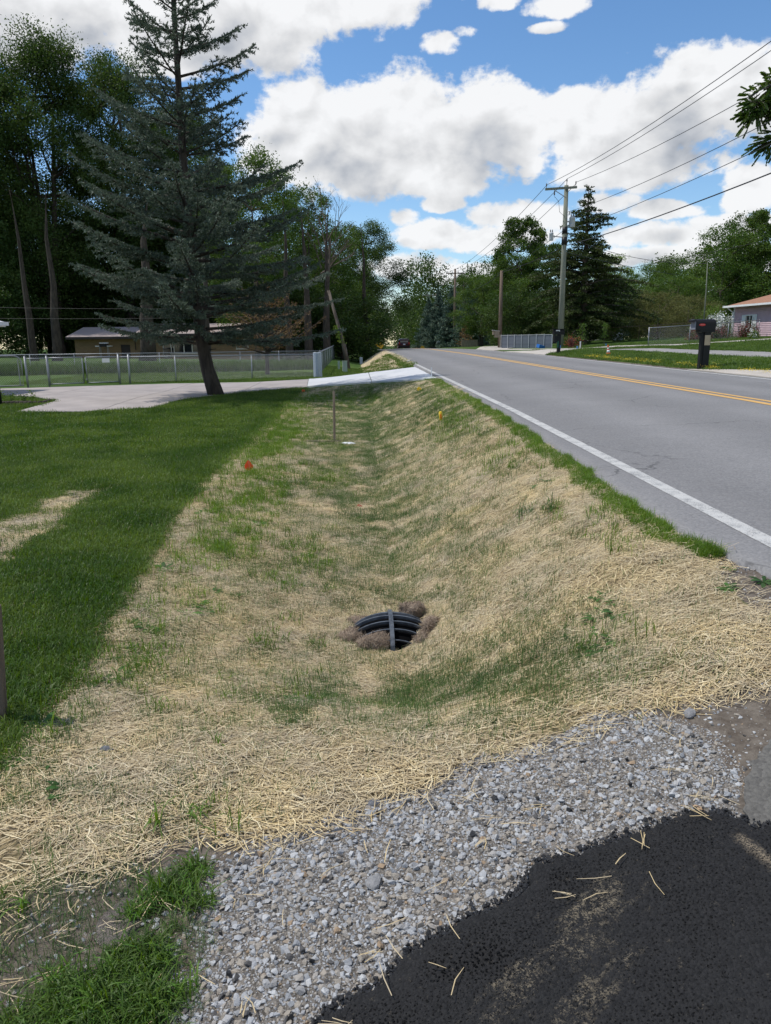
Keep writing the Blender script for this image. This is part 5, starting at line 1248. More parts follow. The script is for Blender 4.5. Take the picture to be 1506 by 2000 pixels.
# --- right side: fences
def pipe_fence(name, label, pts, hgt, r=.022, mat=M_galv, mesh=True, group=None, sp=.10):
    t = thing(name, label, 'fence', (pts[0][0], pts[0][1], H1(*pts[0])), 0, group); o0 = Vector(t.location)
    P3 = [Vector((x, y, H1(x, y))) - o0 for x, y in pts]
    for p in P3: MB().tube([p + Vector((0, 0, -.2)), p + Vector((0, 0, hgt))], r * 1.15, 8).build('post', mat, t, True)
    for p, q_ in zip(P3[:-1], P3[1:]): MB().tube([p + Vector((0, 0, hgt - .04)), q_ + Vector((0, 0, hgt - .04))], r, 8).build('top_rail', mat, t, True)
    return t, P3
t, P3 = pipe_fence('pipe_rail_fence', 'chain link fence with pale top rail behind the large black mailbox', [(16.0, 41.2), (18.9, 42.6), (22.0, 44.4), (24.8, 46.2)], 1.05)
for p, q_ in zip(P3[:-1], P3[1:]):
    d = q_ - p; L = Vector((d.x, d.y, 0)).length; mb = MB(); link_mesh(mb, L, .05, 1.0, .11, .0022)
    aa = atan2(d.y, d.x); sl = d.z / L
    mb.v = [(p.x + x * cos(aa) - y * sin(aa), p.y + x * sin(aa) + y * cos(aa), p.z + z + x * sl) for x, y, z in mb.v]; tag(mb.build('chain_link_mesh', M_link, t), kind='stuff')
M_slate = material('grey_slat', (.09, .105, .13), (.13, .15, .18), 5, .7)
fa, fb_ = (10.9, 57), (13.1, 50.5)
t = thing('slatted_fence', 'low grey slatted fence with thin white posts left of the near utility pole', 'fence', (fa[0], fa[1], H1(*fa))); L = math.hypot(fb_[0] - fa[0], fb_[1] - fa[1]); t.rotation_euler.z = atan2(fb_[1] - fa[1], fb_[0] - fa[0])
n = int(L / .13); sm = MB().box((0, 0, .47), (.115, .018, .90)).mesh('slat', M_slate)
for i in range(n): put(sm, 'slat', t, (.07 + i * .13, .03, 0))
pm = MB().box((0, 0, .5), (.035, .035, 1.0)).mesh('post', M_tin)
for i in range(8): put(pm, 'post', t, (i * L / 7, -.03, 0))
MB().box((L / 2, 0, .95), (L, .03, .03)).build('top_rail', M_tin, t)
t, P3 = pipe_fence('wire_fence', 'thin dark wire fence in the shade in front of the trees across the road', [(17.5, 58), (21, 56), (25, 54), (29, 52.5)], 1.1, .016, M_poleb)
o = MB().box((0, 0, .12), (.5, .3, .22)).build('blue_tarp', material('blue_plastic2', (.03, .16, .50), rough=.5), None, loc=(0, 0, 0)); o.location = (12.4, 51.0, H1(12.4, 51)); o.rotation_euler = (.2, .2, .5); tag(o, 'blue plastic object on the grass by the slatted fence', 'plastic container')
# antenna mast
mz_ = H1(20.3, 44); o = MB().tube([(0, 0, -.2), (-.02, 0, 3), (-.08, 0, 5.2 - mz_)], [.04, .035, .02], 8).build('mast', M_poleg, None, True, loc=(0, 0, 0)); o.location = (20.3, 44, mz_); tag(o, 'thin bare mast that the sagging service wire reaches behind the large mailbox', 'mast')

# --- pink house
hA = (25.2, 50.2); hd = Vector((.02, -1, 0)).normalized()   # front wall runs towards the camera side
hz = .95
t = thing('pink_house', 'small pink sided house with brown roof and white shuttered window at the right edge', 'house', (hA[0], hA[1], hz), atan2(hd.y, hd.x))
WHh = 3.0 - hz; Lh = 13.0
M_pink = material('pink_siding', (.50, .36, .40), (.56, .41, .45), 2, .6)
M_brroof = material('brown_shingle', (.26, .13, .075), (.36, .19, .12), 16, .95, .5, 30)
wx0, wx1, wz0, wz1 = 1.55, 2.35, .62, 1.38
mb = MB(); wall_with_holes(mb, 0, Lh, 0, WHh, .1, .16, [(wx0, wx1, wz0, wz1)]); mb.box((.09, 4.2, WHh / 2), (.16, 8, WHh)); mb.box((Lh / 2, 8.2, WHh / 2), (Lh, .16, WHh)); mb.box((Lh - .1, 4.2, WHh / 2), (.16, 8, WHh)); mb.build('wall', M_pink, t)
def plank(x0, x1, z): 
    mb = MB(); mb.add([(x0, .02, z + .108), (x1, .02, z + .108), (x1, -.012, z), (x0, -.012, z), (x1, .02, z), (x0, .02, z)], [(0, 3, 2, 1), (3, 5, 4, 2)]); return mb
for k in range(int(WHh / .108)):
    z = k * .108
    if z + .108 > wz0 and z < wz1:
        plank(0, wx0 - .3, z).build('siding_plank', M_pink, t); plank(wx1 + .3, Lh, z).build('siding_plank', M_pink, t)
    else: plank(0, Lh, z).build('siding_plank', M_pink, t)
MB().box((-.01, -.02, WHh / 2), (.09, .07, WHh)).build('corner_board', M_wht, t)
mb = MB(); f_ = .07
mb.box(((wx0 + wx1) / 2, -.03, wz1 + f_ / 2), (wx1 - wx0 + 2 * f_, .08, f_)); mb.box(((wx0 + wx1) / 2, -.03, wz0 - f_ / 2), (wx1 - wx0 + 2 * f_, .08, f_))
for xx in (wx0 - f_ / 2, wx1 + f_ / 2): mb.box((xx, -.03, (wz0 + wz1) / 2), (f_, .08, wz1 - wz0))
mb.box(((wx0 + wx1) / 2, .0, (wz0 + wz1) / 2), (.05, .04, wz1 - wz0 - .004)); wdw = mb.build('window', M_wht, t)
MB().box(((wx0 + wx1) / 2, .06, (wz0 + wz1) / 2), (wx1 - wx0, .02, wz1 - wz0)).build('pane', M_glass, wdw)
for x_ in (wx0 - .30, wx1 + .30):
    s_ = MB().box((x_, -.035, (wz0 + wz1) / 2), (.38, .03, wz1 - wz0 + .14)).build('shutter', M_wht, t)
    mb = MB()
    for k in range(9): mb.box((x_, -.055, wz0 + .02 + k * .09), (.28, .012, .05), rot=Matrix.Rotation(.4, 3, 'X'))
    tag(mb.build('louvres', M_wht, s_), kind='stuff')
mb = MB(); ov = .45; hzr = 1.5; z = WHh + .02
e = [(-ov, -ov, z), (Lh + ov, -ov, z), (Lh + ov, 8.3 + ov, z), (-ov, 8.3 + ov, z)]; r_ = [(4.2, 4.15, z + hzr), (Lh - 4.2, 4.15, z + hzr)]
mb.add(e + r_ + [(a_, b_, c_ - .08) for a_, b_, c_ in e], [(0, 1, 5, 4), (1, 2, 5), (2, 3, 4, 5), (3, 0, 4), (0, 6, 7, 1), (1, 7, 8, 2), (2, 8, 9, 3), (3, 9, 6, 0), (9, 8, 7, 6)]); mb.build('roof', M_brroof, t)
mb = MB(); mb.box((Lh / 2, -ov - .06, z - .05), (Lh + 2 * ov, .11, .12)); mb.build('gutter', M_wht, t)
mb = MB(); mb.box((-ov - .03, 4, z - .05), (.05, 8.3 + 2 * ov, .14)); mb.build('fascia', M_wht, t)
MB().tube([(-.15, -ov, z - .1), (-.12, -.25, z - .28), (-.06, -.08, z - .42), (-.05, -.08, .1)], .045, 7).build('downspout', M_wht, t)
# white stair railing
t = thing('stair_railing', 'white railing of the porch steps at the right edge before the pink house', 'railing', (23.3, 41.8, .86), atan2(hd.y, hd.x))
MB().box((0, 0, .62), (.12, .12, 1.24)).build('newel_post', M_wht, t); MB().box((1.2, 0, 1.02), (2.4, .07, .07)).build('handrail', M_wht, t); MB().box((1.2, 0, .3), (2.4, .07, .07)).build('bottom_rail', M_wht, t)
for k in range(9): MB().box((.2 + k * .24, 0, .66), (.04, .04, .66)).build('baluster', M_wht, t)
# grey roofed house behind
t = thing('grey_roof_house', 'house with a dark grey shingle roof half hidden behind the olive bush', 'house', (31.0, 92, 1.2), .05)
MB().box((1.6, 2, 1.9), (7.2, 6, 3.8)).build('wall', material('grey_green_siding', (.16, .18, .15), rough=.8), t)
mb = MB(); gable(mb, -2.4, 5.6, -1.5, 5.5, 4.3, 1.3); mb.build('roof', material('dark_shingle', (.11, .095, .10), (.16, .14, .145), 14, .95, .4, 30), t)
MB().box((1.6, -1.55, 4.22), (8.0, .12, .14)).build('gutter', M_wht, t); MB().tube([(2.2, .8, 5.1), (2.2, .8, 5.7)], .07, 8).build('vent_pipe', M_wht, t)
# wooden sign / bench behind verge, far
o = MB().box((0, 0, .35), (1.7, .08, .7)).build('wooden_crate', M_wood, None, loc=(0, 0, 0)); o.location = (11.6, 78, H1(11.6, 78)); tag(o, 'low weathered wooden panel on the verge left of the short brown pole', 'wooden panel')
# --- shrubs and saplings on the right
M_flr = material('red_rose_petals', (.45, .04, .03), (.60, .10, .06), 9, .7, isl=.3); M_flw = material('white_petals', (.75, .76, .72), rough=.7, isl=.15); M_flp = material('maroon_leaf', (.12, .035, .028), (.22, .06, .045), 3, .7, isl=.4, trans=.2)
def shrub(label, x, y, rx, h, mats, seed, n=2200, leaf=.07, cat='shrub', name='shrub', group=None):
    rs = np.random.RandomState(seed); t = thing(name, label, cat, (x, y, H1(x, y)), 0, group)
    mb = MB()
    for k in range(7): a_ = k * .9; mb.tube([(0, 0, -.05), (cos(a_) * rx * .3, sin(a_) * rx * .3, h * .45), (cos(a_) * rx * .6, sin(a_) * rx * .6, h * .8)], [.02, .012, .004], 4, False)
    mb.build('stems', M_bark, t)
    for i, (m_, fr, top) in enumerate(mats):
        k = int(n * fr); c = rs.normal(size=(26, 3)); c = nrm(c) * rs.uniform(.35, .95, (26, 1)); c[:, 2] = abs(c[:, 2])
        P_ = c[rs.randint(0, 26, k)] * [rx, rx * .8, h * .9] + rs.normal(size=(k, 3)) * [rx * .16, rx * .16, h * .10]; P_[:, 2] = np.abs(P_[:, 2]) * (1 if not top else 1) + .03 + (h * .15 if top else 0)
        V, F = leaf_quads(P_, leaf * (1.1 if top else 1), rs); put(raw_mesh('foliage' if not top else 'blossom', V, [F], m_), 'foliage' if not top else 'blossom', t)
    return t
shrub('rose bush with red blooms right behind the near utility pole', 13.9, 48.8, .75, .95, [(M_leafmid, .75, False), (M_flr, .13, True)], 1)
shrub('maroon-leaved bush left of the smaller sapling by the walk', 13.35, 46.9, .3, .8, [(M_flp, .6, False)], 2, 900)
shrub('dark red-leaved shrub nearest the pink house window', 23.6, 45.2, .8, 1.15, [(M_flp, .6, False), (M_leafdark, .4, False)], 3, 3500)
shrub('dark red-leaved shrub left of the pink house corner', 22.4, 46.5, .8, 1.0, [(M_flp, .55, False), (M_leafdark, .45, False)], 4, 3500)
shrub('dark red-leaved shrub behind the large black mailbox', 21.2, 46.6, .7, .85, [(M_flp, .5, False), (M_leafdark, .5, False)], 5, 3000)
shrub('white hydrangea covered in blossom beside the pink house corner', 24.0, 49.6, .95, 1.55, [(M_leafmid, .5, False), (M_flw, .45, True)], 6, 4200, .09)
shrub('tiny white flowering bush alone on the lawn by the wire fence', 19.6, 56.5, .45, .6, [(M_leafmid, .6, False), (M_flw, .3, True)], 7, 900)
shrub('light green bush with pale flowers by the porch railing', 22.6, 42.6, .35, .55, [(M_leaflight, .8, False), (M_flw, .15, True)], 8, 1200)
shrub('light green leafy bush above the maroon shrubs by the house corner', 25.6, 54, 1.6, 2.3, [(M_leaflight, .6, False), (M_leafmid, .4, False)], 9, 6500, .11)
def sapling(label, x, y, h, mat, seed, w_=.28):
    rs = np.random.RandomState(seed); t = thing('sapling', label, 'sapling', (x, y, H1(x, y)), 0, 'young trees by the garden walk')
    MB().tube([(0, 0, -.1), (.02, 0, h * .5), (.06, 0, h * .95)], [.02, .014, .005], 5).build('trunk', M_bark, t)
    n = 260; u = rs.uniform(.35, 1, n); P_ = np.column_stack([rs.normal(0, w_ * .5, n) * (1.15 - u * .6) + .05 * u, rs.normal(0, w_ * .5, n), u * h]); V, F = leaf_quads(P_, .085, rs); put(raw_mesh('foliage', V, [F], mat), 'foliage', t)
sapling('thin dull green sapling left of the big conifer trunk', 13.3, 44.6, 1.5, M_leafmid, 1, .36)
sapling('bright yellow-green sapling alone on the lawn right of the conifer trunk', 15.6, 47.5, 1.5, M_leaflight, 2, .30)
for x_, y_, lb in ((13.75, 44.3, 'short white marker post at the foot of the dull sapling'),):
    o = MB().box((0, 0, .22), (.05, .03, .44)).build('marker_post', M_wht, None, loc=(0, 0, 0)); o.location = (x_ - .6, y_, H1(x_, y_)); tag(o, lb, 'marker post')
for x_, y_, lb in ((15.45, 46.6, 'small blue flag at the foot of the bright sapling'), (12.95, 44.2, 'small blue flag beside the white marker post')):
    o = MB().box((0, 0, .1), (.10, .02, .16)).build('blue_flag', MATS['blue_plastic'], None, loc=(0, 0, 0)); o.location = (x_, y_, H1(x_, y_)); tag(o, lb, 'marker flag')
# --- far things at the crest
cyy = 118.0
t = thing('suv_car', 'dark red SUV seen from behind just beyond the crest of the road', 'car', (7.35, cyy, float(road_top(7.35, cyy)) + .0))
M_car = material('dark_red_car_paint', (.060, .012, .016), rough=.25, spec=.6)
def loft(secs):
    """secs: (y, halfwidth_bottom, halfwidth_top, z0, z1)"""
    vs = []
    for y, wb, wt, z0, z1 in secs: vs += [(-wb, y, z0), (wb, y, z0), (wb * 1.0, y, (z0 + z1) / 2 + .05), (wt, y, z1), (-wt, y, z1), (-wb * 1.0, y, (z0 + z1) / 2 + .05)]
    n = len(secs); fs = [(5, 4, 3, 2, 1, 0), tuple((n - 1) * 6 + i for i in range(6))]
    for i in range(n - 1):
        for k in range(6): fs.append((i * 6 + k, i * 6 + (k + 1) % 6, (i + 1) * 6 + (k + 1) % 6, (i + 1) * 6 + k))
    mb = MB(); mb.add(vs, fs); return mb
loft([(0, .80, .86, .42, .98), (.08, .90, .90, .28, 1.05), (.9, .93, .90, .26, 1.08), (3.4, .93, .88, .26, 1.0), (4.3, .90, .82, .28, .92), (4.55, .78, .74, .36, .80)]).build('body', M_car, t, True)
loft([(.18, .84, .62, 1.04, 1.50), (.55, .86, .66, 1.04, 1.64), (1.6, .86, .68, 1.04, 1.68), (2.6, .86, .64, 1.02, 1.60), (3.5, .84, .6, .98, 1.02)]).build('cabin', M_car, t, True)
mb = MB(); mb.add([(-.66, .02, 1.10), (.66, .02, 1.10), (.56, .24, 1.50), (-.56, .24, 1.50)], [(0, 1, 2, 3)]); mb.build('rear_window', M_glass, t)
mb = MB(); mb.box((0, .25, 1.56), (1.15, .3, .04)); mb.build('spoiler', M_car, t)
for s_ in (-1, 1):
    mb = MB(); mb.box((s_ * .74, .02, .98), (.20, .10, .30)); mb.build('tail_light', material('tail_light_red', (.45, .02, .02), rough=.2), t)
mb = MB(); mb.box((0, -.02, .82), (.34, .02, .16)); mb.build('number_plate', M_wht, t)
mb = MB(); mb.box((0, -.02, .46), (1.6, .14, .22)); mb.build('bumper', M_black, t)
for sx_ in (-1, 1):
    for yy_ in (.85, 3.6):
        wv = MB(); o = None; bmw = MB().lathe([(.30, -.11), (.34, -.08), (.34, .08), (.30, .11)], n=18); bmw.v = [(sx_ * .80 + z, yy_ + y, .34 + x) for x, y, z in bmw.v]; o = bmw.build('wheel', M_black, t, True)
        r2 = MB().lathe([(.02, -.118), (.20, -.118), (.20, .118), (.02, .118)], n=12); r2.v = [(sx_ * .80 + z, yy_ + y, .34 + x) for x, y, z in r2.v]; r2.build('rim', M_galv, o, True)
def road_sign(label, x, y, ztop, mat, s_=.6, kind='diamond'):
    z = H1(x, y); t = thing('road_sign', label, 'road sign', (x, y, z)); h = ztop - z
    MB().box((0, .03, h / 2), (.06, .04, h)).build('post', M_galv, t)
    mb = MB(); 
    if kind == 'diamond': mb.box((0, 0, h - s_ * .6), (s_, .02, s_), rot=Matrix.Rotation(pi / 4, 3, 'Y'))
    elif kind == 'board': mb.box((0, 0, h - s_ * .5), (s_, .03, s_ * .9))
    else: mb.lathe([(.01, -.012), (s_ / 2, -.012), (s_ / 2, .012), (.01, .012)], n=16); mb.v = [(a_, c_, b_ + h - s_ / 2) for a_, b_, c_ in mb.v] if kind == 'round' else mb.v
    mb.build('sign_plate', mat, t)
M_sig = material('yellow_sign', (.75, .42, .03), rough=.5)
road_sign('yellow diamond warning sign at the left of the road beyond the crest', 4.2, 150, .7, M_sig, .9)
road_sign('second yellow sign between the first one and the dark red car', 5.2, 165, .3, M_sig, 1.0)
road_sign('yellow round topped marker at the right end of the crest', 10.2, 118, .0, M_sig, .7, 'round')
o = MB().box((0, 0, .4), (.75, .1, .95), rot=Matrix.Rotation(.05, 3, 'Y'), taper=.7).build('white_sign', M_wht, None, loc=(0, 0, 0)); o.location = (1.15, 78, H1(1.1, 78) + .25); tag(o, 'white board standing on the left verge at the crest', 'sign board')
o = MB().box((0, 0, .35), (.5, .3, .9)).build('utility_pedestal', M_tin, None, loc=(0, 0, 0)); o.location = (12.7, 118, H1(12.7, 118) + .4); tag(o, 'pale utility post at the foot of the long-armed pole', 'utility box')
mb = MB(); mb.tube([(0, 0, 0), (-.5, 0, 2.1)], .06, 5); o = mb.build('guy_guard', M_tin, None, loc=(0, 0, 0)); o.location = (15.4, 118, H1(15.4, 118)); tag(o, 'pale leaning guy wire guard right of the long-armed pole', 'guy guard')
# ------------------------------------------------------------------ ground cover: straw, grass, gravel
def scatter(name, label, cat, pts, rots, scl, idx, protos):
    """one stuff object: geometry nodes put a copy of a small mesh on each point"""
    me = bpy.data.meshes.new(name); me.vertices.add(len(pts)); me.vertices.foreach_set('co', np.asarray(pts, np.float32).ravel())
    a = me.attributes.new('rot', 'FLOAT_VECTOR', 'POINT'); a.data.foreach_set('vector', np.asarray(rots, np.float32).ravel())
    a = me.attributes.new('scl', 'FLOAT_VECTOR', 'POINT'); a.data.foreach_set('vector', np.asarray(scl, np.float32).ravel())
    a = me.attributes.new('idx', 'INT', 'POINT'); a.data.foreach_set('value', np.asarray(idx, np.int32))
    c = bpy.data.collections.new(name + '_pieces')
    for i, p in enumerate(protos):
        o = bpy.data.objects.new(name + '_piece', p); c.objects.link(o)
    ng = bpy.data.node_groups.new(name, 'GeometryNodeTree')
    ng.interface.new_socket('Geometry', in_out='INPUT', socket_type='NodeSocketGeometry'); ng.interface.new_socket('Geometry', in_out='OUTPUT', socket_type='NodeSocketGeometry')
    N = ng.nodes; gi = N.new('NodeGroupInput'); go = N.new('NodeGroupOutput'); iop = N.new('GeometryNodeInstanceOnPoints'); ci = N.new('GeometryNodeCollectionInfo')
    ci.inputs['Collection'].default_value = c; ci.inputs['Separate Children'].default_value = True; ci.inputs['Reset Children'].default_value = True
    def at(nm, typ):
        n_ = N.new('GeometryNodeInputNamedAttribute'); n_.data_type = typ; n_.inputs['Name'].default_value = nm; return n_.outputs['Attribute']
    L = ng.links; L.new(gi.outputs[0], iop.inputs['Points']); L.new(ci.outputs[0], iop.inputs['Instance']); iop.inputs['Pick Instance'].default_value = True
    L.new(at('idx', 'INT'), iop.inputs['Instance Index']); L.new(at('rot', 'FLOAT_VECTOR'), iop.inputs['Rotation']); L.new(at('scl', 'FLOAT_VECTOR'), iop.inputs['Scale'])
    L.new(iop.outputs[0], go.inputs[0])
    o = put(me, name, kind='stuff'); tag(o, label, cat); m_ = o.modifiers.new('scatter', 'NODES'); m_.node_group = ng
    return o
def normal_rot(x, y, rz, tilt=0.0, rs=None):
    e = .06; gx_ = (height(x + e, y) - height(x - e, y)) / (2 * e); gy_ = (height(x, y + e) - height(x, y - e)) / (2 * e)
    rx = np.arctan(gy_); ry_ = -np.arctan(gx_)
    out = np.zeros((len(x), 3))
    from mathutils import Euler
    for i in range(len(x)):
        q_ = Euler((rx[i], ry_[i], 0)).to_quaternion() @ Euler((0, 0, rz[i])).to_quaternion()
        if tilt: q_ = Euler((rs.uniform(-tilt, tilt), rs.uniform(-tilt, tilt), 0)).to_quaternion() @ q_
        out[i] = q_.to_euler()[:]
    return out
M_straw = bpy.data.materials.new('straw'); M_straw.use_nodes = True; q = NT(M_straw.node_tree); q.n.clear()
out = q.new('ShaderNodeOutputMaterial'); b = q.new('ShaderNodeBsdfPrincipled'); b.inputs['Roughness'].default_value = .55; b.inputs['Specular IOR Level'].default_value = .35
r = q.new('ShaderNodeNewGeometry').outputs['Random Per Island']; r2 = q.m('FRACT', q.m('MULTIPLY', r, 31.7)); ob = q.new('ShaderNodeObjectInfo').outputs['Random']
c = q.mix(r, (.36, .275, .145), (.66, .53, .315)); c = q.mix(q.ss(.72, .95, r2), c, (.74, .63, .40)); c = q.mix(q.m('MULTIPLY', q.ss(.22, .05, r2), .8), c, (.20, .14, .08)); c = q.hsv(c, .5, q.m('MULTIPLY_ADD', ob, .2, .85), q.m('MULTIPLY_ADD', ob, .26, .86))
wp = q.new('ShaderNodeNewGeometry').outputs['Position']; wn = q.noise(wp, 1.7, 5, .65); wn2 = q.noise(wp, 6.5, 4, .65)
c = q.mix(q.m('MULTIPLY', q.ss(.50, .72, wn2), .28), c, (.33, .25, .15)); c = q.hsv(c, .5, q.m('MULTIPLY_ADD', wn, .7, .68), q.m('MULTIPLY_ADD', wn, .5, .76))
q.put(b.inputs[0], c); q.l.new(b.outputs[0], out.inputs[0])
def blade_mat(name, a, b_, isl=.3, trans=.35):
    return material(name, a, b_, 1.1, .5, isl=isl, trans=trans, hue=.014, detail=5, spec=.3, obr=.14, coord='World')
M_bl = blade_mat('lawn_blade', (.050, .108, .014), (.118, .185, .034))
M_blfine = blade_mat('seedling_blade', (.060, .125, .036), (.105, .180, .055))
M_blush = blade_mat('lush_blade', (.085, .175, .020), (.14, .245, .035))
M_weed = blade_mat('weed_leaf', (.05, .115, .025), (.085, .16, .035))
M_bldry = material('dry_blade', (.30, .26, .14), (.42, .36, .20), 5, .7, isl=.3)
def straw_mesh(seed, n, R_, lmin, lmax, wmin, wmax, lift=.02, bias=.0):
    rs = np.random.RandomState(seed); V = []; F = []
    for i in range(n):
        c = rs.uniform(-R_, R_, 2) * (.5 + .5 * rs.rand()); L = rs.uniform(lmin, lmax) * (1.0 if rs.rand() < .9 else 1.6); wd = rs.uniform(wmin, wmax)
        a = rs.normal(0, bias) if rs.rand() < .7 and bias else rs.uniform(0, pi); z = rs.uniform(.001, lift) ; dz = rs.normal(0, .10) * L; bend = rs.normal(0, .06) * L
        d = np.array([cos(a), sin(a), 0]); s_ = np.array([-sin(a), cos(a), 0]); m = np.array([c[0], c[1], z])
        p0 = m - d * L / 2 + [0, 0, max(-z, -dz / 2)]; p2 = m + d * L / 2 + [0, 0, max(-z, dz / 2)]; p1 = m + s_ * bend + [0, 0, abs(bend) * .4]
        k = len(V); h_ = wd * .32
        for p, ww in ((p0, wd * .8), (p1, wd), (p2, wd * .55)): V += [p - s_ * ww / 2, p + [0, 0, h_], p + s_ * ww / 2]
        F += [(k, k + 1, k + 4, k + 3), (k + 1, k + 2, k + 5, k + 4), (k + 3, k + 4, k + 7, k + 6), (k + 4, k + 5, k + 8, k + 7)]
    return raw_mesh('straw_tangle', V, [np.array(F)], M_straw)
def tuft_mesh(seed, n, R_, hmin, hmax, wd, lean, mat, segs=3, name='grass_tuft', dry=0):
    rs = np.random.RandomState(seed); V = []; Q = []; T_ = []
    for i in range(n):
        a = rs.uniform(0, 2 * pi); r_ = R_ * math.sqrt(rs.rand()); h_ = rs.uniform(hmin, hmax); ln = abs(rs.normal(0, lean)) + .05; b_ = rs.uniform(0, 2 * pi); w_ = wd * rs.uniform(.7, 1.25)
        o_ = np.array([cos(a) * r_, sin(a) * r_, -.004]); d = np.array([cos(b_), sin(b_), 0]); s_ = np.array([-sin(b_), cos(b_), 0])
        k = len(V); th = 0.0; p = o_.copy(); st = h_ / segs
        for j in range(segs):
            V += [p - s_ * w_ / 2 * (1 - .25 * j / segs), p + s_ * w_ / 2 * (1 - .25 * j / segs)]
            th += ln * (j + .6); p = p + (d * sin(min(th, 1.9)) + np.array([0, 0, cos(min(th, 1.9))])) * st
        V.append(p)
        for j in range(segs - 1): Q.append((k + 2 * j, k + 2 * j + 1, k + 2 * j + 3, k + 2 * j + 2))
        T_.append((k + 2 * segs - 2, k + 2 * segs - 1, k + 2 * segs))
    return raw_mesh(name, V, [np.array(Q), np.array(T_)], mat)
def rosette(seed, n, L, mat):
    rs = np.random.RandomState(seed); V = []; F = []
    for i in range(n):
        a = 2 * pi * i / n + rs.uniform(-.3, .3); l_ = L * rs.uniform(.6, 1.1); up = rs.uniform(.25, .9); w_ = l_ * .14; d = np.array([cos(a), sin(a), 0]); s_ = np.array([-sin(a), cos(a), 0]); k = len(V)
        for u, ww in ((0, .25), (.3, .7), (.6, 1.1), (.85, .7), (1, .05)):
            p = d * l_ * u + np.array([0, 0, l_ * up * (u - .75 * u * u) + .003]); V += [p - s_ * w_ * ww, p + s_ * w_ * ww]
        F += [(k + 2 * j, k + 2 * j + 1, k + 2 * j + 3, k + 2 * j + 2) for j in range(4)]
    return raw_mesh('leaf_rosette', V, [np.array(F)], mat)
rsS = np.random.RandomState(77)
def rand_in(poly, n, rs, pad=0.0, ymin=-99, ymax=999):
    xs = [p[0] for p in poly]; ys = [max(min(p[1], ymax), ymin) for p in poly]
    x = rs.uniform(min(xs), max(xs), n); y = rs.uniform(min(ys), max(ys), n)
    k = polydist(x, y, poly) + (fb(x, y, 6, 5) - .5) * .06 > pad; return x[k], y[k]
# --- straw
protos = [straw_mesh(s, 84, .14, .022, .085, .0014, .0029, .017, .7 if s % 2 else 0) for s in range(8)] + [straw_mesh(50 + s, 60, .26, .06, .16, .003, .006, .016, .6) for s in range(4)]
X = []; Y = []; S = []; I = []
for y0, y1, dens, base_i, ni, sc in ((1.9, 2.9, 190, 0, 8, 1.32), (2.9, 4.5, 230, 0, 8, 1.08), (4.5, 8, 185, 0, 8, .95), (8, 14, 90, 0, 8, 1.15), (14, 25, 30, 8, 4, 1.0)):
    xs, ys = rand_in(STRAW, int((y1 - y0) * 3.9 * dens), rsS, .0, y0, y1)
    k = (ys >= y0) & (ys < y1); xs, ys = xs[k], ys[k]
    keep = rsS.rand(len(xs)) < .35 + 1.5 * (fb(xs, ys, 2.6, 8) - .3)
    keep &= polydist(xs, ys, STRAW) > np.where((xs < -1.2) & (ys > 2.6), np.where(ys > 14, .22, .10), -1)
    keep &= np.hypot((xs - .19) / .27, (ys - 4.66) / .23) > 1.0
    xs, ys = xs[keep], ys[keep]; X.append(xs); Y.append(ys); S.append(np.full(len(xs), sc)); I.append(rsS.randint(base_i, base_i + ni, len(xs)))
# strewn straw at the foot of the grate, in the bare lawn patch, beyond the far driveway
for poly, nn, pad in ((BAREPATCH, 480, -.02), (STRAW2, 1500, 0)):
    xs, ys = rand_in(poly, nn, rsS, pad); X.append(xs); Y.append(ys); S.append(np.full(len(xs), 1.0 if poly is BAREPATCH else 1.6)); I.append(rsS.randint(0, 8, len(xs)) if poly is BAREPATCH else rsS.randint(8, 12, len(xs)))
a = rsS.uniform(0, 2 * pi, 150); rr = rsS.uniform(.28, .42, 150); X.append(.20 + rr * np.cos(a)); Y.append(4.6 + rr * np.sin(a)); S.append(np.full(150, .7)); I.append(rsS.randint(0, 8, 150))
X = np.concatenate(X); Y = np.concatenate(Y); S = np.concatenate(S); I = np.concatenate(I)
rz = rsS.normal(0, .5, len(X)) + .25; fl = rsS.rand(len(X)) < .25; rz[fl] = rsS.uniform(0, 2 * pi, fl.sum())
Z = height(X, Y) + rsS.uniform(-.004, .006, len(X))
scatter('straw_mulch', 'pale golden straw mulch spread over the new ditch banks', 'straw', np.column_stack([X, Y, Z]), normal_rot(X, Y, rz), np.column_stack([S, S, np.ones(len(S))]), I, protos)
print('straw clumps', len(X))
# --- seedling grass coming through the straw
FINE = [(.22, 8.4, .40, 2.4, .5), (.35, 12.5, .5, 3.0, .5), (-.35, 8.2, .45, 1.3, .6), (-.03, 3.74, .30, .16, 1.0), (.53, 3.68, .35, .20, 1.0), (.80, 3.45, .28, .25, 1.0), (.84, 3.0, .28, .22, .9), (-.22, 3.2, .32, .2, .8), (.25, 3.35, .4, .2, .7), (.33, 6.2, .3, 1.0, .6), (.62, 6.4, .3, 1.2, .4), (1.35, 10.8, .3, 1.8, .55), (-.6, 14, .6, 3, .6), (.2, 17, .8, 3, .8), (1.5, 15, .25, 3, .8), (0, 20.3, 1.0, 1.1, 1.0), (1.0, 4.9, .4, .8, .35), (-1.1, 2.6, .3, .3, .6), (-1.3, 3.4, .2, .5, .5), (-.9, 5.3, .5, 1.3, .4), (.55, 2.8, .4, .12, .5), (.05, 4.28, .3, .1, .6)]
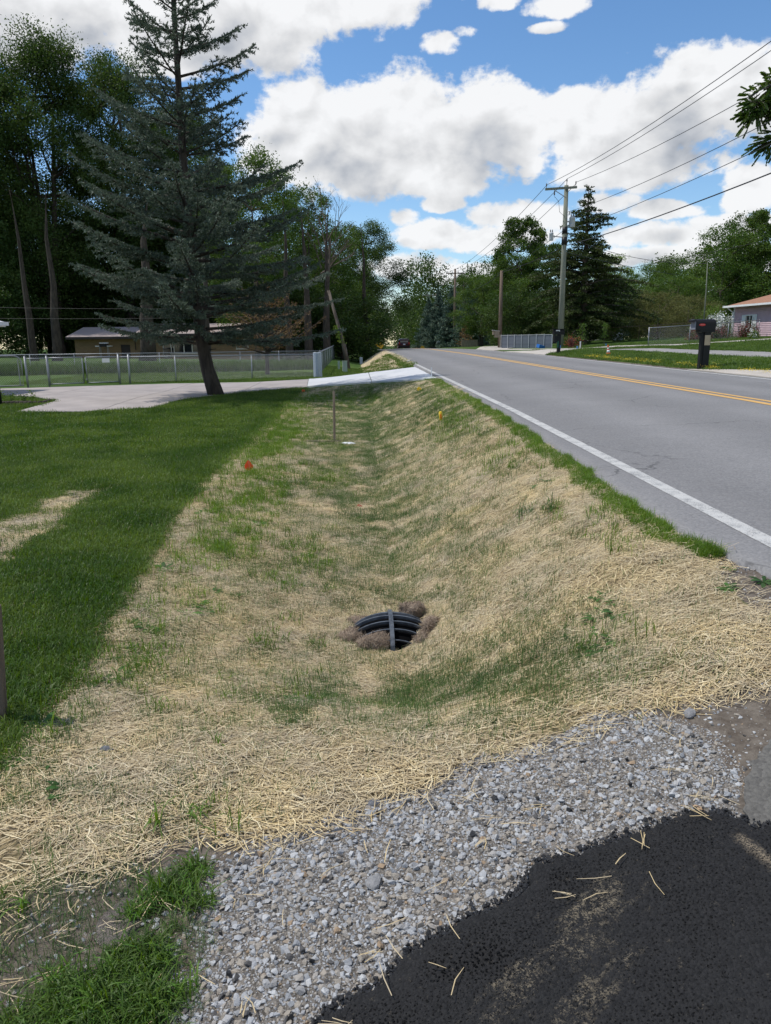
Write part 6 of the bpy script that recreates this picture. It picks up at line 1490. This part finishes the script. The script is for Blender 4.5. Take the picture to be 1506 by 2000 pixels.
LUSH = [(-1.55, 11.8, .26, 1.9, 1.0), (-1.50, 15.5, .26, 2.8, 1.0), (-1.12, 8.9, .26, .7, .95), (-1.3, 7.9, .2, .5, .8), (-1.06, 6.7, .2, .45, .9), (-1.26, 6.2, .18, .4, .7), (-.5, 6.05, .13, .25, .8), (-.55, 5.6, .10, .2, .7), (-.42, 9.5, .16, .45, .9), (-1.33, 13.6, .35, .8, 1.0), (-1.08, 4.86, .10, .14, .7), (-1.3, 3.86, .10, .14, .9), (-1.27, 3.58, .10, .12, .9), (-1.26, 4.24, .10, .14, .6), (-1.11, 5.85, .14, .22, .6), (-.55, 20.5, .7, .9, .9), (1.41, 5.5, .05, .12, .6), (1.47, 5.2, .05, .10, .6), (1.59, 4.43, .05, .10, .7), (1.62, 4.02, .05, .08, .7), (1.54, 4.18, .06, .08, .7), (1.64, 4.9, .05, .12, .7), (1.11, 3.21, .08, .04, .9), (1.27, 3.33, .05, .06, .5), (1.4, 7.44, .12, .5, .4), (1.4, 11.0, .16, 1.0, .6), (-1.38, 3.0, .12, .12, .5), (-.58, 2.26, .08, .05, .9), (-.88, 3.2, .06, .05, .6), (1.7, 14, .2, 1.5, .5), (1.72, 8, .1, 1.2, .4)]
def field_pts(G, dens, rs, noise_s=9, thr=.42, far=1.0):
    X, Y = [], []
    for gx_, gy_, sx, sy, am in G:
        n = int(dens * am * sx * sy * 6.3 * (1 if gy_ < 7 else far)); x = rs.normal(gx_, sx, n); y = rs.normal(gy_, sy, n)
        k = (polydist(x, y, STRAW) > -.05) & (fb(x, y, noise_s, 12) > thr) & (np.hypot((x - .20) / .30, (y - 4.6) / .30) > 1); X.append(x[k]); Y.append(y[k])
    return np.concatenate(X), np.concatenate(Y)
def add_scatter(name, label, cat, x, y, protos, smin, smax, rs, lift=0, tilt=.12, zs=None):
    s = rs.uniform(smin, smax, len(x)); z = height(x, y) + lift
    ro = np.column_stack([rs.uniform(-tilt, tilt, len(x)), rs.uniform(-tilt, tilt, len(x)), rs.uniform(0, 2 * pi, len(x))])
    sz = s if zs is None else s * zs
    print(name, len(x)); return scatter(name, label, cat, np.column_stack([x, y, z]), ro, np.column_stack([s, s, sz]), rs.randint(0, len(protos), len(x)), protos)
pf = [tuft_mesh(100 + i, 12, .06, .022, .060, .0017, .30, M_blfine) for i in range(5)]
x, y = field_pts(FINE, 1700, rsS, 6, .38, .8)
x2, y2 = rand_in(STRAW, 26000, rsS, .02); k = (fb(x2, y2, 2.2, 3) > .50) & ((y2 > 5.5) | (x2 < -.3) | (rsS.rand(len(x2)) < .35)); x = np.concatenate([x, x2[k]]); y = np.concatenate([y, y2[k]])
add_scatter('seedling_grass', 'thin blue-green seedling grass coming up through the straw', 'grass', x, y, pf, .7, 1.35, rsS)
pl = [tuft_mesh(120 + i, 13, .055, .04, .13, .0038, .30, M_blush) for i in range(5)]
x, y = field_pts(LUSH, 430, rsS, 9, .44, .9)
x2, y2 = rand_in(STRAW, 3600, rsS, .06); k = (fb(x2, y2, 2, 6) > .54) & (x2 < -.2) & (y2 > 3.2); x = np.concatenate([x, x2[k]]); y = np.concatenate([y, y2[k]])
add_scatter('weedy_grass', 'bright green coarse grass patches on the straw banks', 'grass', x, y, pl, .6, 1.2, rsS)
# roadside strip
n = 5200; y = 3.72 + (20.6 - 3.72) * rsS.rand(n) ** 1.5; wd_ = np.interp(y, [3.7, 4.3, 8, 20], [.09, .15, .17, .26]); x = edge_x(y) - .02 - wd_ * rsS.rand(n) ** 1.3 + (fb(y, y * 0 + 3, 3.1, 2) - .6) * .16
k = x < edge_x(y) + .015
add_scatter('verge_grass', 'lush bright grass strip along the left edge of the road', 'grass', x[k], y[k], pl, .35, .72, rsS, tilt=.4)
# --- weeds
pw = [rosette(140 + i, 7 + i, .10, M_weed) for i in range(4)]
WP = [(-1.30, 3.86), (-1.27, 3.6), (-1.08, 4.86), (-1.26, 4.3), (-1.12, 4.7), (1.12, 3.18), (1.1, 3.22), (-.95, 5.1), (-1.5, 5.6), (-1.2, 6.2), (-1.6, 7.5), (-1.4, 8.2), (-1.0, 7.2), (-.4, 6.1), (-.5, 5.4), (1.15, 3.4), (1.22, 3.55), (1.3, 3.7), (-.3, 3.35), (-1.7, 9.4), (-1.5, 3.2), (1.5, 6.2), (1.9, 3.35), (.9, 6.8), (1.6, 9.4), (-1.1, 2.5), (-1.35, 2.7), (-1.25, 3.5)]
x = np.array([p[0] for p in WP] * 3) + rsS.normal(0, .06, 3 * len(WP)); y = np.array([p[1] for p in WP] * 3) + rsS.normal(0, .07, 3 * len(WP))
add_scatter('broadleaf_weeds', 'dark broad-leaved weed rosettes dotted over the straw', 'weeds', x, y, pw, .5, 1.05, rsS, tilt=.2)
def big_tuft(label, x, y, n, h_, R_, lean, mat, seed, wd=.006):
    me = tuft_mesh(seed, n, R_, h_ * .5, h_, wd, lean, mat, 5); o = put(me, 'grass_tuft', None, (x, y, H1(x, y))); tag(o, label, 'grass tuft', 'tall single grass tufts on the straw')
big_tuft('tall arching grass tuft on the straw just above the gravel, nearest the camera', -.71, 2.22, 9, .19, .02, .22, M_blush, 201)
big_tuft('smaller upright tuft right of the tall arching one at the gravel edge', -.58, 2.26, 14, .11, .03, .25, M_blush, 202, .005)
big_tuft('slim tuft standing alone in the straw above the tall arching tuft', -.60, 2.76, 8, .11, .015, .2, M_blush, 203)
big_tuft('grey-green tall grass tuft on the road-side bank, largest there', 1.28, 5.6, 26, .20, .08, .30, M_blfine, 204)
big_tuft('grey-green leaning tuft next to the largest one on the road-side bank', 1.43, 5.4, 22, .20, .07, .34, M_blfine, 205)
big_tuft('thin tuft low at the far left edge of the straw near the gravel', -1.0, 1.88, 8, .15, .03, .28, M_blush, 206)
big_tuft('broad tuft beside the lawn edge above the grey rock', -1.27, 3.55, 16, .12, .05, .25, M_blush, 207)
# --- lawn
pn = [tuft_mesh(160 + i, 46, .11, .028, .085, .0038, .36, M_bl) for i in range(6)] + [tuft_mesh(170 + i, 60, .22, .035, .075, .0065, .30, M_bl) for i in range(4)] + [tuft_mesh(180, 14, .09, .03, .07, .003, .4, M_bldry)]
def left_lawn(n, y0, y1):
    y = rsS.uniform(y0, y1, n); xe_ = np.interp(y, [0, 1.9, 2.77, 3.83, 4.76, 6.3, 8.66, 10.9, 15.6, 23.6, 25], [-1.45, -1.46, -1.49, -1.57, -1.69, -1.81, -2.0, -1.97, -1.92, -1.78, -1.75])
    lim = -np.maximum(1.0, (753 / 1447 * 1.03) * y + 2.6) + .02 * y; x = xe_ + .012 * np.sin(y * 9) + (lim - xe_) * rsS.rand(n); xe2 = xe_ + .05 * ((y > 3.3) & (y < 12)); x = x + .05 * ((x > xe_ - .3) & (y > 3.3) & (y < 12)); k = x < xe2 + .015; return x[k], y[k]
xa, ya = left_lawn(9500, 1.0, 6); xb, yb = left_lawn(10500, 6, 12); xc, yc = left_lawn(10500, 12, 25)
def okk(x, y): return (polydist(x, y, DRIVE) < -.03) & (polydist(x, y, SLAB) < -.05)
def thin(x, y): return rsS.rand(len(x)) < np.where(polydist(x, y, BAREPATCH) + (fb(x, y, 4, 9) - .5) * .7 > .0, .16, 1)
LX, LY, LI = [], [], []
for x, y, i0, i1 in ((xa, ya, 0, 6), (xb, yb, 0, 6), (xc, yc, 6, 10)):
    k = okk(x, y) & thin(x, y); x, y = x[k], y[k]; ii_ = rsS.randint(i0, i1, len(x)); dry_ = rsS.rand(len(x)) < .05; ii_[dry_] = 10; LX.append(x); LY.append(y); LI.append(ii_)
x = np.concatenate(LX); y = np.concatenate(LY); i_ = np.concatenate(LI); s = rsS.uniform(.75, 1.25, len(x)) * (.8 + .5 * fb(x, y, 1.2, 4))
rot = np.column_stack([rsS.uniform(-.1, .1, (len(x), 2)), rsS.uniform(0, 6.28, len(x))])
scatter('lawn_grass', 'mown dark green lawn grass left of the straw', 'grass', np.column_stack([x, y, height(x, y)]), rot, np.column_stack([s, s, s]), i_, pn)
print('lawn', len(x))
# other short grass: verge beyond the drive, fenced lawn edge, islands across the road
gx_, gy_ = [], []
for (x0, x1, y0, y1, n_) in ((-2.0, 2.1, 28, 46, 2600), (-14, -2, 30.5, 40, 3600), (10.0, 16, 14, 46, 7600), (13, 24, 30, 50, 3200)):
    gx_.append(rsS.uniform(x0, x1, n_)); gy_.append(rsS.uniform(y0, y1, n_))
x = np.concatenate(gx_); y = np.concatenate(gy_)
k = np.ones(len(x), bool)
for pl_ in (DRIVE, SLAB, A_, B_, C_, D_): k &= polydist(x, y, pl_) < -.1
k &= ~((polydist(x, y, STRAW2) > 0) & (rsS.rand(len(x)) < .75))
M_bl2 = blade_mat('verge_blade', (.065, .125, .020), (.11, .18, .035))
pv = [tuft_mesh(190 + i, 60, .30, .05, .12, .012, .3, M_bl2) for i in range(4)]
add_scatter('roadside_grass', 'rough green grass of the far verges and front lawns', 'grass', x[k], y[k], pv, .7, 1.2, rsS)
# yellow flowering weeds along the far road edge
M_yfl = material('yellow_petals', (.72, .55, .03), rough=.7, isl=.2)
n = 420; y = rsS.uniform(17.5, 33, n); x = 9.95 + np.abs(rsS.normal(0, .22, n)); k = fb(x, y, .7, 3) > .42
pfw = []
for i in range(3):
    V, F = leaf_quads(rsS.uniform(-.1, .1, (9, 3)) * [1, 1, .2] + [0, 0, .09], .022, rsS, 2); pfw.append(raw_mesh('blossoms', V, [F], M_yfl))
add_scatter('yellow_wildflowers', 'low yellow wildflowers along the far edge of the road', 'flowers', x[k], y[k], pfw, .8, 1.4, rsS)
# corner grass
M_blc = blade_mat('corner_blade', (.060, .115, .018), (.105, .170, .032))
pc = [tuft_mesh(210 + i, 22, .045, .05, .13, .0042, .38, M_blc if i % 3 else M_blush, 4) for i in range(6)]
x, y = rand_in(CORNER, 3000, rsS, -.09); g = fb(x, y, 5.0, 21); lowr = np.clip((1.72 - y) / .16, 0, 1) * np.clip((-.44 - x) / .10, 0, 1); k = (.6 * g + .4 * fb(x, y, 16, 33) + .11 * lowr) > .56; 
add_scatter('corner_grass', 'coarse green grass growing at the bottom left corner beside the gravel', 'grass', x[k], y[k], pc, .4, .95, rsS, tilt=.3)
x, y = rand_in(CORNER, 1700, rsS, -.05); add_scatter('corner_seedlings', 'thin scattered grass between stones at the bottom left corner', 'grass', x, y, pf, .6, 1.1, rsS)
# hedge of weeds under the back fence
x = rsS.uniform(-21, -2.5, 1500); y = 40.5 + (x + 22) / 19.8 * 4.5 - rsS.uniform(.2, 1.8, 1500)
pwd = [tuft_mesh(230 + i, 40, .3, .2, .6, .035, .3, M_leafmid, 2) for i in range(3)]
add_scatter('fence_weeds', 'dark weedy growth along the foot of the back fence', 'weeds', x, y, pwd, .6, 1.2, rsS)
# --- gravel
def stone_mesh(seed, mat, flat=.7):
    rs = np.random.RandomState(seed); bm = bmesh.new()
    for p in nrm(rs.normal(size=(13, 3))) * rs.uniform(.42, .52, (13, 1)) * np.array([1.15, .85, flat]): bm.verts.new(p)
    r_ = bmesh.ops.convex_hull(bm, input=bm.verts[:]); bmesh.ops.delete(bm, geom=[g for g in r_['geom_interior'] if isinstance(g, bmesh.types.BMVert)], context='VERTS')
    me = bpy.data.meshes.new('crushed_stone'); bm.to_mesh(me); bm.free(); me.materials.append(mat); return me
M_stone = bpy.data.materials.new('crushed_limestone'); M_stone.use_nodes = True; q = NT(M_stone.node_tree); q.n.clear()
out = q.new('ShaderNodeOutputMaterial'); b = q.new('ShaderNodeBsdfPrincipled'); b.inputs['Roughness'].default_value = .85; b.inputs['Specular IOR Level'].default_value = .25
ob = q.new('ShaderNodeObjectInfo').outputs['Random']; o2 = q.m('FRACT', q.m('MULTIPLY', ob, 13.7)); o3 = q.m('FRACT', q.m('MULTIPLY', ob, 57.3))
c = q.mix(o2, (.33, .34, .352), (.60, .60, .595)); c = q.mix(q.ss(.45, .80, ob), c, (.42, .37, .305)); c = q.mix(q.ss(.955, .985, o3), c, (.40, .29, .19)); c = q.mix(q.ss(.88, .92, o2), c, (.58, .58, .57)); c = q.mix(q.ss(.10, .06, o3), c, (.12, .115, .11))
co = q.new('ShaderNodeTexCoord').outputs['Object']; c = q.hsv(c, .5, 1, q.m('MULTIPLY_ADD', q.noise(co, 5, 5, .7), .6, .7)); q.put(b.inputs[0], c)
bn = q.new('ShaderNodeBump'); bn.inputs['Strength'].default_value = .5; bn.inputs['Distance'].default_value = .1; q.put(bn.inputs['Height'], q.noise(co, 9, 5, .7)); q.l.new(bn.outputs[0], b.inputs['Normal']); q.l.new(b.outputs[0], out.inputs[0])
M_tar = material('tar_coated_stone', (.008, .008, .009), (.022, .022, .024), 9, .5, .4, 20, spec=.5)
ps = [stone_mesh(300 + i, M_stone, (.45, .6, .75, .9)[i % 4]) for i in range(12)]
def stones(name, label, x, y, dmin, dmax, rs, protos, lift=0.0, pw_=2.2):
    d = dmin + (dmax - dmin) * rs.rand(len(x)) ** pw_; z = height(x, y) + d * rs.uniform(-.14, .20, len(x)) + lift
    print(name, len(x)); ro = rs.uniform(0, 2 * pi, (len(x), 3)); ro[:, :2] = rs.normal(0, .35, (len(x), 2))
    return scatter(name, label, 'gravel', np.column_stack([x, y, z]), ro, np.column_stack([d, d, d]), rs.randint(0, len(protos), len(x)), protos)
def grid_in(poly, sp, rs, pad, extra=None):
    xs = [p[0] for p in poly]; ys = [p[1] for p in poly]; X_, Y_ = np.meshgrid(np.arange(min(xs) - .1, max(xs) + .1, sp), np.arange(min(ys) - .1, max(ys) + .1, sp)); X_ = X_.ravel() + rs.uniform(-.5, .5, X_.size) * sp; Y_ = Y_.ravel() + rs.uniform(-.5, .5, Y_.size) * sp
    k = polydist(X_, Y_, poly) + (fb(X_, Y_, 9, 31) - .5) * .14 > pad; return X_[k], Y_[k]
x, y = grid_in(GRAVEL, .0115, rsS, .01); k = (polydist(x, y, ASPH) < .015) & (rsS.rand(len(x)) < .45 + 1.2 * (fb(x, y, 3.5, 40) - .25)); stones('gravel', 'grey crushed limestone gravel between straw and asphalt', x[k], y[k], .007, .030, rsS, ps, .0, 2.0)
x, y = grid_in(GRAVEL, .0078, rsS, -.03); k = polydist(x, y, ASPH) < .01; stones('fine_gravel', 'fine grey stone chips filling the gravel bed', x[k], y[k], .004, .011, rsS, ps, -.001, 1)
SH = [(1.0, 1.85), (1.15, 1.95), (1.35, 2.2), (2.3, 2.5), (2.12, 3.3), (2.0, 3.75), (1.84, 3.85), (1.8, 3.5), (1.76, 2.85), (1.72, 2.5), (1.12, 2.5), (1.1, 2.3)]
x, y = grid_in(SH, .014, rsS, -.04); k = (rsS.rand(len(x)) < .25 + .9 * (fb(x, y, 4, 3) - .2)) & (x < edge_x(y) + .3 * (y < 2.6)); stones('shoulder_stones', 'small stones pressed in the dirt shoulder of the road', x[k], y[k], .004, .020, rsS, ps, -.002, 2.5)
x, y = rand_in([(-1.0, 1.3), (-.95, 1.9), (-.62, 2.1), (-.2, 2.22), (-.4, 1.3)], 1500, rsS, -.05); stones('scattered_stones', 'loose stones strewn over the bare dirt left of the gravel', x, y, .005, .026, rsS, ps, -.001, 2.2)
# tar-black crumbs along the asphalt edge
pt_ = [stone_mesh(340 + i, M_tar, .8) for i in range(6)]
ex, ey = [], []
E_PTS = ASPH[:23]
for (x0, y0), (x1, y1) in zip(E_PTS[:-1], E_PTS[1:]):
    L = math.hypot(x1 - x0, y1 - y0); m_ = int(L * 1500); u = rsS.rand(m_); nx_, ny_ = -(y1 - y0) / L, (x1 - x0) / L; w_ = rsS.normal(0, .016, m_) + np.abs(rsS.normal(0, .012, m_)) * 0
    ex.append(x0 + u * (x1 - x0) + nx_ * w_); ey.append(y0 + u * (y1 - y0) + ny_ * w_)
ex = np.concatenate(ex); ey = np.concatenate(ey)
stones('asphalt_crumbs', 'black asphalt crumbs along the ragged edge of the new asphalt', ex, ey, .005, .020, rsS, pt_, .012, 2)
x, y = grid_in(GRAVEL, .09, rsS, .02); k = (rsS.rand(len(x)) < .16) & (polydist(x, y, ASPH) > -.45); stones('stray_asphalt_crumbs', 'single black asphalt crumbs lying on the gravel', x[k], y[k], .012, .028, rsS, pt_, .008, 1)
# rough surface stones of the new asphalt
x, y = grid_in(ASPH, .0105, rsS, .015); k = (y > .9) & (x < 1.9); x, y = x[k], y[k]
d = .006 + .006 * rsS.rand(len(x)); zz = height(x, y) + .020 + .012 * np.clip(polydist(x, y, ASPH) / .12, 0, 1) - d * .22
scatter('asphalt_aggregate', 'black coated stone grains standing out of the new asphalt', 'asphalt', np.column_stack([x, y, zz]), rsS.uniform(0, 6, (len(x), 3)), np.column_stack([d, d, d * .6]), rsS.randint(0, 6, len(x)), [stone_mesh(360 + i, M_new, .8) for i in range(6)])
print('aggregate', len(x))
# loose straws on gravel and asphalt
pz_ = [straw_mesh(400 + i, 1, .001, .04, .10, .0018, .0032, .012) for i in range(8)] + [straw_mesh(420 + i, 4, .02, .03, .10, .0016, .0032, .012, .25) for i in range(2)]
x, y = grid_in(GRAVEL, .10, rsS, -.03); k = rsS.rand(len(x)) < np.where(polydist(x, y, STRAW) > -.16, 1.0, .35); x, y = x[k], y[k]; x3, y3 = grid_in(ASPH, .16, rsS, .0); k = (rsS.rand(len(x3)) < .0); x = np.concatenate([x, x3[k], np.array([.56, .22, .94, 1.3, 1.5, .04])]); y = np.concatenate([y, y3[k], np.array([1.80, 1.61, 1.84, 2.4, 2.2, 1.49])])
x4, y4 = rand_in(CORNER, 260, rsS); k4 = (y4 > 1.72) | (rsS.rand(len(y4)) < .2); x4, y4 = x4[k4], y4[k4]; x = np.concatenate([x, x4]); y = np.concatenate([y, y4])
lift = np.where(polydist(x, y, ASPH) > 0, .038, .014)
scatter('loose_straws', 'single straws strewn over gravel and asphalt', 'straw', np.column_stack([x, y, height(x, y) + lift]), np.column_stack([np.zeros((len(x), 2)), rsS.uniform(0, 6.28, len(x))]), np.ones((len(x), 3)), rsS.randint(0, 10, len(x)), pz_)
# singled-out rocks
def rock(label, x, y, d, mat, seed, group=None, sq=(1.2, .85, .6)):
    bm = bmesh.new(); bmesh.ops.create_icosphere(bm, subdivisions=4, radius=.5); rs = np.random.RandomState(seed); PL = nrm(rs.normal(size=(9, 3)))
    for v in bm.verts:
        p = np.array(v.co)
        for n_ in PL:
            k_ = p @ n_ - .38
            if k_ > 0: p = p - n_ * k_ * .85
        v.co = Vector(p * np.array(sq)) * (1 + .10 * (vnoise(v.co.x * 7 + 9, v.co.y * 7 + v.co.z * 5 + 9, 1, seed) - .5) + .05 * (vnoise(v.co.x * 19 + 9, v.co.y * 19 + v.co.z * 13 + 9, 1, seed) - .5))
    me = bpy.data.meshes.new('rock'); bm.to_mesh(me); bm.free(); me.materials.append(mat); o = put(me, 'rock', None, (x, y, H1(x, y) + d * .16)); o.scale = (d, d, d); o.rotation_euler.z = seed; tag(o, label, 'rock', group)
M_rock = material('grey_rock', (.13, .135, .15), (.24, .24, .25), 4, .9, .6, 30)
M_rock2 = material('pale_rock', (.26, .26, .26), (.38, .37, .36), 4, .9, .6, 30)
M_rock3 = material('rough_brown_grey_rock', (.15, .125, .105), (.27, .235, .20), 9, .95, 1.0, 40)
rock('dark grey rounded rock lying alone on the straw at the lower left', -1.06, 2.79, .058, M_rock, 3)
rock('large rough grey-brown rock half sunk in the bottom left grass', -.70, 1.80, .17, M_rock3, 5, sq=(1.15, .8, .18)); bpy.data.objects['rock.001'].location.z -= .022
rock('pale flat stone at the right edge of the straw above the gravel', 1.17, 2.38, .05, M_rock2, 7)
rock('biggest pale slab-like stone in the middle of the gravel', .02, 1.86, .055, M_rock2, 9, sq=(.8, 1.2, .5))
rock('orange-brown stone at the right end of the gravel near the asphalt tip', .98, 1.89, .034, material('orange_stone', (.40, .27, .16), rough=.9), 11)
rock('dark blue-grey stone at the straw edge of the gravel', .03, 2.25, .042, M_rock, 13)
